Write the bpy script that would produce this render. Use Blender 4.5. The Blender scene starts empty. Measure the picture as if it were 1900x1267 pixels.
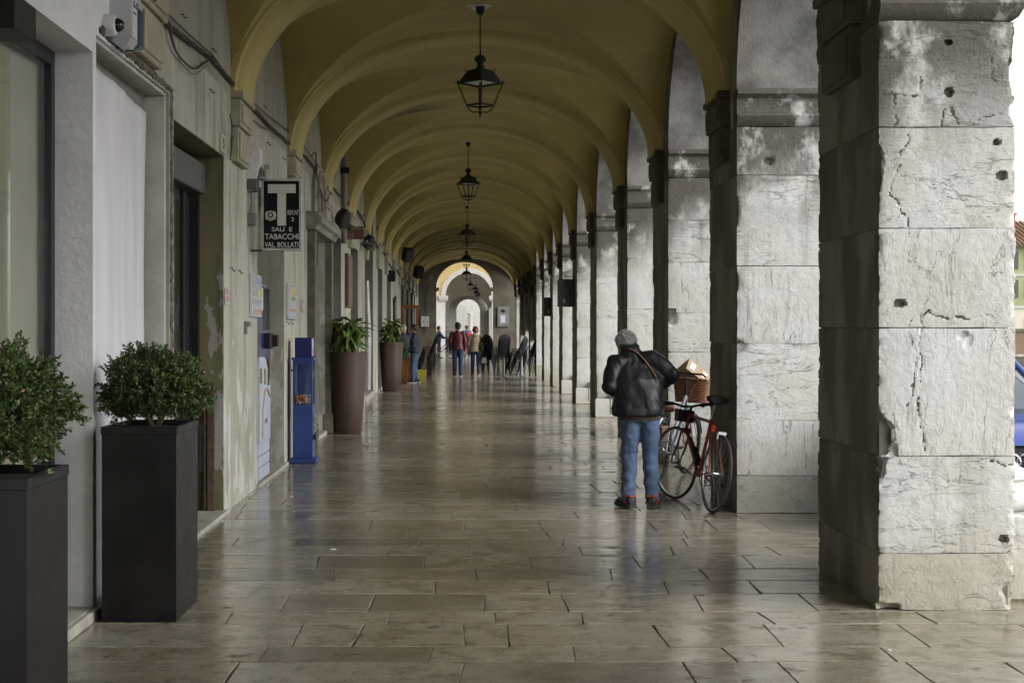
import bpy, math, random
import numpy as np
from mathutils import Vector, Matrix, noise
from mathutils.bvhtree import BVHTree
R = math.radians
SC = bpy.context.scene
COL = SC.collection
# ------------------------------------------------------------------ camera
cam = bpy.data.cameras.new('camera'); cam_o = bpy.data.objects.new('camera', cam); COL.objects.link(cam_o)
CH = 1.57
cam_o.location = (0, 0, CH); cam_o.rotation_euler = (R(90), 0, 0)
cam.sensor_width = 36; cam.lens = 50; cam.shift_x = 83/1900; cam.shift_y = -24.5/1900
cam.clip_start = 0.05; cam.clip_end = 4000
SC.camera = cam_o
# ------------------------------------------------------------------ sky and sun (overcast, soft, from the piazza)
SUN_D = Vector((0.80, -0.42, 0.55)).normalized()
W = bpy.data.worlds.new('World'); SC.world = W; W.use_nodes = True
nt = W.node_tree; nt.nodes.clear()
sky = nt.nodes.new('ShaderNodeTexSky'); sky.sky_type = 'NISHITA'; sky.sun_disc = False
sky.sun_elevation = math.asin(SUN_D.z); sky.sun_rotation = math.atan2(SUN_D.x, SUN_D.y)
sky.air_density = 1.0; sky.dust_density = 1.5; sky.ozone_density = 1.0
hs = nt.nodes.new('ShaderNodeHueSaturation'); hs.inputs['Saturation'].default_value = 0.16
bg = nt.nodes.new('ShaderNodeBackground'); bg.inputs['Strength'].default_value = 0.15
wo = nt.nodes.new('ShaderNodeOutputWorld')
nt.links.new(sky.outputs[0], hs.inputs['Color']); nt.links.new(hs.outputs[0], bg.inputs[0]); nt.links.new(bg.outputs[0], wo.inputs[0])
sl = bpy.data.lights.new('sun', 'SUN'); sl.energy = 0.8; sl.angle = R(50); sl.color = (1, 0.98, 0.95)
so = bpy.data.objects.new('sun', sl); COL.objects.link(so)
so.rotation_euler = (-SUN_D).to_track_quat('-Z', 'Y').to_euler()
SC.view_settings.view_transform = 'Standard'; SC.view_settings.look = 'None'
SC.view_settings.exposure = 1.32; SC.view_settings.gamma = 1.0; SC.view_settings.use_curve_mapping = False
SC.cycles.use_denoising = True
SC.cycles.max_bounces = 10; SC.cycles.diffuse_bounces = 6; SC.cycles.glossy_bounces = 4
SC.cycles.transparent_max_bounces = 16; SC.cycles.sample_clamp_indirect = 6
SC.cycles.caustics_reflective = False; SC.cycles.caustics_refractive = False

# ------------------------------------------------------------------ materials
def nodes(name):
    m = bpy.data.materials.new(name); m.use_nodes = True
    t = m.node_tree; b = t.nodes['Principled BSDF']
    return m, t, b
def N(t, kind, **kw):
    n = t.nodes.new('ShaderNode' + kind)
    for k, v in kw.items():
        if k in n.inputs: n.inputs[k].default_value = v
        else: setattr(n, k, v)
    return n
def L(t, a, b): t.links.new(a, b)
def math_n(t, op, a, b=None, c=None, clamp=False):
    n = t.nodes.new('ShaderNodeMath'); n.operation = op; n.use_clamp = clamp
    for i, v in enumerate((a, b, c)):
        if v is None: continue
        if isinstance(v, (int, float)): n.inputs[i].default_value = v
        else: t.links.new(v, n.inputs[i])
    return n.outputs[0]
def mixc(t, fac, a, b, blend='MIX'):
    n = t.nodes.new('ShaderNodeMix'); n.data_type = 'RGBA'; n.blend_type = blend
    for i, v in ((0, fac), (6, a), (7, b)):
        if isinstance(v, (int, float)): n.inputs[i].default_value = v
        elif isinstance(v, tuple): n.inputs[i].default_value = (*v, 1)
        else: t.links.new(v, n.inputs[i])
    return n.outputs[2]
def maprange(t, v, a, b, c=0.0, d=1.0):
    n = t.nodes.new('ShaderNodeMapRange'); n.interpolation_type = 'SMOOTHSTEP'
    L(t, v, n.inputs[0]); n.inputs[1].default_value = a; n.inputs[2].default_value = b
    n.inputs[3].default_value = c; n.inputs[4].default_value = d
    return n.outputs[0]
def coords(t, scale=(1, 1, 1), rnd=0.0, kind='Object', rot=(0, 0, 0)):
    tc = t.nodes.new('ShaderNodeTexCoord'); v = tc.outputs[kind]
    if rnd:
        oi = t.nodes.new('ShaderNodeObjectInfo')
        a = t.nodes.new('ShaderNodeVectorMath'); a.operation = 'ADD'
        s = t.nodes.new('ShaderNodeVectorMath'); s.operation = 'SCALE'
        cx = t.nodes.new('ShaderNodeCombineXYZ'); L(t, oi.outputs['Random'], cx.inputs[0]); L(t, oi.outputs['Random'], cx.inputs[1]); L(t, oi.outputs['Random'], cx.inputs[2])
        L(t, cx.outputs[0], s.inputs[0]); s.inputs['Scale'].default_value = rnd
        L(t, v, a.inputs[0]); L(t, s.outputs[0], a.inputs[1]); v = a.outputs[0]
    mp = t.nodes.new('ShaderNodeMapping'); mp.inputs['Scale'].default_value = scale; mp.inputs['Rotation'].default_value = rot
    L(t, v, mp.inputs[0]); return mp.outputs[0]
def noise_n(t, vec, scale, detail=5, rough=0.55, dist=0.0):
    n = t.nodes.new('ShaderNodeTexNoise'); L(t, vec, n.inputs['Vector'])
    n.inputs['Scale'].default_value = scale; n.inputs['Detail'].default_value = detail
    n.inputs['Roughness'].default_value = rough; n.inputs['Distortion'].default_value = dist
    return n.outputs['Fac']
def bump(t, b, h, strength=0.3, dist=0.01):
    n = t.nodes.new('ShaderNodeBump'); n.inputs['Strength'].default_value = strength; n.inputs['Distance'].default_value = dist
    L(t, h, n.inputs['Height']); L(t, n.outputs[0], b.inputs['Normal'])
def M(name, c1, c2=None, rough=0.6, scale=4.0, bmp=0.0, bscale=60.0, metal=0.0, spec=0.5, stretch=(1, 1, 1), rnd=0.0, lo=0.35, hi=0.65, rvar=0.0, bd=0.004):
    m, t, b = nodes(name)
    b.inputs['Roughness'].default_value = rough; b.inputs['Metallic'].default_value = metal
    b.inputs['Specular IOR Level'].default_value = spec
    c2 = c2 or tuple(x*0.8 for x in c1)
    v = coords(t, stretch, rnd)
    f = noise_n(t, v, scale, 6)
    L(t, mixc(t, maprange(t, f, lo, hi), c1, c2), b.inputs['Base Color'])
    if rvar: L(t, maprange(t, f, lo, hi, rough-rvar, rough+rvar), b.inputs['Roughness'])
    if bmp: bump(t, b, noise_n(t, v, bscale, 5), bmp, bd)
    return m

def stone_mat(name, vs, warm=(0.53, 0.515, 0.465), cool=(0.56, 0.565, 0.56), dirt=1.0, soot_lo=2.15, soot_hi=3.5, soot_c=(0.075, 0.066, 0.05)):
    m, t, b = nodes(name)
    v = coords(t, (1, 1, 1), 37.0)
    base = mixc(t, maprange(t, noise_n(t, v, 2.2, 4), 0.35, 0.65), warm, cool)
    base = mixc(t, maprange(t, noise_n(t, v, 22, 6, 0.7), 0.45, 0.72, 0, 0.35), base, (0.34, 0.33, 0.29))
    # stylolite veins
    vv = coords(t, vs, 61.0)
    f = noise_n(t, vv, 1.0, 6, 0.6, 0.7)
    d = math_n(t, 'ABSOLUTE', math_n(t, 'SUBTRACT', f, 0.5))
    vein = maprange(t, d, 0.001, 0.007, 1, 0)
    f2 = noise_n(t, vv, 2.3, 6, 0.62, 0.9)
    d2 = math_n(t, 'ABSOLUTE', math_n(t, 'SUBTRACT', f2, 0.47))
    vein2 = maprange(t, d2, 0.0008, 0.006, 0.5, 0)
    vein = math_n(t, 'MAXIMUM', vein, vein2)
    vein = math_n(t, 'MULTIPLY', vein, maprange(t, noise_n(t, v, 2.4, 3), 0.38, 0.56))
    base = mixc(t, math_n(t, 'MULTIPLY', vein, 0.6), base, (0.10, 0.088, 0.06))
    vst = maprange(t, noise_n(t, coords(t, (7, 7, 0.45), 5.0), 1.0, 6, 0.65), 0.55, 0.72, 0, 0.42)
    base = mixc(t, vst, base, (0.17, 0.155, 0.12))
    # rust
    rs = maprange(t, noise_n(t, coords(t, (3, 3, 1.1), 21.0), 3.0, 4), 0.66, 0.78, 0, 0.55)
    base = mixc(t, rs, base, (0.33, 0.24, 0.09))
    # soot under the impost and along the aisle edge
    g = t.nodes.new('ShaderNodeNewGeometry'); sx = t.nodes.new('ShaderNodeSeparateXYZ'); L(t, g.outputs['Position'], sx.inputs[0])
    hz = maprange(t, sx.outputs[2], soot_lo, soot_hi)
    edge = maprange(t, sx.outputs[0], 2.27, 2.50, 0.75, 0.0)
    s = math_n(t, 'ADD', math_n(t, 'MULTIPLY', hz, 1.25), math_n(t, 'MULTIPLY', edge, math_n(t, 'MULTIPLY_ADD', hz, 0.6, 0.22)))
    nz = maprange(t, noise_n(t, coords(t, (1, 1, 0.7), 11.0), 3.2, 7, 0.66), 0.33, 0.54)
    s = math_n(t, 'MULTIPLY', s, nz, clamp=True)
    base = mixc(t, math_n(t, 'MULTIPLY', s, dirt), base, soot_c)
    foot = math_n(t, 'MULTIPLY', maprange(t, sx.outputs[2], 0.0, 0.75, 0.75, 0.0), maprange(t, noise_n(t, v, 2.6, 6), 0.36, 0.62))
    base = mixc(t, math_n(t, 'MULTIPLY', foot, 0.7), base, (0.33, 0.31, 0.215))
    L(t, base, b.inputs['Base Color'])
    b.inputs['Roughness'].default_value = 0.62
    h = math_n(t, 'SUBTRACT', math_n(t, 'ADD', math_n(t, 'MULTIPLY', noise_n(t, v, 26, 8, 0.72), 0.8), math_n(t, 'MULTIPLY', noise_n(t, coords(t, tuple(x**0.6 for x in vs), 13.0), 34, 4, 0.7), 0.30)), math_n(t, 'MULTIPLY', vein, 0.55))
    h = math_n(t, 'ADD', h, math_n(t, 'MULTIPLY', noise_n(t, v, 7.0, 6, 0.6), 0.9))
    bump(t, b, h, 0.8, 0.013)
    return m
STONE_H = stone_mat('limestone_horizontal_veins', (1.1, 1.1, 5.0))
STONE_V = stone_mat('limestone_vertical_veins', (4.6, 4.6, 1.0))
STONE_F = stone_mat('limestone_foot', (3.5, 3.5, 4.5), (0.44, 0.425, 0.355), (0.41, 0.405, 0.37))
STONE_IMP = stone_mat('limestone_impost', (1.2, 1.2, 5), soot_lo=2.6, soot_hi=3.45)
STONE_PLAIN = stone_mat('limestone_clean', (1.2, 1.2, 5), dirt=0.0)
SOOT_SHADE = M('soot_shade_aisle_stone', (0.215, 0.195, 0.158), (0.085, 0.075, 0.057), 0.7, 2.2, 0.6, 30, stretch=(1, 1, 0.5), rnd=19, lo=0.36, hi=0.62, bd=0.01)  # aisle-facing stone: soot, plus the shade of that side put into the colour

def intrados_mat():
    m, t, b = nodes('arch_cement')
    v = coords(t); g = noise_n(t, v, 1.3, 7, 0.62)
    c = mixc(t, maprange(t, g, 0.36, 0.60), (0.095, 0.093, 0.086), (0.235, 0.23, 0.215))
    c = mixc(t, maprange(t, noise_n(t, v, 0.9, 5), 0.61, 0.66, 0, 0.7), c, (0.42, 0.41, 0.38))
    L(t, c, b.inputs['Base Color']); b.inputs['Roughness'].default_value = 0.85
    bump(t, b, noise_n(t, v, 28, 8, 0.7), 0.7, 0.012); return m
CEMENT = intrados_mat()

def vault_mat(name, c1, c2, stain=True):
    m, t, b = nodes(name)
    v = coords(t); f = noise_n(t, v, 0.55, 6, 0.6)
    c = mixc(t, maprange(t, f, 0.33, 0.67), c1, c2)
    c = mixc(t, maprange(t, noise_n(t, v, 9, 6, 0.7), 0.45, 0.75, 0, 0.25), c, tuple(x*0.6 for x in c1))
    c = mixc(t, maprange(t, noise_n(t, v, 1.7, 8, 0.7), 0.54, 0.72, 0, 0.45), c, tuple(x*0.5 for x in c1))
    if stain:                                          # one old smoke stain on the vault
        vm = t.nodes.new('ShaderNodeVectorMath'); vm.operation = 'DISTANCE'
        mp = coords(t, (1, 0.8, 1)); L(t, mp, vm.inputs[0]); vm.inputs[1].default_value = (-0.95, 22.6*0.8, 4.75)
        dd = math_n(t, 'ADD', vm.outputs['Value'], math_n(t, 'MULTIPLY', f, 0.5))
        c = mixc(t, maprange(t, dd, 0.45, 1.25, 0.85, 0), c, (0.045, 0.04, 0.02))
    L(t, c, b.inputs['Base Color']); b.inputs['Roughness'].default_value = 0.8
    bump(t, b, noise_n(t, v, 14, 7, 0.6), 0.25, 0.01); return m
OCHRE = vault_mat('ochre_vault_paint', (0.39, 0.32, 0.105), (0.295, 0.24, 0.08))
OCHRE_R = vault_mat('ochre_rib_paint', (0.44, 0.37, 0.145), (0.36, 0.30, 0.115), False)
PALEV = vault_mat('grey_far_vault_paint', (0.58, 0.54, 0.45), (0.48, 0.45, 0.38), False)

def plaster_mat(name, a, bcol, under, peel_lo, z0=0.0, z1=2.6):
    m, t, b = nodes(name)
    v = coords(t); vs = coords(t, (1.6, 1.6, 0.8))
    c = mixc(t, maprange(t, noise_n(t, vs, 1.3, 7, 0.65), 0.34, 0.66), a, bcol)
    g = t.nodes.new('ShaderNodeNewGeometry'); sx = t.nodes.new('ShaderNodeSeparateXYZ'); L(t, g.outputs['Position'], sx.inputs[0])
    low = maprange(t, sx.outputs[2], z0, z1, 0.055, -0.12)
    p = math_n(t, 'ADD', noise_n(t, vs, 2.4, 9, 0.64, 0.3), low)
    peel = maprange(t, p, peel_lo, peel_lo+0.012)
    c = mixc(t, math_n(t, 'MULTIPLY', peel, 0.85), c, under)
    st = maprange(t, noise_n(t, coords(t, (4, 4, 0.6)), 1.2, 7, 0.65), 0.50, 0.68, 0, 0.65)
    c = mixc(t, st, c, tuple(x*0.45 for x in a))
    rust = math_n(t, 'MULTIPLY', maprange(t, noise_n(t, coords(t, (4, 4, 0.5)), 1.3, 5), 0.60, 0.70, 0, 0.7), maprange(t, sx.outputs[2], 0.2, 1.0, 1.0, 0.0))
    c = mixc(t, rust, c, (0.40, 0.29, 0.13))
    c = mixc(t, maprange(t, noise_n(t, v, 40, 6, 0.7), 0.55, 0.75, 0, 0.3), c, tuple(x*0.5 for x in a))
    L(t, c, b.inputs['Base Color']); b.inputs['Roughness'].default_value = 0.85
    h = math_n(t, 'SUBTRACT', math_n(t, 'MULTIPLY', noise_n(t, v, 18, 8, 0.65), 0.8), math_n(t, 'MULTIPLY', peel, 0.35))
    bump(t, b, h, 0.5, 0.012); return m
PLASTER = plaster_mat('old_green_beige_plaster', (0.32, 0.322, 0.255), (0.44, 0.433, 0.362), (0.53, 0.53, 0.495), 0.548)
PLASTER_D = plaster_mat('olive_door_reveal', (0.135, 0.13, 0.062), (0.175, 0.165, 0.085), (0.36, 0.355, 0.34), 0.555, 1.3, 2.9)
PLASTER_W = M('white_wall_paint', (0.68, 0.68, 0.71), (0.60, 0.60, 0.63), 0.75, 2.2, 0.5, 24, bd=0.012)
PLASTER_U = M('upper_lunette_plaster', (0.33, 0.315, 0.26), (0.25, 0.235, 0.185), 0.85, 1.6, 0.4, 16, stretch=(1.5, 1.5, 0.5), bd=0.01)
CORBEL = M('corbel_plaster', (0.37, 0.345, 0.255), (0.29, 0.265, 0.19), 0.8, 4, 0.4, 30)
GREYREV = M('grey_reveal_paint', (0.215, 0.21, 0.185), (0.16, 0.156, 0.135), 0.75, 2.5, 0.25, 20)
ROUGHST = M('broken_masonry', (0.19, 0.165, 0.13), (0.075, 0.066, 0.05), 0.9, 14, 0.9, 45, bd=0.02)
ENDWALL = M('end_wall_stone', (0.155, 0.135, 0.10), (0.075, 0.068, 0.05), 0.8, 1.4, 0.6, 14, bd=0.02, lo=0.3, hi=0.7)
WHITEST = M('white_arch_stone', (0.52, 0.505, 0.465), (0.43, 0.415, 0.375), 0.6, 3, 0.3, 30)
YELLOWW = M('yellow_street_wall', (0.50, 0.38, 0.16), (0.42, 0.31, 0.12), 0.8, 1.2, 0.2, 30)

def floor_mat(name='worn_wet_floor_stone'):
    m, t, b = nodes(name)
    oi = t.nodes.new('ShaderNodeObjectInfo'); g = t.nodes.new('ShaderNodeNewGeometry')
    r = math_n(t, 'FRACT', math_n(t, 'ADD', math_n(t, 'MULTIPLY', oi.outputs['Random'], 7.31), math_n(t, 'MULTIPLY', g.outputs['Random Per Island'], 5.17)))
    P = g.outputs['Position']
    mpv = t.nodes.new('ShaderNodeVectorMath'); mpv.operation = 'ADD'
    cx = t.nodes.new('ShaderNodeCombineXYZ'); L(t, math_n(t, 'MULTIPLY', r, 40.0), cx.inputs[0]); L(t, math_n(t, 'MULTIPLY', r, 23.0), cx.inputs[1])
    L(t, P, mpv.inputs[0]); L(t, cx.outputs[0], mpv.inputs[1])
    mp = t.nodes.new('ShaderNodeMapping'); mp.inputs['Scale'].default_value = (1.0, 1.15, 1); L(t, mpv.outputs[0], mp.inputs[0])
    c = mixc(t, r, (0.318, 0.29, 0.225), (0.265, 0.23, 0.165))
    c = mixc(t, maprange(t, math_n(t, 'FRACT', math_n(t, 'MULTIPLY', r, 3.7)), 0.80, 0.88, 0, 0.55), c, (0.125, 0.11, 0.085))
    f = noise_n(t, mp.outputs[0], 4.5, 10, 0.74, 0.2)
    c = mixc(t, maprange(t, f, 0.44, 0.64, 0.0, 0.85), c, (0.14, 0.12, 0.085))
    f2 = noise_n(t, mp.outputs[0], 0.8, 5, 0.6)
    c = mixc(t, maprange(t, f2, 0.52, 0.68, 0, 0.55), c, (0.37, 0.35, 0.295))
    c = mixc(t, maprange(t, noise_n(t, P, 55, 5, 0.8), 0.50, 0.66, 0, 0.6), c, (0.09, 0.078, 0.055))
    gr = noise_n(t, P, 4.2, 10, 0.78)
    grm = maprange(t, gr, 0.56, 0.65, 0, 0.85)
    c = mixc(t, grm, c, (0.05, 0.045, 0.036))
    mp2 = t.nodes.new('ShaderNodeMapping'); mp2.inputs['Scale'].default_value = (1, 1, 0.0); L(t, P, mp2.inputs[0])
    spot = None
    for sc, th in ((2.7, 0.55), (5.5, 0.72)):
        vo = t.nodes.new('ShaderNodeTexVoronoi'); vo.inputs['Scale'].default_value = sc; L(t, mp2.outputs[0], vo.inputs['Vector'])
        sp = t.nodes.new('ShaderNodeSeparateColor'); L(t, vo.outputs['Color'], sp.inputs[0])
        s1 = math_n(t, 'MULTIPLY', maprange(t, math_n(t, 'DIVIDE', vo.outputs['Distance'], math_n(t, 'MULTIPLY_ADD', sp.outputs[0], 0.9, 0.25)), 0.07, 0.085, 1, 0), math_n(t, 'GREATER_THAN', sp.outputs[1], th))
        spot = s1 if spot is None else math_n(t, 'MAXIMUM', spot, s1)
    c = mixc(t, math_n(t, 'MULTIPLY', spot, 0.8), c, (0.04, 0.038, 0.036))
    L(t, c, b.inputs['Base Color'])
    rr = maprange(t, noise_n(t, P, 1.6, 7, 0.65), 0.32, 0.68, 0.06, 0.22)
    rr = math_n(t, 'ADD', rr, math_n(t, 'MULTIPLY', math_n(t, 'MAXIMUM', grm, spot), 0.28))
    L(t, rr, b.inputs['Roughness']); b.inputs['Specular IOR Level'].default_value = 0.85
    mp3 = t.nodes.new('ShaderNodeMapping'); mp3.inputs['Scale'].default_value = (1.3, 2.1, 1); L(t, P, mp3.inputs[0])
    h = math_n(t, 'ADD', math_n(t, 'MULTIPLY', noise_n(t, mp3.outputs[0], 2.6, 5, 0.6), 1.0), math_n(t, 'MULTIPLY', noise_n(t, P, 45, 6, 0.7), 0.12))
    h = math_n(t, 'SUBTRACT', h, math_n(t, 'MULTIPLY', grm, 0.16))
    bump(t, b, h, 0.42, 0.010); return m
FLOOR = floor_mat()
GROUT = M('floor_joint_dirt', (0.045, 0.04, 0.032), (0.10, 0.09, 0.075), 0.9, 6)
PIAZZA = M('piazza_asphalt', (0.30, 0.295, 0.28), (0.25, 0.245, 0.235), 0.85, 0.6, 0.3, 40)
THRESH = M('threshold_stone', (0.46, 0.44, 0.39), (0.33, 0.31, 0.26), 0.6, 6, 0.3, 40)
BLACKM = M('black_metal', (0.014, 0.014, 0.015), (0.022, 0.021, 0.02), 0.5, 8, spec=0.25)
LANTERN = M('old_lantern_iron', (0.014, 0.013, 0.012), (0.030, 0.026, 0.02), 0.6, 20, 0.3, 60, spec=0.25)
PLANTER = M('charcoal_planter', (0.009, 0.0085, 0.009), (0.013, 0.012, 0.013), 0.42, 3, 0.08, 90, spec=0.35, rvar=0.08)
PLANTER_G = M('charcoal_planter_dark', (0.016, 0.015, 0.016), (0.02, 0.019, 0.02), 0.4, 3)
SOIL = M('soil', (0.035, 0.027, 0.018), (0.06, 0.05, 0.035), 0.95, 30, 0.8, 50)
POT = M('brown_resin_pot', (0.078, 0.046, 0.036), (0.055, 0.033, 0.026), 0.5, 2.5, 0.15, 80, stretch=(1, 1, 0.6))
POTG = M('glazed_brown_pot', (0.17, 0.075, 0.028), (0.10, 0.042, 0.018), 0.12, 3)
WHITEP = M('white_plastic', (0.62, 0.62, 0.62), (0.54, 0.54, 0.55), 0.4, 4)
GREYP = M('grey_plastic', (0.30, 0.30, 0.32), (0.25, 0.25, 0.27), 0.4, 4)
DARKGL = M('dark_glass', (0.012, 0.013, 0.015), (0.018, 0.018, 0.02), 0.06, 3, spec=0.6)
DOORD = M('dark_door_metal', (0.014, 0.0145, 0.017), (0.02, 0.02, 0.023), 0.4, 3, spec=0.3)
CABLE = M('dark_cable', (0.02, 0.019, 0.017), (0.035, 0.032, 0.028), 0.7, 10)
CABLE_G = M('painted_cable', (0.22, 0.205, 0.16), (0.14, 0.13, 0.10), 0.7, 10)
CHROME = M('worn_chrome', (0.55, 0.55, 0.56), (0.42, 0.42, 0.43), 0.25, 8, metal=1)
STEEL = M('brushed_steel', (0.45, 0.45, 0.46), (0.35, 0.35, 0.36), 0.38, 8, metal=1)
RUBBER = M('tyre_rubber', (0.018, 0.018, 0.018), (0.03, 0.03, 0.03), 0.65, 20)
def flat(name, c, rough=0.5, metal=0.0, spec=0.5): return M(name, c, tuple(x*0.9 for x in c), rough, 6, metal=metal, spec=spec)

def glass_mat(name, tint=(0.9, 0.92, 0.9), refl=1.0):
    m = bpy.data.materials.new(name); m.use_nodes = True; t = m.node_tree; t.nodes.clear()
    o = t.nodes.new('ShaderNodeOutputMaterial'); mx = t.nodes.new('ShaderNodeMixShader')
    fr = t.nodes.new('ShaderNodeLayerWeight'); sch = math_n(t, 'MULTIPLY_ADD', math_n(t, 'POWER', fr.outputs['Facing'], 5.0), 0.93, 0.045)
    tr = t.nodes.new('ShaderNodeBsdfTransparent'); tr.inputs[0].default_value = (*tint, 1)
    gl = t.nodes.new('ShaderNodeBsdfGlossy'); gl.inputs['Roughness'].default_value = 0.02
    L(t, math_n(t, 'MULTIPLY', sch, refl, clamp=True), mx.inputs[0]); L(t, tr.outputs[0], mx.inputs[1]); L(t, gl.outputs[0], mx.inputs[2]); L(t, mx.outputs[0], o.inputs[0])
    return m
GLASS = glass_mat('clear_glass')

# ------------------------------------------------------------------ mesh builder
class MB:
    def __init__(s): s.v = []; s.f = []; s.m = []
    def add(s, vs, fs, mi=0):
        o = len(s.v); s.v += [tuple(p) for p in vs]; s.f += [tuple(i+o for i in f) for f in fs]; s.m += [mi]*len(fs); return s
    def box(s, x0, x1, y0, y1, z0, z1, mi=0, bev=0.0):
        if bev <= 0:
            vs = [(x, y, z) for z in (z0, z1) for y in (y0, y1) for x in (x0, x1)]
            return s.add(vs, [(0, 2, 3, 1), (4, 5, 7, 6), (0, 1, 5, 4), (2, 6, 7, 3), (0, 4, 6, 2), (1, 3, 7, 5)], mi)
        return s.ringloft([(z0, bev), (z0+bev, 0), (z1-bev, 0), (z1, bev)], x0, x1, y0, y1, mi)
    def ringloft(s, prof, x0, x1, y0, y1, mi=0, sides=(1, 1, 1, 1)):
        vs = []; n = len(prof)                          # prof: (z, inset); sides -x +x -y +y take the inset
        for z, o in prof:
            a, b_, c, d = x0+o*sides[0], x1-o*sides[1], y0+o*sides[2], y1-o*sides[3]
            vs += [(a, c, z), (b_, c, z), (b_, d, z), (a, d, z)]
        fs = [(3, 2, 1, 0), tuple(4*(n-1)+i for i in range(4))]
        for k in range(n-1):
            for i in range(4): j = (i+1) % 4; fs.append((4*k+i, 4*k+j, 4*k+4+j, 4*k+4+i))
        return s.add(vs, fs, mi)
    def obox(s, c, ax, ay, az, mi=0):
        c = Vector(c); ax, ay, az = Vector(ax), Vector(ay), Vector(az)
        vs = [c+ax*i+ay*j+az*k for k in (-1, 1) for j in (-1, 1) for i in (-1, 1)]
        return s.add(vs, [(0, 2, 3, 1), (4, 5, 7, 6), (0, 1, 5, 4), (2, 6, 7, 3), (0, 4, 6, 2), (1, 3, 7, 5)], mi)
    def tube(s, pts, r, n=8, mi=0, cap=True, closed=False, flat_=1.0):
        P = [Vector(p) for p in pts]; k = len(P)
        rr = r if isinstance(r, (list, tuple)) else [r]*k
        up = None; rings = []
        for i in range(k):
            if closed: d = P[(i+1) % k]-P[i-1]
            else: d = P[min(i+1, k-1)]-P[max(i-1, 0)]
            if d.length < 1e-9: d = Vector((0, 0, 1))
            d.normalize()
            if up is None:
                up = Vector((0, 0, 1)) if abs(d.z) < 0.9 else Vector((1, 0, 0))
            up = up-d*up.dot(d)
            if up.length < 1e-6: up = d.orthogonal()
            up.normalize(); sd = d.cross(up)
            rings.append([P[i]+(sd*math.cos(2*math.pi*j/n)+up*math.sin(2*math.pi*j/n)*flat_)*rr[i] for j in range(n)])
        vs = [p for rg in rings for p in rg]; fs = []
        for i in range(k if closed else k-1):
            a, b_ = i*n, ((i+1) % k)*n
            for j in range(n): j2 = (j+1) % n; fs.append((a+j, a+j2, b_+j2, b_+j))
        if cap and not closed: fs += [tuple(reversed(range(n))), tuple((k-1)*n+j for j in range(n))]
        return s.add(vs, fs, mi)
    def lathe(s, prof, c=(0, 0, 0), n=24, mi=0, cap=True, ax='z', sx=1.0, sy=1.0, ph=0.0):
        vs = []
        for r, h in prof:
            for j in range(n):
                a = 2*math.pi*j/n+ph; x, y = r*math.cos(a)*sx, r*math.sin(a)*sy
                p = {'z': (x, y, h), 'x': (h, x, y), 'y': (y, h, x)}[ax]
                vs.append((p[0]+c[0], p[1]+c[1], p[2]+c[2]))
        k = len(prof); fs = []
        for i in range(k-1):
            for j in range(n): j2 = (j+1) % n; fs.append((i*n+j, i*n+j2, (i+1)*n+j2, (i+1)*n+j))
        if cap:
            if prof[0][0] > 1e-6: fs.append(tuple(reversed(range(n))))
            if prof[-1][0] > 1e-6: fs.append(tuple((k-1)*n+j for j in range(n)))
        return s.add(vs, fs, mi)
    def ball(s, c, r, n=12, mi=0, sc=(1, 1, 1)):
        m = max(4, n//2); pr = [(math.sin(math.pi*i/m), -math.cos(math.pi*i/m)) for i in range(m+1)]
        vs = []; fs = []
        for a, h in pr:
            for j in range(n):
                t_ = 2*math.pi*j/n; vs.append((c[0]+r*sc[0]*a*math.cos(t_), c[1]+r*sc[1]*a*math.sin(t_), c[2]+r*sc[2]*h))
        for i in range(m):
            for j in range(n): j2 = (j+1) % n; fs.append((i*n+j, i*n+j2, (i+1)*n+j2, (i+1)*n+j))
        return s.add(vs, fs, mi)
    def torus(s, c, Rr, r, ax='y', n=32, k=8, mi=0):
        pts = []
        for i in range(n):
            a = 2*math.pi*i/n; u, w = Rr*math.cos(a), Rr*math.sin(a)
            p = {'y': (u, 0, w), 'x': (0, u, w), 'z': (u, w, 0)}[ax]; pts.append((c[0]+p[0], c[1]+p[1], c[2]+p[2]))
        return s.tube(pts, r, k, mi, closed=True)
    def xf(s, fn, i0=0):
        s.v[i0:] = [tuple(fn(Vector(p))) for p in s.v[i0:]]; return s
    def mesh(s, name, mats, smooth=True, ang=40):
        me = bpy.data.meshes.new(name); me.from_pydata(s.v, [], s.f)
        for m in (mats if isinstance(mats, (list, tuple)) else [mats]): me.materials.append(m)
        if any(s.m): me.polygons.foreach_set('material_index', s.m)
        if smooth:
            me.polygons.foreach_set('use_smooth', [True]*len(me.polygons))
            try: me.set_sharp_from_angle(angle=R(ang))
            except Exception: pass
        me.update(); return me
    def obj(s, name, mats, parent=None, smooth=True, ang=40, loc=(0, 0, 0)):
        return link(name, s.mesh(name, mats, smooth, ang), parent, loc)
def link(name, me, parent=None, loc=(0, 0, 0)):
    o = bpy.data.objects.new(name, me); COL.objects.link(o); o.location = loc
    if parent: o.parent = parent
    return o
def tag(o, label, cat, group=None, kind=None):
    if label: o['label'] = label
    if cat: o['category'] = cat
    if group: o['group'] = group
    if kind: o['kind'] = kind
    return o
def thing(name, label, cat, loc=(0, 0, 0), rz=0.0, group=None):
    o = bpy.data.objects.new(name, None); COL.objects.link(o); o.empty_display_size = 0.1
    o.location = loc; o.rotation_euler = (0, 0, rz); return tag(o, label, cat, group)
def copy_tree(o, parent=None):
    c = o.copy(); COL.objects.link(c); c.parent = parent
    for ch in list(o.children): copy_tree(ch, c)
    return c
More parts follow.
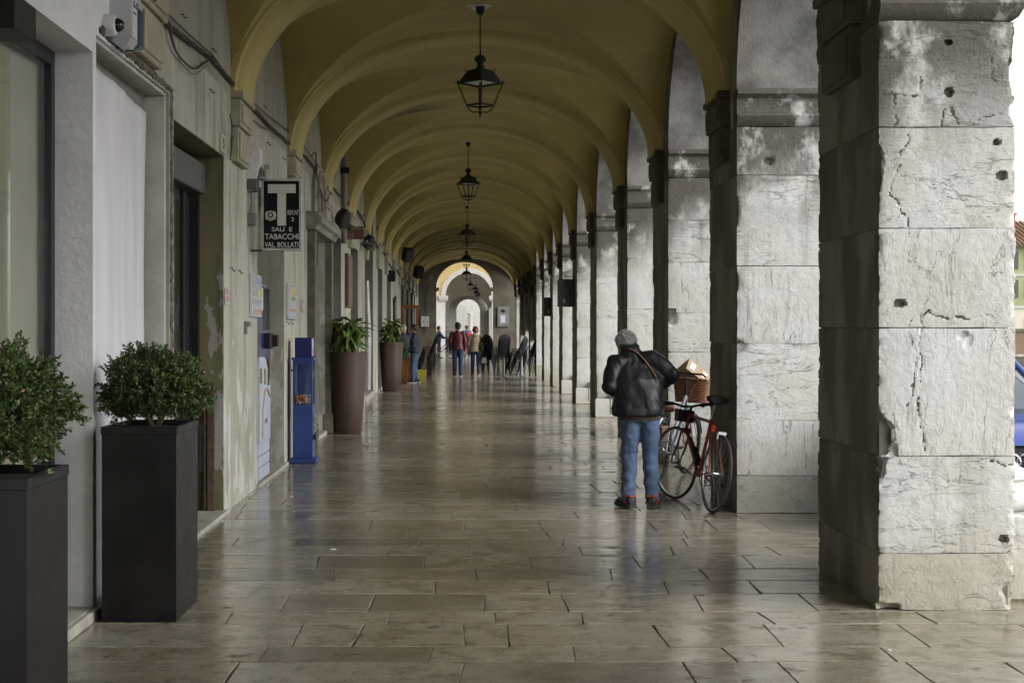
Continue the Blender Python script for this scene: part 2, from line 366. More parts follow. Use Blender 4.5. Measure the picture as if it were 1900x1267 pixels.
def fuse(mb, voxel, smooth_it=4, fac=0.5):
    me = bpy.data.meshes.new('tmp'); me.from_pydata(mb.v, [], mb.f); o = bpy.data.objects.new('tmp', me); COL.objects.link(o)
    md = o.modifiers.new('r', 'REMESH'); md.mode = 'VOXEL'; md.voxel_size = voxel; md.use_smooth_shade = True
    if smooth_it:
        sm = o.modifiers.new('s', 'SMOOTH'); sm.iterations = smooth_it; sm.factor = fac
    dg = bpy.context.evaluated_depsgraph_get(); r = bpy.data.meshes.new_from_object(o.evaluated_get(dg))
    bpy.data.objects.remove(o); bpy.data.meshes.remove(me)
    r.polygons.foreach_set('use_smooth', [True]*len(r.polygons)); return r
def text_mesh(s, size, mat, name='lettering', parent=None, loc=(0, 0, 0), rot=(R(90), 0, 0), sx=1.0, align='CENTER', ext=0.001, bold=0.0):
    cu = bpy.data.curves.new('t', 'FONT'); cu.body = s; cu.size = size; cu.align_x = align; cu.extrude = ext; cu.offset = bold
    o = bpy.data.objects.new('t', cu); COL.objects.link(o)
    dg = bpy.context.evaluated_depsgraph_get(); me = bpy.data.meshes.new_from_object(o.evaluated_get(dg))
    bpy.data.objects.remove(o); me.materials.clear(); me.materials.append(mat)
    r = link(name, me, parent, loc); r.rotation_euler = rot; r.scale = (sx, 1, 1); return r
def at(px, py, d):                       # pixel of the photograph and a distance -> world point
    return Vector(((px-867)/2639*d, d, CH-(py-609)/2639*d))
# ================================================================== STRUCTURE
XP, PW, PD = 2.29, 0.765, 1.37            # aisle face of the pillars, width, depth
PF = [-4.6, -0.4, 3.75, 7.92, 12.09, 16.2, 20.35, 25.2, 29.7, 34.2, 38.1, 42.4, 47.2, 51.9, 56.3, 61.3, 66.3]   # pillar fronts
HC = [3.4, 3.4, 3.4, 3.4, 3.41, 3.41, 3.45, 3.60, 3.64, 3.64, 3.50, 3.44, 3.445, 3.45, 3.45, 3.42, 3.41]        # rib crowns above the eye
ZS = 3.60                                 # springing height
END = 71.0
def xw(d): return -2.05-0.0065*(d-10)     # face of the shop wall
def shear(mb, i0=0):                      # local wall coords (x = offset from wall face) -> world
    return mb.xf(lambda p: Vector((p.x+xw(p.y), p.y, p.z)), i0)
rng = random.Random(5)

# ---- ground and floor
g = MB(); g.add([(-2000, -2000, -0.16), (2000, -2000, -0.16), (2000, 2000, -0.16), (-2000, 2000, -0.16)], [(0, 1, 2, 3)])
tag(g.obj('ground', PIAZZA), None, None, kind='structure')
fb = MB(); fb.box(-3.0, 3.72, -14, 84.5, -0.159, -0.0062)
floor = fb.obj('floor', GROUT); tag(floor, None, None, kind='structure')
kb = MB(); kb.box(3.725, 3.95, -14, 71, -0.159, -0.004, bev=0.012)
tag(kb.obj('kerb', THRESH), None, None, kind='structure')
rows = [4.0, 4.45, 4.9, 5.35, 5.75, 6.2, 6.71, 7.02, 7.56, 7.89, 8.42, 8.86, 9.30, 9.84, 10.27, 10.65, 11.05, 11.72]
while rows[-1] < 84: rows.append(rows[-1]+rng.choice((0.34, 0.38, 0.42, 0.46, 0.52)))
# joints read off the photograph for the near courses (x of the joint at the course's middle)
JOINTS = {6: [-1.56, -1.0, -0.17, 0.52, 1.27, 2.02], 7: [-0.88, -0.55, -0.02, 0.22, 0.98, 1.58, 2.3], 8: [-1.3, -0.42, 0.16, 0.62, 1.62, 2.5], 9: [-1.05, -0.55, 0.10, 0.55, 1.33, 1.95],
          10: [-1.55, -0.18, 0.5, 1.2, 1.75, 2.6], 11: [-0.85, 0.06, 0.92, 1.5, 2.3], 12: [-1.0, -0.3, 0.43, 1.15, 1.9], 13: [-0.55, 0.0, 0.8, 1.45, 2.15]}
def slab_geo(mb, x0, x1, y0, y1, j0, j1):
    gx, gy, bv = 0.0015, 0.0050, 0.0034; dz = rng.uniform(-0.0012, 0.0012); tx, ty = rng.gauss(0, 0.0012), rng.gauss(0, 0.0016)
    mx, my = (x0+x1)/2, (y0+y1)/2
    c = [(x0+gx+j0[0], y0+gy), (x1-gx+j1[0], y0+gy), (x1-gx+j1[1], y1-gy), (x0+gx+j0[1], y1-gy)]
    ring = []
    for k, n in ((0, 3), (1, 2), (2, 3), (3, 2)):             # worn outline: a few points per edge, pulled inwards
        a_, b_ = c[k], c[(k+1) % 4]
        for q in range(n):
            u = (q+(rng.uniform(-0.3, 0.3) if q else 0))/n; w = abs(rng.gauss(0, 0.0028 if k % 2 == 0 else 0.0009))+(0.010 if rng.random() < 0.05 else 0)
            px, py = a_[0]+(b_[0]-a_[0])*u, a_[1]+(b_[1]-a_[1])*u
            ring.append((px+math.copysign(w, mx-px)*(k % 2 if q else 1), py+math.copysign(w, my-py)*((k+1) % 2 if q else 1)))
    n = len(ring); o = [(px, py, -0.02) for px, py in ring]+[(px, py, -bv*0.8+dz) for px, py in ring]
    for (px, py) in ring:
        dx, dy = mx-px, my-py; l = math.hypot(dx, dy); qx, qy = px+math.copysign(min(bv, abs(dx)), dx), py+math.copysign(min(bv, abs(dy)), dy)
        o.append((qx, qy, dz+tx*(qx-mx)+ty*(qy-my)))
    mb.add(o, [tuple(range(2*n, 3*n))]+[(r_*n+i, r_*n+(i+1) % n, (r_+1)*n+(i+1) % n, (r_+1)*n+i) for r_ in (0, 1) for i in range(n)])
far = MB()
nsl = 0
for r_i in range(len(rows)-1):
    y0, y1 = rows[r_i], rows[r_i+1]
    xs = [-2.75]
    if r_i in JOINTS: xs += [-2.0]+JOINTS[r_i]
    else:
        x = -2.75+rng.uniform(0.3, 0.9)
        while x < 3.3: xs.append(x); x += rng.choice((0.45, 0.6, 0.75, 0.9, 1.05, 1.25))
    if xs[-1] < 2.7: xs.append(xs[-1]+rng.uniform(0.6, 0.8))
    xs.append(3.72)
    jit = [(0, 0)]+[(rng.uniform(-0.02, 0.02), rng.uniform(-0.02, 0.02)) for _ in xs[1:-1]]+[(0, 0)]
    for k in range(len(xs)-1):
        if nsl < 292 and y0 < 26:
            mb = MB(); slab_geo(mb, xs[k], xs[k+1], y0, y1, jit[k], jit[k+1]); mb.obj('paving_slab', FLOOR, floor, smooth=False); nsl += 1
        else: slab_geo(far, xs[k], xs[k+1], y0, y1, jit[k], jit[k+1])
# courses behind the camera
y = 4.0
while y > -13.5:
    x = -2.75
    while x < 3.7:
        w = min(rng.uniform(0.6, 1.2), 3.72-x)
        if w > 0.15: slab_geo(far, x, x+w, y-0.45, y, (0, 0), (0, 0))
        x += w
    y -= 0.45
o = far.obj('distant_paving', FLOOR, floor, smooth=False); o['kind'] = 'stuff'
WSPOT = flat('white_paint_spot', (0.75, 0.75, 0.74), 0.6)
for (px, py, r_) in ((618, 1019, 0.026), (541, 921, 0.020), (545, 949, 0.008), (1650, 1206, 0.010), (412, 967, 0.010)):
    d = CH*2639/(py-609); p = at(px, py, d)
    mb = MB(); mb.lathe([(r_, 0.0005), (r_*0.9, 0.003)], (p.x, d, 0.001), 12); mb.obj('paint_spot', WSPOT, floor)

# ---- pillars
def block_mesh(w, dp, z0, z1, rx, ry, rz_, seed, mats, amp=0.006, edge=0.016, holes=(), notches=(), cracks=(), inner=1):
    nx, ny, nz = max(2, round(w/rx)), max(2, round(dp/ry)), max(2, round((z1-z0)/rz_))
    idx = {}; vs = []; fs = []; mi = []; dark = set()
    crk = [c_ for c_ in cracks if min(p_[1] for p_ in c_) < z1 and max(p_[1] for p_ in c_) > z0]
    so = Vector((seed*7.7, seed*3.1, seed*1.3))
    gap = 0.0012
    def vert(i, j, k):
        key = (i, j, k)
        if key in idx: return idx[key]
        x, y_, z = w*i/nx, dp*j/ny, z0+gap+(z1-z0-2*gap)*k/nz
        p = Vector((x, y_, z)); n = Vector((-(i == 0)+(i == nx), -(j == 0)+(j == ny), -(k == 0)+(k == nz)))
        c = sum(1 for q in n if q)
        nn = n.normalized()
        es = sorted((min(x, w-x), min(y_, dp-y_), min(z-z0, z1-z)))
        e2 = es[1]                                           # distance to the nearest edge of this face
        a = noise.fractal(p*2.2+so, 1.0, 2.0, 4)*amp
        eh = min(z-z0, z1-z); ev = sorted((min(x, w-x), min(y_, dp-y_)))[1]
        er = edge*math.exp(-ev/0.016)*(0.22+2.2*max(0.0, noise.fractal(Vector((z*(13 if edge > 0.0195 and rx < 0.01 else 5), x*5, y_*5))+so, 0.9, 2.1, 5)-0.05))
        er += 0.16*edge*math.exp(-eh/0.010)*max(0.1, 0.5+noise.fractal(Vector((x*7, y_*7, z0*9))+so, 1.0, 2.0, 3))
        p = p-nn*er+nn*a
        if j == 0:
            for (hx, hz, hw, hh, hd) in holes:
                if (abs(x-hx)/hw)**3+(abs(z-hz)/hh)**3 < 1+0.9*noise.noise(Vector((x*60, z*60, 3))): p.y += hd; dark.add(key)
            for cr in crk:
                q = Vector((x+0.030*noise.fractal(Vector((z*9, x*9, seed)), 0.8, 2.2, 4), z+0.030*noise.fractal(Vector((x*9, z*9, seed+5)), 0.8, 2.2, 4)))
                dm = 9
                for a_, b_ in zip(cr[:-1], cr[1:]):
                    A, B = Vector(a_), Vector(b_); t_ = max(0, min(1, (q-A).dot(B-A)/max(1e-9, (B-A).length_squared)))
                    dm = min(dm, (A+(B-A)*t_-q).length)
                if dm < 0.006: p.y += 0.007*(1-dm/0.006); dark.add(key)
        for (cx, cy, cz, cr_, sz) in notches:
            dv = Vector((p.x-cx, p.y-cy, (p.z-cz)/sz)); l = dv.length
            rr = cr_*(1+0.30*noise.fractal(p*14+so, 1.0, 2.0, 3))
            if l < rr and l > 1e-6:
                dv = dv/l*rr; p = Vector((cx+dv.x, cy+dv.y, cz+dv.z*sz))
        idx[key] = len(vs); vs.append(tuple(p)); return idx[key]
    def face(fn, a, b_, flip, m_):
        for u in range(a):
            for v_ in range(b_):
                q = [fn(u, v_), fn(u+1, v_), fn(u+1, v_+1), fn(u, v_+1)]
                fs.append(tuple(reversed(q)) if flip else tuple(q)); mi.append(m_)
    face(lambda u, v_: vert(u, 0, v_), nx, nz, False, 0)
    if dark:
        dk = {idx[k_] for k_ in dark}
        for q_ in range(len(fs)):
            if sum(1 for w_ in fs[q_] if w_ in dk) >= 3: mi[q_] = 2
    face(lambda u, v_: vert(u, ny, v_), nx, nz, True, 0)
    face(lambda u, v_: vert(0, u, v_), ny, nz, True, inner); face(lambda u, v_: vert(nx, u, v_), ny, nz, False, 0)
    face(lambda u, v_: vert(u, v_, 0), nx, ny, True, 0); face(lambda u, v_: vert(u, v_, nz), nx, ny, False, 0)
    me = bpy.data.meshes.new('stone_block'); me.from_pydata(vs, [], fs)
    for m_ in mats: me.materials.append(m_)
    me.polygons.foreach_set('material_index', mi); me.polygons.foreach_set('use_smooth', [True]*len(fs))
    me.set_sharp_from_angle(angle=R(55)); me.update(); return me
def z7(pts): return [((1480+a/2.112-1630)*7.92/2639, CH-(b_/2.112-609)*7.92/2639) for a, b_ in pts]
def z8(pts): return [((1480+a/2.043-1630)*7.92/2639, CH-(560+b_/2.043-609)*7.92/2639) for a, b_ in pts]
CR1 = [z7([(445, 505), (440, 560), (405, 600), (400, 650), (365, 700), (370, 770), (400, 820), (435, 850), (437, 893)]), z7([(345, 603), (410, 600)]),
       z7([(560, 500), (575, 428), (608, 425), (620, 490), (690, 472), (755, 468), (770, 460), (855, 450)]), z7([(325, 370), (475, 382), (482, 300)]),
       z7([(385, 380), (380, 500)]), z7([(440, 1265), (445, 1235), (575, 1237), (735, 1240), (772, 1264)]), z7([(575, 1237), (578, 1265)]),
       z8([(440, 100), (445, 250), (430, 370), (418, 450)]), z8([(468, 100), (470, 250), (455, 400), (470, 470), (482, 560)]), z7([(768, 225), (755, 290), (800, 335)]),
       z8([(720, 590), (720, 605), (820, 612)])]
HO1 = [((px-1630)*7.92/2639, CH-(py-609)*7.92/2639, hw, hh, 0.05) for px, py, hw, hh in
       ((1670, 563, 0.034, 0.022), (1761, 171, 0.024, 0.022), (1760, 79, 0.018, 0.014), (1850, 264, 0.020, 0.017), (1860, 326, 0.032, 0.023), (1862, 999, 0.028, 0.020))]
NO1 = [(-0.03, -0.03, 0.965, 0.125, 1.3), (0.02, -0.06, 0.90, 0.10, 0.8), (-0.02, -0.03, 0.80, 0.075, 1.1), (0.79, -0.02, 3.0, 0.10, 1.6), (0.80, -0.01, 2.78, 0.08, 1.0), (0.47, -0.042, 1.53, 0.055, 0.8), (0.50, -0.042, 1.49, 0.052, 1.3),
       (-0.03, -0.02, 2.42, 0.065, 3.4), (0.77, -0.03, 0.09, 0.10, 1.1), (0.05, -0.05, 0.0, 0.10, 0.6), (0.78, -0.02, 0.29, 0.07, 1.2)]
JZ = {3: [0, 0.32, 0.859, 1.573, 2.125, 2.69, 3.28], 4: [0, 0.319, 0.787, 1.44, 2.10, 2.87, 3.28], 5: [0, 0.33, 0.86, 1.30, 1.75, 2.32, 2.80, 3.28]}
def lathe_half(): pass
def impost_geo(mb, w, dp):
    pr = [(3.283, 0.012), (3.30, -0.012), (3.345, -0.035), (3.37, -0.045), (3.392, -0.028), (3.395, -0.012), (3.52, -0.012), (3.535, -0.030), (3.555, -0.055), (3.60, -0.055)]
    mb.ringloft(pr, 0.0, w, 0, dp, 0, (0, 1, 1, 1))
def corbel_geo(mb, x0, s, yc, hw, zoff=0.0):     # s: direction it projects (towards the aisle)
    def bb(p0, p1, h, z0, z1, m_=0):
        a, b_ = x0+s*p0, x0+s*p1; mb.box(min(a, b_), max(a, b_), yc-h, yc+h, z0+zoff, z1+zoff, m_, 0.008)
    bb(0.0, 0.085, hw, 3.34, 3.575); bb(0.085, 0.10, hw-0.05, 3.375, 3.54)
    bb(0.0, 0.06, hw-0.03, 3.03, 3.337); bb(0.06, 0.075, hw-0.08, 3.06, 3.30)
    bb(0.0, 0.11, hw+0.02, 3.578, 3.64)
col_me = imp_me = cor_me = None
PILL_LABELS = {3: 'nearest chipped white limestone arcade pillar at the right edge', 4: 'limestone pillar that the red bicycle leans against', 5: 'limestone pillar behind the wicker basket and the cardboard box',
  6: 'fourth limestone pillar from the front, just behind the head of the bending man', 7: 'limestone pillar with a pale slotted base block, left of the bending man', 8: 'limestone pillar carrying the large dark metal cabinet',
  9: 'limestone pillar seen behind the large dark metal cabinet', 10: 'limestone pillar carrying the smaller dark metal box', 11: 'limestone pillar seen just beyond the smaller dark metal box', 12: 'last clear limestone pillar before the dark hanging awnings',
  13: 'limestone pillar between the first and second dark awnings', 14: 'limestone pillar between the second and third dark awnings', 15: 'limestone pillar next to last before the dim end wall', 16: 'limestone pillar nearest the dim end wall',
  0: 'limestone pillar third behind the viewpoint', 1: 'limestone pillar second behind the viewpoint', 2: 'limestone pillar beside the viewpoint'}
CRACKM = M('crack_dirt_shade', (0.10, 0.09, 0.065), (0.06, 0.053, 0.04), 0.9, 30)  # dirt in cracks and holes, with their groove shade painted in
for i, pf in enumerate(PF):
    t = thing('arcade_pillar', PILL_LABELS[i], 'pillar', (XP, pf, 0), 0, 'limestone pillars of the arcade')
    zs = JZ.get(i)
    if not zs:
        q = random.Random(i*3+1); n = q.choice((5, 6)); zs = [0, 0.33]
        while len(zs) < n: zs.append(zs[-1]+(3.28-0.33)/(n-1)*q.uniform(0.85, 1.12))
        zs.append(3.28)
    for k in range(len(zs)-1):
        mats = [(STONE_F if k == 0 else (STONE_V if (k+i) % 2 == (0 if i == 3 else 1) else STONE_H)), SOOT_SHADE]
        if i == 3: mats[0] = [STONE_F, STONE_H, STONE_V, STONE_V, STONE_H, STONE_H][k]
        z0, z1 = zs[k], zs[k+1]
        if i == 3: me = block_mesh(PW, PD, z0, z1, 0.0085, 0.045, 0.0085, k+1, mats+[CRACKM], 0.006, 0.020, HO1, NO1, CR1)
        elif i == 4: me = block_mesh(PW, PD, z0, z1, 0.025, 0.06, 0.025, k+21, mats, 0.006, 0.015, [(0.27, 2.98, 0.03, 0.03, 0.04)], [(0, -0.05, 1.42, 0.10, 0.8)])
        elif 2 < i < 9: me = block_mesh(PW, PD, z0, z1, 0.045, 0.12, 0.045, k+31+i*10, mats, 0.005, 0.013, (), [(0, -0.03, 1.70, 0.12, 1.0)] if i == 5 else ())
        else: me = block_mesh(PW, PD, z0, z1, 0.11, 0.3, 0.09, k+31+i*10, mats, 0.004, 0.012)
        link('stone_block', me, t)
    if imp_me is None:
        mb = MB(); impost_geo(mb, PW, PD); imp_me = mb.mesh('impost', STONE_IMP, True, 30)
        mb = MB(); corbel_geo(mb, 0.0, -1, PD/2, 0.36); cor_me = mb.mesh('corbel', M('dark_corbel', (0.10, 0.088, 0.062), (0.06, 0.053, 0.038), 0.8, 5, 0.4, 30), True, 30)  # pillar corbels in a darker tone than those on the shop wall
        mb = MB(); c = (PW-0.01, PD/2, 0)
        mb.lathe([(0.245, 0.72), (0.245, 3.0), (0.235, 3.28)], c, 20)
        col_me = mb.mesh('half_column', STONE_PLAIN)
        mb = MB(); mb.lathe([(0.34, 0.50), (0.385, 0.53), (0.395, 0.565), (0.385, 0.60), (0.335, 0.635), (0.32, 0.64), (0.32, 0.665), (0.345, 0.685), (0.345, 0.70), (0.33, 0.72), (0.27, 0.745), (0.25, 0.78)], c, 28)
        base_me = mb.mesh('column_base', STONE_PLAIN, True, 50)
        mb = MB(); mb.box(PW-0.06, PW+0.40, PD/2-0.42, PD/2+0.42, 0.0, 0.497, bev=0.015); ped_me = mb.mesh('column_pedestal', STONE_PLAIN, True, 30)
    if i < 9:
        mb = MB(); mb.box(0.016, PW-0.03, 0.04, PD-0.016, 0.02, 3.26); mb.obj('core', SOOT_SHADE, t)
    link('impost', imp_me, t); link('corbel', cor_me, t); link('half_column', col_me, t); link('column_base', base_me, t); link('column_pedestal', ped_me, t)
    if i in (7, 8, 9):
        mb = MB(); mb.box(-0.03, 0.34, -0.16, -0.02, 0, 0.33, bev=0.012); mb.obj('base_block', M('pale_base_block', (0.50, 0.50, 0.45), (0.42, 0.41, 0.36), 0.6, 5, 0.2, 40), t)
        mb = MB(); mb.box(0.225, 0.24, -0.166, -0.15, 0.06, 0.45); mb.box(0.27, 0.285, -0.166, -0.01, 0.2, 0.46); mb.obj('drain_rod', flat('rod_grey', (0.10, 0.11, 0.13)), t)

# ---- arches and wall over the arcade
aw = thing('arcade_wall', 'arcade wall of round arches carried by the limestone pillars', 'wall', (XP, 0, 0))
TOP = 5.75
def arch_bay(y0, y1, name='arch', x0=0.0, x1=PW, spring=ZS, top=TOP, rise=None, parent=aw, mats=(SOOT_SHADE, CEMENT, STONE_H), n=22):
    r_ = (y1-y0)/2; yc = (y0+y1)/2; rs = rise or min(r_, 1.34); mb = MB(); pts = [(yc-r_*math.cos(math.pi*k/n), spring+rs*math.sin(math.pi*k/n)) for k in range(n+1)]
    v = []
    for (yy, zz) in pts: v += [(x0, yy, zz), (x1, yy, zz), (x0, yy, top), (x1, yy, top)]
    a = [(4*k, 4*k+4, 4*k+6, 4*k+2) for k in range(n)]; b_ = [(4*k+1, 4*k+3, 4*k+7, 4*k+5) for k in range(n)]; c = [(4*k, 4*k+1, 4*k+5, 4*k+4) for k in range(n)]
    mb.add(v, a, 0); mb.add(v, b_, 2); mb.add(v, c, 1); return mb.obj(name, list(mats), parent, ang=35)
def pier_over(y0, y1, parent=aw, mats=(SOOT_SHADE, CEMENT, STONE_H), x0=0.0, x1=PW, z0=3.603, top=TOP):
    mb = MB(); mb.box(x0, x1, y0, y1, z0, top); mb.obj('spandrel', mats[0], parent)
for i, pf in enumerate(PF):
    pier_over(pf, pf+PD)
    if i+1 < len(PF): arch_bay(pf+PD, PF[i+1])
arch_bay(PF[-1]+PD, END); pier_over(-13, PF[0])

# ---- groin vaults and ribs
vault = thing('vaulted_ceiling', 'ochre painted groin vaulted ceiling with moulded cross ribs over the arcade', 'ceiling')
def ellipse_x(d, z_off=0.0): a0, a1 = xw(d), XP; return (a0+a1)/2, (a1-a0)/2
def vault_bay(y0, y1, h0, h1, parent=vault, mat=OCHRE, n=14, xl=xw, xr=XP, zs=ZS, name='vault_bay'):
    # max(h1(x), h2(y)) on a grid whose diagonals are the groins; four patches with their own vertices
    yc, c = (y0+y1)/2, (y1-y0)/2
    us = [math.sin(math.pi/2*k/n) for k in range(-n, n+1)]
    mb = MB()
    def P(u, v):
        d = yc+c*v; x0 = xl(d)-0.01; x1 = xr+0.01; b = (h0+(h1-h0)*(v+1)/2)+CH-zs+0.06
        q = min(abs(u), abs(v)); return ((x0+x1)/2+(x1-x0)/2*u, d, zs+b*math.sqrt(max(0, 1-q*q))*(1 if q < 1 else 0))
    for sgn in (-1, 1):
        for axis in (0, 1):
            vs = []; fs = []; id_ = {}
            for k in range(0, n+1):
                w_ = us[n+k]*sgn
                for j in range(n-k, n+k+1):
                    t_ = us[j]; id_[(k, j)] = len(vs); vs.append(P(w_, t_) if axis == 0 else P(t_, w_))
            flip = (sgn < 0) ^ (axis == 1)
            for k in range(0, n):
                lo, hi = n-k, n+k
                for j in range(lo, hi): fs.append((id_[(k, j)], id_[(k+1, j)], id_[(k+1, j+1)], id_[(k, j+1)]))
                fs.append((id_[(k, lo)], id_[(k+1, lo-1)], id_[(k+1, lo)])); fs.append((id_[(k, hi)], id_[(k+1, hi)], id_[(k+1, hi+1)]))
            if flip: fs = [tuple(reversed(f)) for f in fs]
            mb.add(vs, fs)
    return mb.obj(name, mat, parent, ang=60)
RIBP = [(-0.36, 0.03), (-0.36, -0.030), (-0.335, -0.048), (-0.315, -0.048), (-0.30, -0.030), (-0.285, -0.055), (-0.245, -0.105), (-0.225, -0.115), (0.225, -0.115), (0.245, -0.105), (0.285, -0.055), (0.30, -0.03), (0.335, -0.048), (0.36, -0.03), (0.36, 0.03)]
def rib(yc, hc, parent=vault, mat=OCHRE_R, n=40, xl=xw, xr=XP, zs=ZS, prof=RIBP):
    mb = MB(); vs = []; k = len(prof); x0, x1 = xl(yc), xr; b = hc+CH-zs+0.115
    for i in range(n+1):
        a = math.pi*i/n
        for (dy, r_) in prof: vs.append(((x0+x1)/2-((x1-x0)/2+r_)*math.cos(a), yc+dy, zs+(b+r_)*math.sin(a)))
    fs = [(i*k+j, (i+1)*k+j, (i+1)*k+j+1, i*k+j+1) for i in range(n) for j in range(k-1)]
    mb.add(vs, fs); return mb.obj('rib', mat, parent, ang=30)
for i, pf in enumerate(PF):
    yc = pf+PD/2; rib(yc, HC[i])
    if i+1 < len(PF): vault_bay(yc+0.3, PF[i+1]+PD/2-0.3, HC[i], HC[i+1])
vault_bay(PF[-1]+PD/2+0.3, END+0.02, HC[-1], HC[-1])
# the house above the arcade
up = MB(); up.box(-9.5, XP+PW-0.004, -13, END+0.9, TOP+0.002, 13.0)
hb = thing('upper_house', 'upper storeys of the old house resting on the arcade', 'building', (0, 0, 0))
up.obj('wall', YELLOWW, hb)
mb = MB(); mb.box(XP+PW-0.004, XP+PW+0.22, -13, END+0.9, 5.55, 5.74, bev=0.03); mb.obj('string_course', WHITEST, hb)
mb = MB(); mb.box(-9.9, XP+PW+0.6, -13.3, END+1.3, 13.003, 13.3); mb.obj('eaves', ENDWALL, hb)
mb = MB(); mb.box(-4.72, -4.6, -13, END, 0, TOP); mb.obj('back_wall', GREYREV, hb)

# ---- shop wall on the left
sw = thing('shop_wall', 'long peeling plaster wall with shop doorways along the left of the arcade', 'wall')
OPEN = [  # y0, y1, top, bottom, depth
 (4.55, 7.73, 3.07, 0.06, 0.21, 'window'), (7.80, 9.78, 3.18, 0.0, 0.16, 'board'), (9.93, 12.05, 3.03, 0.03, 0.26, 'door1'), (14.09, 16.23, 2.98, 0.03, 0.30, 'tabac'),
 (19.0, 21.2, 2.86, 0.05, 0.30, 'portal'), (22.3, 24.15, 3.09, 0.05, 0.25, 'grey'), (26.3, 28.2, 3.11, 0.05, 0.25, 'grey'), (30.3, 33.2, 4.35, 0.12, 0.60, 'passage'), (35.2, 37.3, 3.1, 0.05, 0.25, 'grey'),
 (39.7, 42.0, 3.1, 0.05, 0.25, 'grey'), (44.3, 46.0, 2.6, 0.05, 0.25, 'grey'), (49.5, 52.0, 3.1, 0.05, 0.25, 'grey'), (54.7, 56.8, 3.1, 0.05, 0.25, 'grey'), (59.6, 62.4, 3.1, 0.05, 0.25, 'grey'), (64.2, 66.0, 3.1, 0.05, 0.25, 'grey')]
TH = 0.52
def wseg(y0, y1, z0, z1, mat, name='wall_panel'):
    mb = MB(); n = max(1, int((y1-y0)/2.5))
    for k in range(n): mb.box(-TH, 0, y0+(y1-y0)*k/n, y0+(y1-y0)*(k+1)/n, z0, z1)
    shear(mb); mb.obj(name, mat, sw)
prev = -13.0
for (y0, y1, zt, zb, dp, kind) in OPEN:
    m_ = PLASTER_W if y1 < 9 else PLASTER
    if prev < 8.5 < y0: pass
    wseg(prev, y0, -0.15, 3.6, PLASTER_W if y0 < 8 else PLASTER)
    if y0 < 8.56 < y1: wseg(y0, 8.56, zt, 3.6, PLASTER_W, 'lintel'); wseg(8.56, y1, zt, 3.6, PLASTER, 'lintel')
    elif zt < 3.6: wseg(y0, y1, zt, 3.6, PLASTER_W if y1 < 8 else PLASTER, 'lintel')
    wseg(y0, y1, -0.15, zb, THRESH, 'threshold')
    prev = y1
wseg(prev, END, -0.15, 3.6, PLASTER)
wseg(-13, 8.56, 3.6, TOP, PLASTER_W, 'upper_wall'); wseg(8.56, 30.3, 3.6, TOP, PLASTER_U, 'upper_wall'); wseg(30.3, 33.2, 4.35, TOP, PLASTER_U, 'upper_wall'); wseg(33.2, END, 3.6, TOP, PLASTER_U, 'upper_wall')
for i, pf in enumerate(PF):
    if i < 3: continue
    mb = MB(); corbel_geo(mb, 0.0, 1, pf+PD/2+(0.35 if i == 3 else 0), 0.36, 0.22 if i == 3 else 0); shear(mb); mb.obj('corbel', CORBEL, sw, ang=30)
# reveals painted in the door colours (thin linings)
def lining(y0, y1, zt, zb, dp, mat, name='reveal'):
    mb = MB(); e = 0.006
    mb.box(-TH+0.01, -0.003, y1-e, y1+0.02, zb, zt+0.02); mb.box(-TH+0.01, -0.003, y0-0.02, y0+e, zb, zt+0.02); mb.box(-TH+0.01, -0.003, y0+e+0.001, y1-e-0.001, zt-e, zt+0.019)
    shear(mb); mb.obj(name, mat, sw)
for (y0, y1, zt, zb, dp, kind) in OPEN:
    if kind in ('grey', 'passage'): lining(y0, y1, zt, zb, dp, GREYREV)
    if kind == 'door1': lining(y0, y1, zt, zb, dp, PLASTER_D)
# threshold steps proud of the wall face
for (y0, y1, z) in ((4.5, 7.8, 0.055), (9.9, 12.2, 0.03), (14.0, 16.4, 0.035), (18.6, 21.6, 0.05), (30.2, 33.3, 0.12), (35.0, 37.5, 0.06)):
    mb = MB(); mb.box(0.002, 0.035, y0, y1, -0.01, z, bev=0.006); shear(mb); mb.obj('doorstep', THRESH, sw)
# broken masonry edge round the boarded opening
mb = MB(); q = random.Random(3)
def rough_strip(p0, p1, w0, axis):
    n = int((Vector(p1)-Vector(p0)).length/0.03)
    P0, P1 = Vector(p0), Vector(p1); rows_ = []
    for k in range(n+1):
        c = P0.lerp(P1, k/n); wv = w0*(0.65+0.7*abs(noise.fractal(Vector((k*0.23, w0*9, 1)), 1.0, 2.0, 3)))
        base = [Vector((0.004, 0, 0)), Vector((0.012+q.uniform(0, 0.012), 0, 0)), Vector((0.010+q.uniform(-0.02, 0.012), 0, 0)), Vector((-0.05+q.uniform(-0.02, 0.02), 0, 0)), Vector((-0.15, 0, 0))]
        offs = [wv, wv*0.7, wv*0.3+q.uniform(-0.01, 0.01), q.uniform(-0.012, 0.012)-0.004, -0.012]
        rows_.append([c+b_+(Vector((0, 0, o_)) if axis == 'z' else Vector((0, o_, 0))) for b_, o_ in zip(base, offs)])
    v = [p for r_ in rows_ for p in r_]; k5 = 5
    mb.add(v, [(i*k5+j, (i+1)*k5+j, (i+1)*k5+j+1, i*k5+j+1) for i in range(n) for j in range(k5-1)])
rough_strip((0, 7.86, 3.18), (0, 9.80, 3.18), 0.075, 'z'); rough_strip((0, 9.78, 3.22), (0, 9.78, 0.03), 0.085, 'y')
shear(mb); mb.obj('broken_edge', ROUGHST, sw, smooth=False)
mb = MB(); mb.box(-0.155, -0.02, 7.81, 9.77, 3.155, 3.178); mb.box(-0.155, -0.02, 9.70, 9.765, 0.0, 3.15); shear(mb); mb.obj('reveal', M('pale_reveal', (0.46, 0.45, 0.42), (0.38, 0.37, 0.34), 0.8, 6, 0.4, 30), sw)

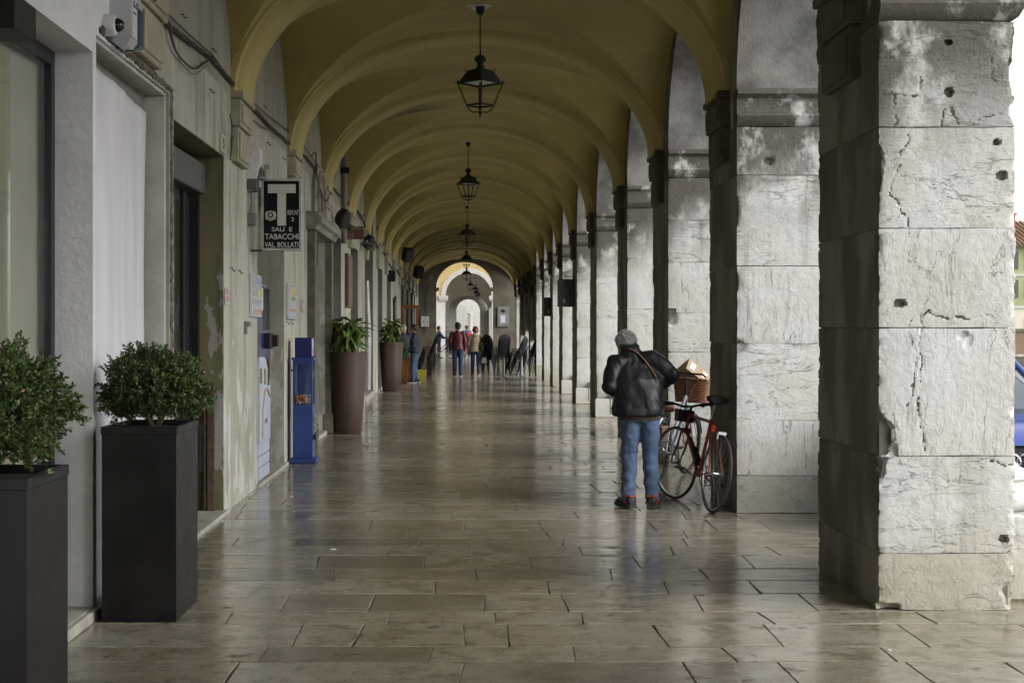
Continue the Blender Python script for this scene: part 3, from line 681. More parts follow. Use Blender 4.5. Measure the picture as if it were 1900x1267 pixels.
# ---- end wall with its arch
ew = thing('end_wall', 'dim stone end wall of the arcade with a round arch onto the street', 'wall', (0, END, 0))
def cross_arch(parent, xl, xr, a0, a1, zs, rise, th, top, mats, name='arch_wall', n=28, yo=0.0):
    mb = MB(); c, r_ = (a0+a1)/2, (a1-a0)/2
    mb.box(xl, a0, yo, yo+th, -0.15, top, 0); mb.box(a1, xr, yo, yo+th, -0.15, top, 0)
    v = []
    for k in range(n+1):
        a = math.pi*k/n; x, z = c-r_*math.cos(a), zs+rise*math.sin(a); v += [(x, yo, z), (x, yo+th, z), (x, yo, top), (x, yo+th, top)]
    mb.add(v, [(4*k, 4*k+4, 4*k+6, 4*k+2) for k in range(n)]+[(4*k+1, 4*k+3, 4*k+7, 4*k+5) for k in range(n)], 0)
    mb.add(v, [(4*k, 4*k+1, 4*k+5, 4*k+4) for k in range(n)], len(mats)-1)
    return mb.obj(name, list(mats), parent, ang=35)
cross_arch(ew, -5, XP+PW-0.003, -1.56, 1.29, 3.60, 1.30, 0.85, TOP, [ENDWALL, ENDWALL])
for (a, b_) in ((-1.66, -1.42), (1.15, 1.39)):
    mb = MB(); mb.ringloft([(3.42, 0.06), (3.50, 0.0), (3.60, 0.0)], a, b_, -0.05, 0.9); mb.obj('impost', ENDWALL, ew)
# ---- second arcade across the street
Y2 = 85.0
sa = thing('second_arcade', 'paler second arcade across the street with a white stone arch', 'building', (0, Y2, 0))
mats2 = [YELLOWW, WHITEST]
cross_arch(sa, -1.32-0.0, 6, -1.31, 1.47, 3.52, 1.36, 0.7, 12, [YELLOWW, WHITEST], 'facade')
mb = MB(); mb.box(-6, -1.72, 0, 0.7, -0.15, 12, 0); mb.obj('facade', WHITEST, sa); mb = MB(); mb.box(-1.72, -1.32, 0.004, 0.7, -0.15, 12, 0); mb.obj('facade', YELLOWW, sa)
mb = MB(); mb.box(-1.95, -1.31, -0.02, 0.69, -0.14, 3.3); mb.obj('pier', STONE_PLAIN, sa)
mb = MB(); mb.box(1.473, 1.93, -0.02, 0.69, -0.14, 3.3); mb.obj('pier', STONE_PLAIN, sa)
mb = MB(); n = 36; v = []
for k in range(n+1):
    a = math.pi*k/n
    for r_, yy in ((1.375, -0.03), (1.375, 0.5), (1.66, -0.03), (1.66, 0.1)):
        v.append((0.08-r_*math.cos(a)*1.0, yy, 3.52+(r_-0.015)*math.sin(a)))
mb.add(v, [(4*k, 4*k+4, 4*k+6, 4*k+2) for k in range(n)]+[(4*k, 4*k+1, 4*k+5, 4*k+4) for k in range(n)]+[(4*k+2, 4*k+6, 4*k+7, 4*k+3) for k in range(n)])
mb.obj('archivolt', WHITEST, sa)
for (a, b_) in ((-1.70, -1.15), (1.31, 1.86)):
    mb = MB(); mb.ringloft([(3.15, 0.12), (3.2, 0.05), (3.34, 0.0), (3.515, 0.0)], a, b_, -0.14, 0.72); mb.obj('capital', WHITEST, sa)
P2 = [i*4.6 for i in range(0, 15)]
xl2 = lambda d: -2.05
GREYW = M('second_arcade_wall', (0.40, 0.385, 0.345), (0.33, 0.315, 0.28), 0.85, 1.0)
YE2 = P2[-1]+1
for i, yy in enumerate(P2):
    rib(yy+0.7, 3.42, sa, PALEV, 20, xl2, XP, ZS); 
    if i+1 < len(P2): vault_bay(yy+0.7, P2[i+1]+0.7, 3.42, 3.42, sa, PALEV, 8, xl2, XP)
    if i: mb = MB(); mb.box(XP, XP+PW, yy, yy+PD, -0.15, 3.6); mb.obj('pillar', STONE_PLAIN, sa)
    if i+1 < len(P2): arch_bay(yy+PD, P2[i+1], 'arch', XP, XP+PW, 3.6, TOP, None, sa, (GREYW, GREYW, GREYW), 14); pier_over(yy, yy+PD, sa, (GREYW,), XP, XP+PW, 3.603)
mb = MB()
for k in range(14):
    y0 = 1.5+k*4.6; mb.box(-2.6, -2.05, y0-2.0+0.2, y0+1.0, -0.15, TOP); mb.box(-2.6, -2.05, y0+1.0, y0+2.8, 3.0, TOP); mb.box(-2.6, -2.45, y0+1.0, y0+2.8, -0.15, 3.0)
mb.obj('shop_front', GREYW, sa)
mb = MB(); mb.box(-5, XP+PW, 0.7, P2[-1]+1.2, TOP+0.002, 12); mb.obj('upper_wall', YELLOWW, sa)
cross_arch(sa, -3, XP+PW, -1.15, 1.35, 3.4, 1.25, 0.8, TOP, [GREYW, WHITEST], 'end_arch', 20, P2[-1]+1.3)
mb = MB(); mb.box(-3, 3.9, 0, P2[-1]+40, -0.159, -0.01); mb.obj('pavement', M('far_paving', (0.2, 0.175, 0.135), (0.15, 0.13, 0.1), 0.35, 2), sa)
fw = thing('white_gatehouse', 'bright white stone gateway beyond the far end of the second arcade', 'building', (0, Y2+P2[-1]+24, 0))
cross_arch(fw, -9, 9, -1.5, 0.0, 3.6, 0.75, 0.8, 11, [WHITEST, WHITEST], 'wall', 14); mb = MB(); mb.box(-12, 12, 14, 14.5, -0.15, 7); mb.obj('rear_wall', WHITEST, fw)
mb = MB(); mb.lathe([(0.34, 0), (0.34, 0.3), (0.28, 0.35), (0.26, 3.2), (0.34, 3.3), (0.36, 3.5)], (0.35, -1.2, -0.1), 14); mb.obj('column', WHITEST, fw)

# ---- across the piazza
gb = thing('green_house', 'green rendered house with brown shutters and tiled roof across the piazza', 'building', (0, 120, 0))
GREENW = M('green_render', (0.34, 0.36, 0.20), (0.30, 0.315, 0.17), 0.85, 0.5); CREAM = M('cream_render', (0.58, 0.55, 0.45), (0.52, 0.49, 0.40), 0.85, 0.5)
SHUT = flat('brown_shutter', (0.10, 0.075, 0.06)); TILE = M('roof_tile', (0.30, 0.19, 0.12), (0.20, 0.12, 0.075), 0.85, 2.2, 0.5, 6, stretch=(3, 1, 1))
mb = MB(); mb.box(40, 80, 0, 12, 3.3, 8.5); mb.obj('wall', GREENW, gb)
mb = MB(); mb.box(40, 80, 0.02, 12, -0.15, 3.3); mb.obj('ground_floor', CREAM, gb)
for z in (3.25, 5.95): mb = MB(); mb.box(39.95, 80, -0.08, 0.1, z, z+0.22); mb.obj('string_course', WHITEST, gb)
mb = MB(); mb.add([(39.4, -0.7, 8.45), (80.6, -0.7, 8.45), (80.6, 6, 11), (39.4, 6, 11), (80.6, 12.7, 8.45), (39.4, 12.7, 8.45)], [(0, 1, 2, 3), (3, 2, 4, 5), (0, 3, 5), (1, 4, 2)])
rf = mb.obj('roof', TILE, gb)
mb = MB(); mb.box(46.6, 47.2, 2.5, 3.2, 9.0, 11.3); mb.box(46.5, 47.3, 2.4, 3.3, 11.3, 11.5); mb.obj('chimney', flat('chimney_brick', (0.34, 0.12, 0.08)), rf)
mb = MB()
for k in range(100): mb.tube([(39.5+0.41*k, -0.75, 8.50), (39.5+0.41*k, 5.9, 11.02)], 0.10, 5)
o = mb.obj('tile_rows', TILE, rf)
for k in range(14):
    for z in (4.15, 6.55):
        x = 46.2+k*2.45-1.1; mb = MB(); mb.box(x, x+0.9, -0.05, 0.06, z, z+1.5); wi = mb.obj('window', DARKGL, gb)
        for xx in (x-0.46, x+0.91):
            mb = MB(); mb.box(xx, xx+0.45, -0.11, -0.04, z, z+1.5)
            for s_ in range(9): mb.box(xx+0.05, xx+0.40, -0.13, -0.105, z+0.08+s_*0.155, z+0.18+s_*0.155)
            mb.obj('shutter', SHUT, wi, smooth=False)
    mb = MB(); x = 44.6+k*2.45
    for s_ in range(3): mb.box(x, x+1.7, -0.06, 0.05, 0.0+s_*0.85, 0.75+s_*0.85)
    mb.obj('garage_panel', CREAM, gb, smooth=False)
bw = thing('brick_parapet', 'low weathered brick wall with stone coping across the piazza', 'wall', (0, 58, 0))
BRICK = M('old_brick', (0.26, 0.17, 0.11), (0.16, 0.125, 0.09), 0.9, 9, 0.6, 20, stretch=(1, 1, 2.5))
mb = MB(); mb.box(14, 60, 0, 0.4, 0.52, 1.40); mb.obj('brickwork', BRICK, bw)
mb = MB(); mb.box(13.9, 60, -0.08, 0.5, 1.403, 1.55, bev=0.03); mb.obj('coping', ROUGHST, bw)
mb = MB(); mb.box(14, 60, -0.12, 0.5, 0.40, 0.517, bev=0.02); mb.obj('ledge', THRESH, bw)
mb = MB(); mb.box(14, 60, -0.05, 0.5, -0.15, 0.397); mb.obj('footing', ROUGHST, bw)
# ================================================================== THINGS ON AND BY THE SHOP WALL
def on_wall(px, py, off=0.0):                     # point on the shop wall under a pixel
    d = 1.985/((867-px)/2639-0.0065); return Vector((xw(d)+off, d, CH-(py-609)/2639*d))
BEIGE = M('beige_shop_blind', (0.55, 0.52, 0.42), (0.48, 0.45, 0.36), 0.8, 1.5)
FRAMEK = flat('black_window_frame', (0.012, 0.012, 0.014), 0.4)
# shop window in the white wall
t = thing('shop_window', 'large shop window with black frame in the white painted wall', 'window', (0, 0, 0))
mb = MB(); mb.box(-0.255, -0.205, 7.655, 7.725, 0.062, 3.065); mb.box(-0.255, -0.205, 4.56, 7.654, 2.99, 3.065); mb.box(-0.255, -0.205, 4.56, 7.654, 0.062, 0.12); mb.box(-0.255, -0.205, 4.56, 4.63, 0.121, 2.989); shear(mb); mb.obj('frame', FRAMEK, t, smooth=False)
mb = MB(); mb.box(-0.236, -0.224, 4.632, 7.653, 0.121, 2.988); shear(mb); mb.obj('pane', GLASS, t)
mb = MB()
mb.box(-0.30, -0.285, 5.9, 8.0, 0.05, 3.2)
shear(mb); mb.obj('blind', BEIGE, t, smooth=False)
mb = MB(); mb.box(-1.2, -0.26, 3.9, 8.3, 0.0, 0.05); mb.box(-1.2, -0.525, 8.2, 8.3, 0.0, 3.3); mb.box(-1.2, -0.525, 3.9, 4.0, 0.0, 3.3); mb.box(-1.2, -0.525, 3.9, 8.3, 3.2, 3.3); shear(mb); mb.obj('display_box', BEIGE, t)
mb = MB(); p = on_wall(40, 50)
mb.box(-0.20, 0.02, 6.30, 6.62, 2.90, 3.06, bev=0.006); shear(mb); tag(mb.obj('door_closer_box', BLACKM), 'black square box fixed under the shop window lintel', 'box')
# white sheet over the closed opening
mb = MB(); ny, nz = 60, 60; v = []
for j in range(nz+1):
    for i in range(ny+1):
        u, w = i/ny, j/nz; y_ = 7.83+1.83*u; z = 0.02+3.06*w-0.05*u*w**3
        y_ += -0.16*max(0, u-0.5)*math.exp(-((w-0.55)/0.35)**2) if u > 0.5 else 0
        off = -0.075-0.05*u+0.006*math.sin(u*15+2*math.sin(w*3))+0.002*math.sin(u*41+w*3)+0.02*noise.noise(Vector((u*4, w*1.5, 2)))
        v.append((off, y_, z))
mb.add(v, [(j*(ny+1)+i, j*(ny+1)+i+1, (j+1)*(ny+1)+i+1, (j+1)*(ny+1)+i) for j in range(nz) for i in range(ny)])
shear(mb); o = mb.obj('white_sheet', M('white_sheet_fabric', (0.62, 0.62, 0.65), (0.54, 0.54, 0.57), 0.75, 1.5, 0.15, 5, stretch=(3, 3, 0.4))); md = o.modifiers.new('t', 'SOLIDIFY'); md.thickness = 0.004
tag(o, 'plain white sheet hung over the opening with broken masonry edges', 'sheet')
mb = MB(); mb.box(-0.17, -0.156, 7.79, 9.79, -0.02, 3.2); shear(mb); mb.obj('board', GREYREV, sw)
# door 1: dark metal door with roller housing
t = thing('dark_shop_door', 'tall dark metal shop door with roller housing in olive reveal', 'door')
mb = MB(); mb.box(-0.30, -0.27, 9.94, 12.04, 0.03, 2.70); shear(mb); mb.obj('leaf', DOORD, t)
for yy in (10.55, 11.15, 11.55): mb = MB(); mb.box(-0.268, -0.245, yy, yy+0.07, 0.035, 2.69); shear(mb); mb.obj('stile', DOORD, t)
mb = MB(); mb.box(-0.266, -0.262, 11.23, 11.54, 0.2, 2.6); mb.box(-0.266, -0.262, 10.63, 11.14, 0.2, 2.6); shear(mb); mb.obj('pane', DARKGL, t)
mb = MB(); mb.box(-0.30, -0.15, 9.945, 12.02, 2.70, 2.95, bev=0.01); shear(mb); mb.obj('roller_housing', flat('housing_grey', (0.085, 0.085, 0.08)), t)
mb = MB(); mb.box(-0.268, -0.20, 11.955, 12.03, 0.035, 2.69); shear(mb); mb.obj('guide_rail', BLACKM, t)
mb = MB(); mb.box(-0.13, -0.075, 12.0, 12.043, 0.03, 1.12, bev=0.005); mb.box(-0.16, -0.145, 12.0, 12.043, 0.03, 1.1); shear(mb); mb.obj('rusty_rail', M('rust', (0.06, 0.045, 0.03), (0.12, 0.08, 0.05), 0.8, 20), t)
# plain doors in the other openings
def plain_door(y0, y1, zt, zb, dp, label, mat, k):
    t = thing('shop_door', label, 'door', group='doors set back in the shop wall')
    mb = MB(); mb.box(-dp-0.04, -dp, y0+0.07, y1-0.07, zb+0.02, zt-0.5); shear(mb); mb.obj('leaf', mat, t)
    mb = MB(); mb.box(-dp-0.05, -dp+0.03, y0+0.008, y0+0.069, zb, zt-0.01); mb.box(-dp-0.05, -dp+0.03, y1-0.069, y1-0.008, zb, zt-0.01); mb.box(-dp-0.05, -dp+0.03, y0+0.07, y1-0.07, zt-0.49, zt-0.40); shear(mb); mb.obj('frame', GREYREV, t, smooth=False)
    mb = MB(); mb.box(-dp-0.03, -dp-0.01, y0+0.07, y1-0.07, zt-0.395, zt-0.01); shear(mb); mb.obj('fanlight', DARKGL, t)
GREYD = flat('grey_door_paint', (0.12, 0.12, 0.11)); BROWND = flat('brown_door_wood', (0.075, 0.05, 0.033))
names = {22.3: 'grey doorway behind the nearer tall brown pot', 26.3: 'grey doorway just past the tall brown framed panel', 30.3: 'deep dark passage door between the two tall brown pots', 35.2: 'grey doorway behind the farther tall brown pot', 39.7: 'grey doorway under the small pale box, beyond the second pot',
         44.3: 'lower doorway beside the dark menu board', 49.5: 'doorway with the orange framed glass door', 54.7: 'doorway just beyond the orange framed door', 59.6: 'next to last doorway before the end wall', 64.2: 'last doorway before the dim end wall'}
for k, (y0, y1, zt, zb, dp, kind) in enumerate(OPEN):
    if kind in ('grey', 'passage'): plain_door(y0, y1, zt, zb, dp-0.07 if kind == 'grey' else 0.46, names[y0], [GREYD, BROWND, DARKGL][k % 3], k)
# tobacco shop doorway
t = thing('tobacco_shop_door', 'dark tobacco shop doorway behind the cigarette machine', 'door')
mb = MB(); mb.box(-0.36, -0.33, 14.10, 16.22, 0.03, 2.97); shear(mb); mb.obj('leaf', DARKGL, t)
for z in (2.15, 2.45, 2.7): mb = MB(); mb.box(-0.328, -0.30, 14.10, 16.22, z, z+0.05); shear(mb); mb.obj('rail', BLACKM, t)
mb = MB(); mb.box(-0.24, -0.16, 16.12, 16.225, 0.03, 1.62, bev=0.006); shear(mb); mb.obj('rusty_rail', M('rust_b', (0.07, 0.05, 0.03), (0.14, 0.09, 0.05), 0.8, 30), t)
# portal: stone jambs, lintel with moulding, oval medallion panel
t = thing('stone_portal', 'carved stone door surround with an oval medallion above the doorway', 'portal')
PORT = M('portal_stone', (0.29, 0.27, 0.225), (0.19, 0.175, 0.14), 0.75, 5, 0.6, 35, bd=0.01); PORT2 = M('portal_dark_stone', (0.15, 0.135, 0.10), (0.09, 0.08, 0.06), 0.75, 5, 0.5, 35)
for (a, b_) in ((18.72, 18.998), (21.202, 21.52)):
    mb = MB(); mb.box(-0.30, 0.10, a, b_, 0.0, 2.86, bev=0.01); shear(mb); mb.obj('jamb', PORT2, t)
    mb = MB(); mb.box(-0.02, 0.125, a-0.01, b_+0.01, 0.0, 0.30, bev=0.01); shear(mb); mb.obj('plinth', PORT2, t)
mb = MB(); pr = [(0.05, 2.865), (0.12, 2.87), (0.15, 2.93), (0.20, 2.96), (0.205, 3.02), (0.15, 3.06), (0.17, 3.09), (0.02, 3.10), (0.0, 3.10), (0.0, 2.865)]
v = [(p_[0], yy, p_[1]) for yy in (18.55, 21.65) for p_ in pr]; n = len(pr)
mb.add(v, [(i, (i+1) % n, n+(i+1) % n, n+i) for i in range(n)]+[tuple(reversed(range(n))), tuple(range(n, 2*n))]); shear(mb); mb.obj('cornice', PORT, t, ang=25)
mb = MB(); pts = []; n = 40
mb.box(0.004, 0.05, 19.25, 20.95, 3.102, 3.36, bev=0.01)
for k in range(n+1):
    a = math.pi*k/n; pts.append((20.1-0.85*math.cos(a), 3.36+0.50*math.sin(a)))
v = [(x, yy, zz) for x in (0.004, 0.05) for yy, zz in pts]
mb.add(v, [tuple(range(n+1)), tuple(reversed(range(n+1, 2*n+2)))]+[(i, n+1+i, n+2+i, i+1) for i in range(n)]); shear(mb); mb.obj('panel', PORT, t, ang=30)
mb = MB(); pts = [(0.055, 20.1+0.50*math.cos(2*math.pi*k/40), 3.42+0.33*math.sin(2*math.pi*k/40)) for k in range(40)]; mb.tube(pts, 0.035, 8, closed=True); shear(mb); med = mb.obj('medallion_ring', PORT, t)
mb = MB(); pts = [(0.052, 20.1+0.47*math.cos(2*math.pi*k/40), 3.42+0.31*math.sin(2*math.pi*k/40)) for k in range(40)]; mb.add(pts, [tuple(range(40))]); shear(mb); mb.obj('medallion_field', M('pink_field', (0.26, 0.17, 0.14), (0.2, 0.13, 0.11), 0.8, 8), t)
mb = MB(); mb.ball((0.06, 20.08, 3.30), 0.09, 10, sc=(0.5, 1.2, 1)); mb.ball((0.06, 20.0, 3.42), 0.07, 10, sc=(0.5, 1, 1.2)); mb.ball((0.06, 20.22, 3.33), 0.06, 10, sc=(0.5, 1, 1)); shear(mb); mb.obj('carving', PORT2, t)
mb = MB(); mb.box(-0.36, -0.33, 19.0, 21.2, 0.05, 2.86); shear(mb); mb.obj('door_leaf', DARKGL, t)
mb = MB(); mb.box(-0.28, -0.10, 19.0, 21.2, 2.5, 2.855); shear(mb); mb.obj('roller_housing', flat('housing_grey2', (0.06, 0.058, 0.05)), t)
# cap moulding on the far jamb of the passage
mb = MB(); mb.ringloft([(3.34, 0.05), (3.42, 0.0), (3.48, 0.0)], -0.50, 0.05, 33.12, 33.45); shear(mb); mb.obj('jamb_cap', CORBEL, sw)
# cigarette vending machine
t = thing('cigarette_machine', 'tall blue and white cigarette vending machine in the tobacco doorway', 'vending machine')
MB_BODY = flat('machine_white', (0.52, 0.58, 0.70), 0.35); MB_BLUE = flat('machine_navy', (0.012, 0.02, 0.12), 0.2); MB_CY = flat('machine_blue', (0.03, 0.09, 0.38), 0.25)
mb = MB(); mb.box(-0.32, -0.03, 14.12, 14.95, 0.035, 2.02, bev=0.01); shear(mb); mb.obj('cabinet', MB_BODY, t)
mb = MB(); mb.box(-0.029, 0.0, 14.13, 14.94, 1.25, 2.0, bev=0.006); shear(mb); mb.obj('display', MB_BLUE, t)
mb = MB(); mb.box(-0.029, 0.004, 14.5, 14.94, 1.55, 1.98, bev=0.004); shear(mb); mb.obj('screen', DARKGL, t)
mb = MB(); mb.box(-0.026, 0.006, 14.13, 14.45, 1.75, 1.98, bev=0.004); shear(mb); mb.obj('notice', WHITEP, t)
mb = MB(); mb.box(0.002, 0.05, 14.62, 14.92, 1.36, 1.52, bev=0.01); mb.box(0.02, 0.10, 14.84, 14.98, 1.38, 1.50, bev=0.01); shear(mb); mb.obj('card_reader', BLACKM, t)
v = []; mb = MB(); n = 14
prof = [(14.13, 0.42), (14.94, 0.42), (14.94, 0.95)]+[(14.94-0.16*math.sin(math.pi/2*k/n)-0.3*(k/n)**3, 0.95+0.33*k/n) for k in range(1, n+1)]+[(14.13, 1.28)]
v = [(x, a, b_) for x in (-0.029, 0.014) for a, b_ in prof]; n = len(prof)
mb.add(v, [tuple(reversed(range(n))), tuple(range(n, 2*n))]+[(i, (i+1) % n, n+(i+1) % n, n+i) for i in range(n)]); shear(mb); mb.obj('front_panel', MB_BODY, t, ang=30)
mb = MB(); mb.tube([(0.016, 14.32, 0.46), (0.016, 14.34, 0.75), (0.016, 14.46, 0.93), (0.016, 14.66, 0.95), (0.016, 14.85, 0.86)], 0.012, 6); shear(mb); mb.obj('trim', M('tan_trim', (0.40, 0.28, 0.16)), t)
mb = MB(); mb.box(0.0145, 0.018, 14.16, 14.28, 1.02, 1.17); shear(mb); mb.obj('coin_plate', M('brass', (0.3, 0.2, 0.06), metal=0.8), t)
mb = MB(); mb.box(0.0145, 0.02, 14.72, 14.80, 0.98, 1.16); shear(mb); mb.obj('slot', BLACKM, t)
mb = MB(); mb.box(0.0145, 0.022, 14.46, 14.56, 1.0, 1.16, bev=0.004); shear(mb); mb.obj('crest', M('gold', (0.45, 0.28, 0.07), (0.08, 0.05, 0.02), 0.4, 60), t)
for (z0, z1) in ((0.05, 0.17), (0.18, 0.285), (0.295, 0.41)): mb = MB(); mb.box(-0.029, 0.004, 14.13, 14.94, z0, z1, bev=0.004); shear(mb); mb.obj('base_panel', MB_BODY, t)
text_mesh('mooi', 0.10, flat('grey_letter', (0.16, 0.16, 0.2)), parent=t, loc=(xw(14.6)+0.0155, 14.60, 0.60), rot=(R(90), 0, R(90)), sx=1.0)
# T sign
t = thing('tobacco_sign', 'black and white T sign of the tobacco shop projecting from the wall', 'sign', (at(523.5, 465, 13.6).x, 13.6, at(523, 465, 13.6).z))
SB = flat('sign_black', (0.006, 0.006, 0.007), 0.5, spec=0.15); SWh = flat('sign_white', (0.50, 0.50, 0.47), 0.5); SFr = M('sign_frame', (0.42, 0.42, 0.40), (0.30, 0.29, 0.27), 0.5, 12)
k = 13.6/2639                                                # metres per photo pixel at the sign
Wd, Hd = 74*k, 132*k
mb = MB(); mb.box(-Wd/2+0.02, Wd/2-0.02, -0.05, 0.05, 0.02, Hd-0.02); mb.obj('panel', SB, t)
mb = MB(); e = 0.021
for (a, b_, c, d) in ((-Wd/2, -Wd/2+e, 0, Hd), (Wd/2-e, Wd/2, 0, Hd), (-Wd/2+e, Wd/2-e, 0, e), (-Wd/2+e, Wd/2-e, Hd-e, Hd)): mb.box(a, b_, -0.06, 0.06, c, d)
mb.obj('frame', SFr, t, smooth=False)
def sp(zx, zy): return ((480+zx/7.922-523.5)*k, (465-(320+zy/7.922))*k)      # sign zoom pixels -> sign plane
(x0, z1), (x1, z0) = sp(145, 183), sp(553, 313); (x2, _), (x3, z2) = sp(285, 0), sp(412, 788)
mb = MB(); mb.add([(x0, -0.054, z1), (x1, -0.054, z1), (x1, -0.054, z0), (x3, -0.054, z0), (x3, -0.054, z2), (x2, -0.054, z2), (x2, -0.054, z0), (x0, -0.054, z0)]+[(a, -0.0505, b_) for a, b_ in ((x0, z1), (x1, z1), (x1, z0), (x3, z0), (x3, z2), (x2, z2), (x2, z0), (x0, z0))],
   [(7, 6, 3, 2, 1, 0), (6, 5, 4, 3)]+[(i, (i+1) % 8, 8+(i+1) % 8, 8+i) for i in range(8)]); mb.obj('letter_t', SWh, t, smooth=False)
def sign_text(s_, cx, yb, hpx, wpx):
    x, z = sp(cx, yb); o = text_mesh(s_, hpx/7.922*k/0.70, SWh, parent=t, loc=(x, -0.054, z), bold=0.0006)
    o.scale.x = (wpx/7.922*k)/max(1e-4, o.dimensions.x)
sign_text('RIV.N\u00b0', 518, 632, 72, 165); sign_text('3', 509, 722, 55, 34); sign_text('SALI  E', 352, 872, 62, 300); sign_text('TABACCHI', 350, 986, 80, 490); sign_text('VAL. BOLLATI', 348, 1100, 72, 490)
mb = MB(); cx, cz = sp(186, 630); r_ = 50/7.922*k
mb.torus((cx, -0.052, cz), r_, r_*0.17, 'y', 30, 6)
for i in range(14): a = 2*math.pi*i/14; mb.obox((cx+r_*1.1*math.cos(a), -0.052, cz+r_*1.1*math.sin(a)), (r_*0.16*math.cos(a), 0, r_*0.16*math.sin(a)), (0, 0.002, 0), (-r_*0.07*math.sin(a), 0, r_*0.07*math.cos(a)))
st = []
for i in range(10): a = math.pi/2+math.pi*i/5; q_ = r_*(0.72 if i % 2 == 0 else 0.30); st.append((cx+q_*math.cos(a), -0.0535, cz+q_*math.sin(a)))
mb.add(st+[(p_[0], -0.0503, p_[2]) for p_ in st], [tuple(range(10)), tuple(reversed(range(10, 20)))]+[(i, 10+i, 10+(i+1) % 10, (i+1) % 10) for i in range(10)])
for s_ in (-1, 1):
    pts = [(cx+s_*r_*1.45*math.cos(a), -0.052, cz-0.1*r_+r_*1.45*math.sin(a)) for a in [R(-85+i*17) for i in range(9)]]; mb.tube(pts, r_*0.16, 5)
    mb.tube([(cx, -0.052, cz-r_*1.65), (cx+s_*r_*0.9, -0.052, cz-r_*1.35), (cx+s_*r_*1.5, -0.052, cz-r_*1.1)], r_*0.13, 5)
mb.obj('emblem', SWh, t)
mb = MB(); p = xw(13.6)-at(523.5, 465, 13.6).x
mb.tube([(p, 0, 0.0), (-Wd/2, 0, 0.0)], 0.012, 6); mb.tube([(p, 0, Hd), (-Wd/2, 0, Hd)], 0.012, 6); mb.obj('bracket', M('rusty_iron', (0.10, 0.075, 0.05), (0.05, 0.04, 0.03), 0.7, 30), t)
# floodlight on top of the sign, siren above it, alarm box and dome camera
t = thing('floodlight', 'old grey ribbed floodlight above the tobacco sign', 'lamp', at(480, 334, 13.5))
mb = MB(); mb.lathe([(0.075, 0.0), (0.075, 0.025), (0.055, 0.03), (0.05, 0.09), (0.03, 0.12), (0.0, 0.12)], (0, 0, 0), 16); mb.obj('housing', flat('flood_grey', (0.10, 0.105, 0.11)), t)
mb = MB(); 
for i in range(14): a = 2*math.pi*i/14; mb.obox((0.056*math.cos(a), 0.056*math.sin(a), 0.06), (0.010*math.cos(a), 0.010*math.sin(a), 0), (-0.003*math.sin(a), 0.003*math.cos(a), 0), (0, 0, 0.03))
mb.obj('cooling_fin', flat('flood_grey2', (0.13, 0.13, 0.14)), t)
mb = MB(); mb.tube([(0, 0, 0.1), (-0.04, 0, 0.18), (-0.10, 0, 0.2)], 0.012, 6); mb.box(0.05, 0.10, -0.02, 0.02, 0.10, 0.14); mb.obj('arm', flat('flood_grey3', (0.25, 0.25, 0.25)), t)
t = thing('wall_siren', 'white alarm siren with a curved front beside the corbel', 'alarm', (xw(13.5), 13.45, 2.86))
mb = MB(); pr = [(0, 0), (0.05, -0.0), (0.075, 0.06), (0.10, 0.18), (0.125, 0.32), (0.12, 0.40), (0.08, 0.44), (0, 0.44)]; v = [(a, yy, b_) for yy in (-0.09, 0.09) for a, b_ in pr]; n = len(pr)
mb.add(v, [tuple(reversed(range(n))), tuple(range(n, 2*n))]+[(i, (i+1) % n, n+(i+1) % n, n+i) for i in range(n)]); mb.obj('casing', WHITEP, t, ang=25)
mb = MB(); mb.box(0.0, 0.09, -0.094, 0.094, 0.0, 0.12, bev=0.01); mb.obj('base', flat('siren_dark', (0.09, 0.09, 0.11)), t)
mb = MB(); mb.tube([(0.03, 0, 0.0), (0.03, 0.02, -0.12), (0.01, 0.03, -0.22)], 0.01, 6); mb.box(0, 0.07, -0.05, 0.07, -0.32, -0.2, bev=0.01); mb.obj('junction', flat('junction_grey', (0.16, 0.155, 0.14)), t)
t = thing('alarm_box', 'white and silver alarm box with blue lettering high on the white wall', 'alarm', (xw(8.2), 8.23, 3.11))
mb = MB(); mb.ringloft([(0.08, 0.03), (0.11, 0.0), (0.60, 0.0), (0.62, 0.02)], 0.0, 0.12, -0.13, 0.13); mb.obj('casing', M('silver_plastic', (0.50, 0.51, 0.55), (0.42, 0.43, 0.47), 0.25, 2), t)
mb = MB(); mb.box(0.121, 0.133, -0.13, -0.02, 0.12, 0.60, bev=0.005); mb.obj('front_strip', WHITEP, t)
mb = MB(); mb.box(0.02, 0.135, 0.04, 0.135, 0.08, 0.33, bev=0.02); mb.obj('lens', flat('blue_grey_lens', (0.06, 0.085, 0.13), 0.15), t)
text_mesh('G-ST', 0.058, flat('navy_letter', (0.03, 0.03, 0.16)), parent=t, loc=(0.134, -0.12, 0.29), rot=(R(90), 0, R(90)), align='LEFT', bold=0.001)
text_mesh('ALLARMI', 0.018, flat('navy_letter2', (0.05, 0.05, 0.2)), parent=t, loc=(0.134, -0.12, 0.255), rot=(R(90), 0, R(90)), align='LEFT')
t = thing('dome_camera', 'small white dome security camera below the alarm box', 'camera', (xw(8.0), 7.985, 3.27)); t.scale = (0.82, 0.82, 0.82)
mb = MB(); mb.lathe([(0.075, 0.0), (0.075, 0.05), (0.068, 0.075), (0.05, 0.085)], (0, 0, 0), 24, ax='x'); mb.obj('body', WHITEP, t)
mb = MB(); mb.lathe([(0.049, 0.08), (0.047, 0.10), (0.036, 0.122), (0.018, 0.134), (0.0, 0.137)], (0, 0, 0), 20, ax='x'); mb.obj('dome', flat('dome_glass', (0.008, 0.008, 0.009), 0.03), t)
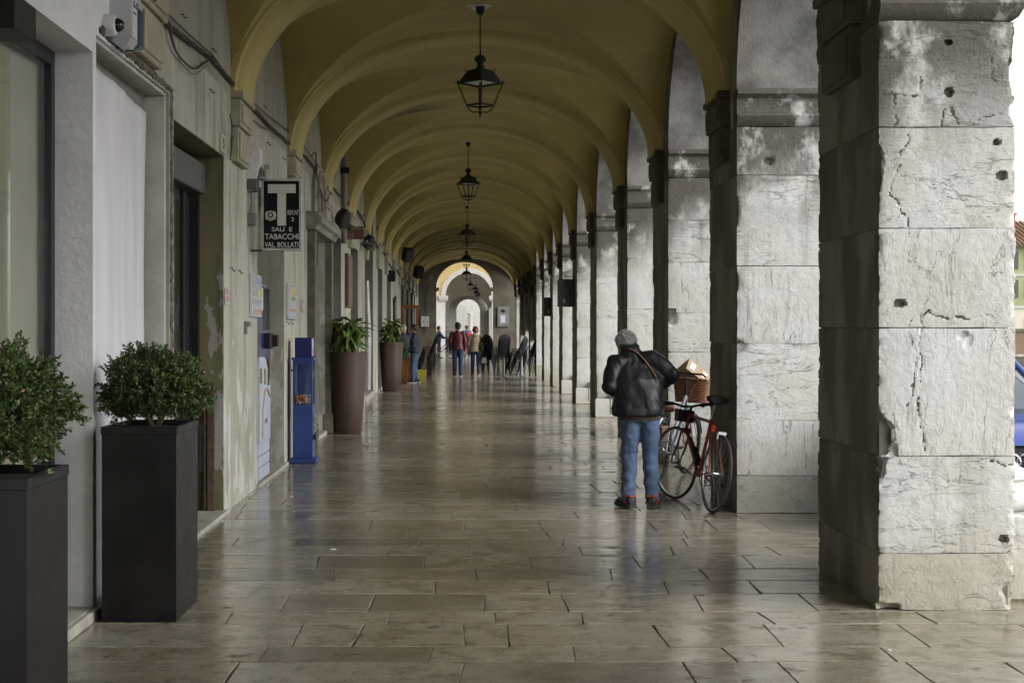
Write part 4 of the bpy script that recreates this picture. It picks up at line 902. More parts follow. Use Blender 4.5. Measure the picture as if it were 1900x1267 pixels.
# notices
def notice(px0, px1, py0, py1, label, cols, off=0.03):
    a, b_ = on_wall(px0, py0), on_wall(px1, py1); z1 = a.z; z0 = CH-(py1-609)/2639*a.y
    t = thing('notice_board', label, 'notice', (0, 0, 0))
    mb = MB(); mb.box(0.005, off, a.y, b_.y, z0, z1, bev=0.003); shear(mb); mb.obj('panel', M('notice_paper', (0.55, 0.57, 0.60), (0.48, 0.5, 0.54), 0.15, 5), t)
    q = random.Random(px0)
    for i, (u0, u1, w0, w1, c) in enumerate(cols):
        mb = MB(); mb.box(off+0.0005, off+0.002, a.y+(b_.y-a.y)*u0, a.y+(b_.y-a.y)*u1, z0+(z1-z0)*w0, z0+(z1-z0)*w1); shear(mb); mb.obj('print', M('print_%d_%d' % (px0, i), c, tuple(x*0.6+0.15 for x in c), 0.3, 60, lo=0.45, hi=0.55), t)
notice(462, 480, 507, 588, 'white framed notice left of the tobacco doorway with yellow and orange print', [(0.15, 0.9, 0.06, 0.18, (0.55, 0.28, 0.16)), (0.55, 0.95, 0.48, 0.64, (0.60, 0.62, 0.08)), (0.5, 0.95, 0.78, 0.9, (0.25, 0.33, 0.6)), (0.1, 0.45, 0.70, 0.92, (0.35, 0.36, 0.42)), (0.1, 0.45, 0.48, 0.62, (0.3, 0.32, 0.4)), (0.15, 0.9, 0.28, 0.42, (0.34, 0.36, 0.46))])
notice(530.5, 546, 525, 592, 'coloured notice panel right of the tobacco doorway', [(0.15, 0.9, 0.70, 0.88, (0.55, 0.40, 0.16)), (0.2, 0.9, 0.5, 0.66, (0.3, 0.5, 0.2)), (0.15, 0.9, 0.22, 0.3, (0.55, 0.2, 0.15)), (0.15, 0.9, 0.10, 0.18, (0.3, 0.4, 0.55)), (0.4, 0.8, 0.55, 0.62, (0.3, 0.2, 0.5))])
notice(416, 424, 532, 566, 'small red and white sticker on the plaster left of the tobacco notices', [(0.2, 0.9, 0.2, 0.5, (0.5, 0.16, 0.12)), (0.2, 0.9, 0.6, 0.9, (0.5, 0.18, 0.14))], 0.01)
notice(558, 561, 556, 580, 'tiny faded red card on the stone jamb past the tobacco doorway', [(0.2, 0.9, 0.2, 0.8, (0.4, 0.2, 0.16))], 0.02)
a = on_wall(407, 247); t = thing('house_number', 'small cream house number tile above the olive doorway', 'number plate', (0, 0, 0))
mb = MB(); mb.box(0.003, 0.015, a.y, a.y+0.24, a.z-0.15, a.z, bev=0.003); shear(mb); mb.obj('tile', flat('cream_tile', (0.48, 0.45, 0.34), 0.3), t)
text_mesh('5', 0.12, flat('number_ink', (0.1, 0.1, 0.12)), parent=t, loc=(xw(a.y)+0.017, a.y+0.12, a.z-0.115), rot=(R(90), 0, R(90)))
a = on_wall(452, 602); t = thing('wall_bracket', 'small grey metal bracket on the plaster left of the cigarette machine', 'bracket'); mb = MB(); mb.box(0.0, 0.05, a.y, a.y+0.14, a.z-0.02, a.z+0.03, bev=0.004); mb.box(0.0, 0.03, a.y, a.y+0.05, a.z-0.09, a.z-0.021); shear(mb); mb.obj('plate', flat('bracket_grey', (0.18, 0.18, 0.17)), t)
HOOKG = flat('hook_iron', (0.03, 0.028, 0.025))
HOOK_WORDS = ['highest on the plaster near the top wire', 'below the sagging cable loop', 'on bare plaster above the house number', 'right of the alarm siren', 'level with the corbel past the siren', 'above the tobacco sign', 'to the right of the sign top', 'just left of the tobacco notices, first', 'just left of the tobacco notices, second', 'right under the coloured notice', 'under the coloured notice, farther one']
for (px, py), wd in zip(((335, 32), (392, 95), (388, 171), (488, 200), (495, 268), (525, 241), (523, 296), (427, 501), (442, 506), (531, 600), (538, 600)), HOOK_WORDS):
    p = on_wall(px, py); mb = MB(); s_ = 0.018
    mb.tube([p+Vector((0, 0, s_)), p+Vector((0.02, 0, s_)), p+Vector((0.024, 0.0, 0)), p+Vector((0.036, 0.0, -s_*0.6)), p+Vector((0.045, 0.0, 0))], 0.005, 6)
    tag(mb.obj('wall_hook', HOOKG), 'small iron hook in the wall ' + wd, 'hook', 'iron hooks in the shop wall')
# cables along the wall: pixel polylines on the wall plane
def cable(pts, r, label, mat=CABLE, off=0.03, sag=0.0, twist=0):
    P = [on_wall(a, b_, off) for a, b_ in pts]; out = []
    for i in range(len(P)-1):
        n = 10
        for j in range(n):
            u = j/n; p0, p1, p2, p3 = P[max(i-1, 0)], P[i], P[i+1], P[min(i+2, len(P)-1)]; q_ = 0.5*((2*p1)+(p2-p0)*u+(2*p0-5*p1+4*p2-p3)*u*u+(3*p1-p0-3*p2+p3)*u**3); q_.z -= sag*4*u*(1-u)*(P[i+1]-P[i]).length; q_.x = xw(q_.y)+off; out.append(q_)
    out.append(P[-1]); mb = MB()
    if twist:
        for ph in (0, 2.1, 4.2): mb.tube([p+Vector((0.0, 0, 0))+Vector((0.012*math.cos(i*1.1+ph), 0, 0.012*math.sin(i*1.1+ph))) for i, p in enumerate(out)], r*0.75, 5)
    else: mb.tube(out, r, 6)
    tag(mb.obj('cable', mat), label, 'cable', 'cables along the shop wall')
cable([(262, 0), (300, 42), (385, 108), (440, 170), (478, 215), (520, 255), (565, 293), (612, 345), (660, 390), (673, 412)], 0.010, 'bundle of dark cables running high along the shop wall', sag=0.006, twist=1)
cable([(268, -12), (385, 100), (442, 166), (548, 255), (612, 335)], 0.006, 'thin upper wire above the cable bundle', sag=0.01)
cable([(304, 45), (318, 95), (350, 127), (372, 118), (385, 108)], 0.007, 'loose cable loop hanging under the bundle near the alarm box')
cable([(306, 45), (325, 110), (352, 138), (378, 120)], 0.004, 'thinner loop beside the loose hanging cable', CABLE_G)
cable([(440, 172), (448, 205), (478, 235), (497, 240)], 0.006, 'cable drooping over the corbel beside the siren')
cable([(420, 212), (424, 238), (421, 292)], 0.005, 'single wire hanging beside the house number')
cable([(421, 296), (427, 262), (432, 258), (462, 288)], 0.012, 'bent conduit leading to the siren', CABLE_G)
cable([(563, 290), (572, 285), (574, 330), (590, 372), (600, 360), (612, 320)], 0.008, 'cable looping across the oval medallion', off=0.10)
cable([(673, 412), (690, 440), (712, 470), (735, 500), (752, 515), (775, 535)], 0.018, 'distant cable bundle along the far part of the shop wall', sag=0.02, twist=1)
cable([(648, 375), (660, 395), (672, 398), (678, 395)], 0.007, 'sagging cable below the third visible rib', sag=0.05)
cable([(697, 420), (705, 440), (713, 452), (722, 430)], 0.012, 'cable loop under the far ribs', sag=0.03)
cable([(745, 500), (742, 512), (746, 516), (741, 530)], 0.015, 'dangling wires on the far wall', sag=0.02)
# downpipe
mb = MB(); p = on_wall(632, 300); mb.tube([(xw(p.y)+0.06, p.y, 3.0), (xw(p.y)+0.06, p.y, 4.6)], 0.05, 10); mb2 = MB(); mb2.box(-0.08, 0.09, -0.09, 0.09, -0.05, 0.05, bev=0.01)
t = thing('downpipe', 'grey vertical downpipe with black clamp high on the wall', 'pipe'); mb.obj('pipe', GREYREV, t); mb2.obj('clamp', BLACKM, t, loc=(xw(p.y)+0.06, p.y, CH+(609-317)/2639*p.y))
# speakers and lamps
def speaker(d, z, off, label, tilt, rz_, sc=1.0, oval=True):
    t = thing('wall_speaker', label, 'speaker', (xw(d)+off, d, z), rz_, 'black loudspeakers on the shop wall'); t.rotation_euler = (0, tilt, rz_); t.scale = (sc,)*3
    mb = MB()
    if oval: mb.lathe([(0.0, -0.12), (0.10, -0.12), (0.125, -0.09), (0.135, 0.02), (0.13, 0.08), (0.11, 0.10), (0, 0.105)], (0, 0, 0), 20, ax='x', sx=1.0, sy=1.5)
    else: mb.ringloft([(-0.2, 0.02), (-0.18, 0), (0.18, 0), (0.2, 0.02)], -0.12, 0.12, -0.13, 0.13)
    mb.obj('cabinet', BLACKM, t)
    mb = MB()
    if oval: mb.lathe([(0.0, 0.107), (0.105, 0.107), (0.10, 0.115), (0, 0.12)], (0, 0, 0), 20, ax='x', sy=1.5)
    else: mb.box(0.12, 0.13, -0.11, 0.11, -0.17, 0.17)
    mb.obj('grille', flat('speaker_grille', (0.03, 0.03, 0.032), 0.7), t)
    mb = MB(); mb.tube([(-0.1, 0, 0), (-off, 0, 0.0)], 0.02, 6); mb.obj('arm', BLACKM, t)
speaker(22.4, CH+(609-405)/2639*22.4, 0.17, 'black oval loudspeaker nearest, right of the stone portal', R(30), R(-45), 0.78)
speaker(29.2, CH+(609-450)/2639*29.2, 0.15, 'black oval loudspeaker above the second bare bulb lamp', R(30), R(-40), 0.8)
speaker(45.5, CH+(609-473)/2639*45.5, 0.38, 'black box loudspeaker high on the wall, first beyond the second pot', R(25), R(-60), 1.1, False)
speaker(58, CH+(609-505)/2639*58, 0.38, 'black box loudspeaker farthest away near the end wall', R(25), R(-60), 1.2, False)
speaker(40, CH+(609-512)/2639*40, 0.12, 'small pale box under the far cables', 0, 0, 0.8, False)
SHADE = flat('enamel_shade', (0.14, 0.14, 0.135), 0.3); BULB = glass_mat('bulb_glass', (0.93, 0.93, 0.90), 1.2)
def bulb_lamp(px, py, d, label):
    p = at(px, py, d); t = thing('wall_lamp', label, 'lamp', p, 0, 'bare bulb wall lamps')
    mb = MB(); mb.lathe([(0.045, 0.16), (0.05, 0.13), (0.21, 0.075), (0.215, 0.07), (0.20, 0.072), (0.04, 0.115)], (0, 0, 0), 24, cap=False); mb.obj('shade', SHADE, t)
    mb = MB(); mb.lathe([(0.0, -0.085), (0.05, -0.07), (0.07, -0.03), (0.066, 0.0), (0.04, 0.045), (0.025, 0.08)], (0, 0, 0), 16); mb.obj('bulb', BULB, t)
    mb = MB(); mb.lathe([(0.028, 0.05), (0.03, 0.13)], (0, 0, 0), 12); mb.tube([(0, 0, 0.15), (0, 0, 0.23), (-0.04, 0, 0.24), (xw(d)-p.x, 0, 0.24)], 0.012, 6); mb.obj('arm', BLACKM, t)
bulb_lamp(648, 433, 22.9, 'bare bulb lamp with flat shade nearest the stone portal'); bulb_lamp(679, 461, 29.0, 'second bare bulb lamp with flat pale shade, nearer the pots')
t = thing('brown_sign_box', 'brown box sign behind the first bare bulb', 'sign', (xw(24.8), 24.8, 0))
z0 = CH+(609-444)/2639*24.8; mb = MB(); mb.box(0.02, 0.34, -0.05, 0.05, z0, z0+0.22, bev=0.008); mb.box(0.0, 0.02, -0.02, 0.02, z0+0.05, z0+0.15); mb.obj('panel', flat('brown_sign', (0.095, 0.042, 0.03)), t)
mb = MB(); mb.box(0.03, 0.33, -0.052, -0.0505, z0+0.02, z0+0.2); mb.obj('face', flat('brown_face', (0.12, 0.05, 0.035)), t)
t = thing('framed_panel', 'narrow tall brown framed panel on the pale wall between doorways', 'panel'); d0 = on_wall(639.5, 520).y; mb = MB(); zt = CH+(609-470)/2639*d0; zb = CH+(609-570)/2639*d0
mb.box(0.004, 0.06, d0, d0+1.0, zb, zt, bev=0.006); shear(mb); mb.obj('frame', flat('panel_brown', (0.10, 0.06, 0.045)), t); mb = MB(); mb.box(0.061, 0.066, d0+0.06, d0+0.94, zb+0.06, zt-0.06); shear(mb); mb.obj('print', flat('panel_print', (0.14, 0.09, 0.07)), t)
# rolled clear sheet beside the passage
mb = MB(); p = xw(29.4); mb.tube([(p+0.12, 29.5, 0.3), (p+0.13, 29.48, 1.4), (p+0.10, 29.5, 2.55)], [0.09, 0.10, 0.06], 12, flat_=0.6); tag(mb.obj('rolled_sheet', M('clear_plastic_sheet', (0.45, 0.45, 0.45), (0.33, 0.33, 0.34), 0.12, 3, 0.6, 8, stretch=(4, 4, 0.6))), 'rolled pale plastic sheet standing against the wall before the passage', 'sheet')
# ================================================================== PLANTERS, PLANTS, MACHINES, LANTERNS
def leaf_mat(name, c1, c2, c3, rough=0.38, spotty=False):
    m, t, b = nodes(name)
    g = t.nodes.new('ShaderNodeNewGeometry'); r_ = g.outputs['Random Per Island']
    oi = t.nodes.new('ShaderNodeObjectInfo'); r_ = math_n(t, 'FRACT', math_n(t, 'ADD', r_, oi.outputs['Random']))
    c = mixc(t, maprange(t, r_, 0.05, 0.9), c1, c2); c = mixc(t, maprange(t, r_, 0.982, 0.986), c, c3)
    if spotty:
        v = coords(t); c = mixc(t, maprange(t, noise_n(t, v, 38, 3), 0.55, 0.62, 0, 0.8), c, (0.30, 0.30, 0.05))
    L(t, c, b.inputs['Base Color']); b.inputs['Roughness'].default_value = rough
    b.inputs['Transmission Weight'].default_value = 0.0
    return m
BOXW = leaf_mat('boxwood_leaf', (0.034, 0.066, 0.018), (0.08, 0.135, 0.034), (0.26, 0.16, 0.06))
TWIG = M('twig', (0.09, 0.06, 0.035), (0.05, 0.035, 0.02), 0.9, 20)
def leaves(P, D, S, wid=0.5, fold=0.25, rs=None):
    # P base points, D directions, S lengths -> one mesh of folded diamond leaves (numpy)
    n = len(P); rs = rs or np.random.RandomState(1)
    D = D/np.linalg.norm(D, axis=1)[:, None]
    a = rs.normal(size=(n, 3)); side = np.cross(D, a); side /= np.linalg.norm(side, axis=1)[:, None]; nrm = np.cross(side, D)
    S = S[:, None]
    v0 = P; v1 = P+D*S*0.5+side*S*wid*0.5+nrm*S*fold*0.3; v2 = P+D*S; v3 = P+D*S*0.5-side*S*wid*0.5+nrm*S*fold*0.3
    mid = P+D*S*0.5
    V = np.stack([v0, v1, v2, v3, mid], 1).reshape(-1, 3); F = []
    for i in range(n): o = 5*i; F += [(o, o+1, o+4), (o+1, o+2, o+4), (o+4, o+2, o+3), (o, o+4, o+3)]
    return V, F
def np_obj(name, V, F, mat, parent, smooth=False, kind=None):
    me = bpy.data.meshes.new(name); me.from_pydata([tuple(p) for p in V.tolist()], [], F); me.materials.append(mat)
    if smooth: me.polygons.foreach_set('use_smooth', [True]*len(F))
    o = link(name, me, parent)
    if kind: o['kind'] = kind
    return o
def boxwood(loc, rx, ry, rz_, zc, label, seed, ntw=620, bias=(0, 0)):
    t = thing('boxwood_shrub', label, 'shrub', loc, 0, 'clipped boxwood shrubs in the black planters'); rs = np.random.RandomState(seed)
    P, D, S = [], [], []; tw = MB()
    for i in range(7):
        a = rs.uniform(0, 6.28); e = Vector((rx*0.45*math.cos(a), ry*0.45*math.sin(a), zc-0.05)); tw.tube([(rs.uniform(-.03, .03), rs.uniform(-.03, .03), -0.05), e*0.5, e], [0.012, 0.009, 0.004], 5)
    for i in range(ntw):
        u = rs.normal(size=3); u /= np.linalg.norm(u)
        if u[2] < -0.75: u[2] *= -0.5
        k = 1+0.34*noise.fractal(Vector((u*1.9).tolist())+Vector((seed, 0, 0)), 1.0, 2.0, 3)+rs.uniform(-0.07, 0.07)
        if rs.rand() < 0.13: k += rs.uniform(0.04, 0.20)
        depth = 1-abs(rs.normal(0, 0.16))
        tip = np.array([u[0]*rx*k+bias[0]*u[2]*0.1, u[1]*ry*k, u[2]*rz_*k+zc])*1.0
        tip[:2] *= depth; tip[2] = zc+(tip[2]-zc)*depth
        d0 = u*0.75+rs.normal(0, 0.35, 3)+np.array([0, 0, 0.25]); d0 /= np.linalg.norm(d0)
        ln = rs.uniform(0.05, 0.10); nl = int(ln/0.0068)
        tw.tube([tuple(tip-d0*ln), tuple(tip)], 0.0012, 3, cap=False)
        for j in range(nl):
            s_ = j/nl; p = tip-d0*ln*(1-s_)
            for q in range(2):
                a = rs.normal(size=3); a -= d0*a.dot(d0); a /= np.linalg.norm(a)
                P.append(p); D.append(a*0.9+d0*(0.5+0.6*s_)); S.append(rs.uniform(0.014, 0.022))
    V, F = leaves(np.array(P), np.array(D), np.array(S), 0.55, 0.3, rs)
    np_obj('foliage', V, F, BOXW, t, kind='stuff'); tw.obj('twigs', TWIG, t)
    return t
def planter(x0, x1, y0, y1, h, label):
    t = thing('planter_box', label, 'planter', ((x0+x1)/2, (y0+y1)/2, 0), 0, 'tall black planter boxes'); w, d = (x1-x0)/2, (y1-y0)/2
    mb = MB(); mb.ringloft([(0.0, 0.008), (0.01, 0.004), (h-0.045, 0.004)], -w, w, -d, d); mb.obj('box', PLANTER, t, ang=30)
    mb = MB(); e = 0.022
    for (a, b_, c, dd) in ((-w, w, -d, -d+e), (-w, w, d-e, d), (-w, -w+e, -d+e+0.0005, d-e-0.0005), (w-e, w, -d+e+0.0005, d-e-0.0005)): mb.box(a, b_, c, dd, h-0.044, h, bev=0.003)
    mb.obj('rim', PLANTER, t, ang=30)
    mb = MB(); mb.box(-w+e, w-e, -d+e, d-e, h-0.06, h-0.035); mb.obj('soil', SOIL, t)
planter(-1.965, -1.54, 4.98, 5.50, 1.045, 'tall black planter box at the left edge, nearest')
planter(-1.956, -1.55, 7.59, 8.20, 1.045, 'tall black planter box second from the left edge, before the white sheet')
boxwood((-1.79, 5.24, 1.03), 0.315, 0.31, 0.262, 0.235, 'boxwood shrub cut off by the left edge, in the nearest planter', 4, 1800)
boxwood((-1.735, 7.90, 1.03), 0.278, 0.28, 0.235, 0.22, 'boxwood shrub with brown tips in front of the white sheet', 9, 1750)
# big round pots with aucuba plants
def round_pot(x, y, label):
    t = thing('round_pot', label, 'pot', (x, y, 0), 0, 'tall tapered brown pots')
    mb = MB(); mb.lathe([(0.0, 0.0), (0.212, 0.0), (0.222, 0.012), (0.268, 0.6), (0.30, 1.20), (0.302, 1.215), (0.285, 1.218), (0.262, 1.21), (0.258, 1.10), (0.0, 1.10)], (0, 0, 0), 40); mb.obj('vessel', POT, t, ang=45)
    mb = MB(); mb.lathe([(0.19, 1.10), (0.21, 1.225), (0.20, 1.228), (0.18, 1.13)], (0, 0, 0), 28, cap=False); mb.obj('inner_pot', flat('terracotta', (0.20, 0.085, 0.05)), t)
    mb = MB(); mb.lathe([(0.0, 1.175), (0.2, 1.17)], (0, 0, 0), 20, cap=False); mb.obj('soil', SOIL, t)
round_pot(-1.81, 21.38, 'tall brown pot nearest, to the right of the blue toy machine')
round_pot(-1.90, 35.6, 'tall brown pot farther back beside the spiky plant')
AUC = leaf_mat('aucuba_leaf', (0.055, 0.11, 0.028), (0.12, 0.19, 0.045), (0.22, 0.24, 0.05), 0.3, True)
def leaf_geo(mb, Ln, Wd, droop, n=6):
    v = []; 
    for i in range(n+1):
        s_ = i/n; w = Wd*math.sin(math.pi*min(1, s_*0.96+0.02))**0.8*(1-0.25*s_); z = -droop*s_*s_*Ln; x = Ln*s_*(1-0.25*droop*s_)
        v += [(x, -w/2, z+0.12*w), (x, 0, z), (x, w/2, z+0.12*w)]
    mb.add(v, [(3*i+j, 3*i+3+j, 3*i+4+j, 3*i+1+j) for i in range(n) for j in range(2)])
leaf_mes = []
for k in range(4): mb = MB(); leaf_geo(mb, 0.17+0.02*k, 0.066+0.006*k, 0.4+0.2*k); leaf_mes.append(mb.mesh('leaf', AUC))
def aucuba(loc, label, seed, n=270, joined=False, R0=(0.36, 0.36, 0.28), zc=0.33):
    t = thing('aucuba_plant', label, 'plant', loc, 0, 'spotted leafy plants in the tall brown pots'); q = random.Random(seed); stem = MB(); tips = []
    for i in range(16):
        a = q.uniform(0, 6.28); r_ = q.uniform(0.1, 0.9); e = Vector((R0[0]*0.75*r_*math.cos(a), R0[1]*0.75*r_*math.sin(a), zc+R0[2]*(0.95-0.6*r_*r_)*q.uniform(0.6, 1.0)))
        stem.tube([(0.05*math.cos(a), 0.05*math.sin(a), -0.02), (e.x*0.5, e.y*0.5, e.z*0.6), e], [0.008, 0.006, 0.004], 5); tips.append(e)
    stem.obj('stem', M('green_stem', (0.07, 0.10, 0.03), (0.1, 0.08, 0.04), 0.6), t); big = MB()
    for i in range(n):
        tip = tips[i % len(tips)]; f = q.uniform(0.0, 1.0); b_ = Vector((tip.x*(0.5+0.5*f), tip.y*(0.5+0.5*f), tip.z*(0.2+0.8*f)))
        a = math.atan2(tip.y, tip.x)+q.gauss(0, 1.1); el = R(q.uniform(-45, 60)); me = leaf_mes[i % 4]
        M4 = Matrix.Translation(b_) @ Matrix.Rotation(a, 4, 'Z') @ Matrix.Rotation(-el, 4, 'Y') @ Matrix.Rotation(q.gauss(0, 0.5), 4, 'X') @ Matrix.Scale(q.uniform(0.75, 1.25), 4)
        if joined: big.add([M4 @ v.co for v in me.vertices], [tuple(p.vertices) for p in me.polygons])
        else: o = link('leaf', me, t); o.matrix_local = M4
    if joined: o = big.obj('foliage', AUC, t); o['kind'] = 'stuff'
aucuba((-1.81, 21.38, 1.17), 'spotted leafy plant in the nearer tall brown pot', 3)
aucuba((-1.90, 35.6, 1.17), 'spotted leafy plant in the farther tall brown pot', 8, 230, True, (0.36, 0.36, 0.30), 0.32)
t = thing('square_pot', 'glazed brown square pot holding the spiky plant', 'pot', (-1.83, 40.2, 0)); mb = MB(); mb.ringloft([(0, 0.03), (0.02, 0.025), (0.66, 0.0), (0.67, 0.02), (0.6, 0.035)], -0.15, 0.15, -0.15, 0.15); mb.obj('vessel', POTG, t, ang=30)
mb = MB(); mb.lathe([(0, 0.61), (0.12, 0.605)], (0, 0, 0), 12, cap=False); mb.obj('soil', SOIL, t)
t = thing('tall_slim_pot', 'slim copper coloured pot behind the spiky plant', 'pot', (-1.70, 42.2, 0)); mb = MB(); mb.ringloft([(0, 0.02), (0.7, 0.0), (0.71, 0.02), (0.6, 0.03)], -0.10, 0.10, -0.12, 0.12); mb.obj('vessel', POTG, t, ang=30); mb = MB(); mb.box(-0.07, 0.07, -0.08, 0.08, 0.58, 0.62); mb.obj('soil', SOIL, t)
t = thing('yucca_plant', 'spiky dark green yucca beside the man in the navy jacket', 'plant', (-1.80, 40.2, 0.62)); q = random.Random(2)
YUC = leaf_mat('yucca_leaf', (0.03, 0.085, 0.025), (0.06, 0.14, 0.035), (0.09, 0.17, 0.05), 0.35)
for i in range(46):
    Ln = q.uniform(0.45, 0.85); mb = MB(); leaf_geo(mb, Ln, 0.055, q.uniform(0.15, 0.9), 7); o = mb.obj('leaf', YUC, t); a = q.uniform(0, 6.28)
    o.matrix_local = Matrix.Translation((0, 0, q.uniform(0, 0.15))) @ Matrix.Rotation(a, 4, 'Z') @ Matrix.Rotation(-R(q.uniform(25, 88)), 4, 'Y')
mb = MB(); mb.tube([(0, 0, -0.03), (0, 0, 0.16)], 0.03, 8); mb.obj('trunk', TWIG, t)
# blue capsule toy machine
t = thing('toy_capsule_machine', 'blue coin operated capsule toy machine beside the tobacco doorway', 'vending machine', (-1.915, 16.68, 0))
BLUE = M('machine_paint_blue', (0.028, 0.066, 0.235), (0.022, 0.05, 0.19), 0.35, 3, 0.1, 50); NAVY = flat('topper_navy', (0.012, 0.014, 0.11), 0.3)
mb = MB(); mb.ringloft([(0, 0.01), (0.01, 0), (0.05, 0.0), (0.06, 0.02)], -0.155, 0.155, -0.19, 0.19); mb.obj('base', BLUE, t, ang=30)
w, d = 0.115, 0.15
mb = MB(); mb.box(-w, w, -d, d, 0.061, 0.68, bev=0.004)
for (x0, x1, y0, y1) in ((-w, -w+0.022, -d, d), (w-0.022, w, -d, -d+0.03), (w-0.022, w, d-0.03, d), (-w+0.022, w-0.022, d-0.02, d)): mb.box(x0, x1, y0, y1, 0.681, 1.20)
mb.box(-w+0.0225, w-0.0225, -d, -d+0.02, 1.15, 1.20); mb.obj('cabinet', BLUE, t, smooth=False)
mb = MB(); mb.ringloft([(1.201, -0.012), (1.225, -0.012), (1.232, 0.01)], -w, w, -d, d); mb.obj('lid', BLUE, t, ang=30)
mb = MB(); hx = [(-0.088, 0.72), (0.06, 0.72), (0.085, 0.75), (0.09, 1.10), (0.07, 1.145), (-0.07, 1.145), (-0.09, 1.11)]
mb.box(-w+0.023, w-0.023, -d+0.006, -d+0.010, 0.681, 1.149); mb.obj('front_pane', GLASS, t)
mb = MB(); mb.box(w-0.010, w-0.006, -d+0.031, d-0.031, 0.681, 1.199); mb.obj('side_pane', GLASS, t)
mb = MB(); mb.box(-w+0.023, -w+0.025, -d+0.03, d-0.03, 0.69, 1.19); mb.obj('liner', flat('liner_blue', (0.10, 0.14, 0.32)), t)
q = random.Random(4); CAPS = [flat('capsule_red', (0.40, 0.05, 0.03), 0.2), flat('capsule_orange', (0.55, 0.22, 0.04), 0.2), flat('capsule_white', (0.6, 0.58, 0.52), 0.2), flat('capsule_brown', (0.20, 0.07, 0.03), 0.2)]
for i in range(44):
    lay = i//15; j = i % 15; mb = MB(); c = (-0.07+0.035*(j % 5)+q.uniform(-.006, .006), -0.105+0.075*(j//5)+q.uniform(-.01, .01), 0.70+0.034*lay+q.uniform(0, 0.01)); mb.ball(c, 0.021, 10); mb.obj('capsule', CAPS[q.randrange(4)], t)
mb = MB(); mb.box(-0.095, 0.10, -0.10, 0.12, 1.233, 1.46, bev=0.004); mb.obj('topper', NAVY, t)
mb = MB(); mb.box(0.1005, 0.103, -0.09, 0.11, 1.25, 1.45); mb.obj('topper_print', M('topper_print', (0.12, 0.22, 0.42), (0.5, 0.6, 0.62), 0.25, 9), t)
for z in (0.52, 0.40): mb = MB(); mb.box(w+0.0005, w+0.02, -0.09, 0.09, z-0.045, z+0.045, bev=0.004); mb.lathe([(0.02, 0), (0.02, 0.02), (0.012, 0.03)], (w+0.02, 0.0, z), 12, ax='x'); mb.obj('coin_mechanism', M('coin_plate', (0.14, 0.14, 0.14), (0.3, 0.3, 0.3), 0.35, 40), t)
mb = MB(); mb.box(w+0.0005, w+0.03, -0.08, 0.08, 0.27, 0.33, bev=0.005); mb.obj('chute', BLACKM, t)
mb = MB(); mb.ball((-w-0.008, -d+0.02, 1.08), 0.013, 8); mb.obj('lock', BLACKM, t)
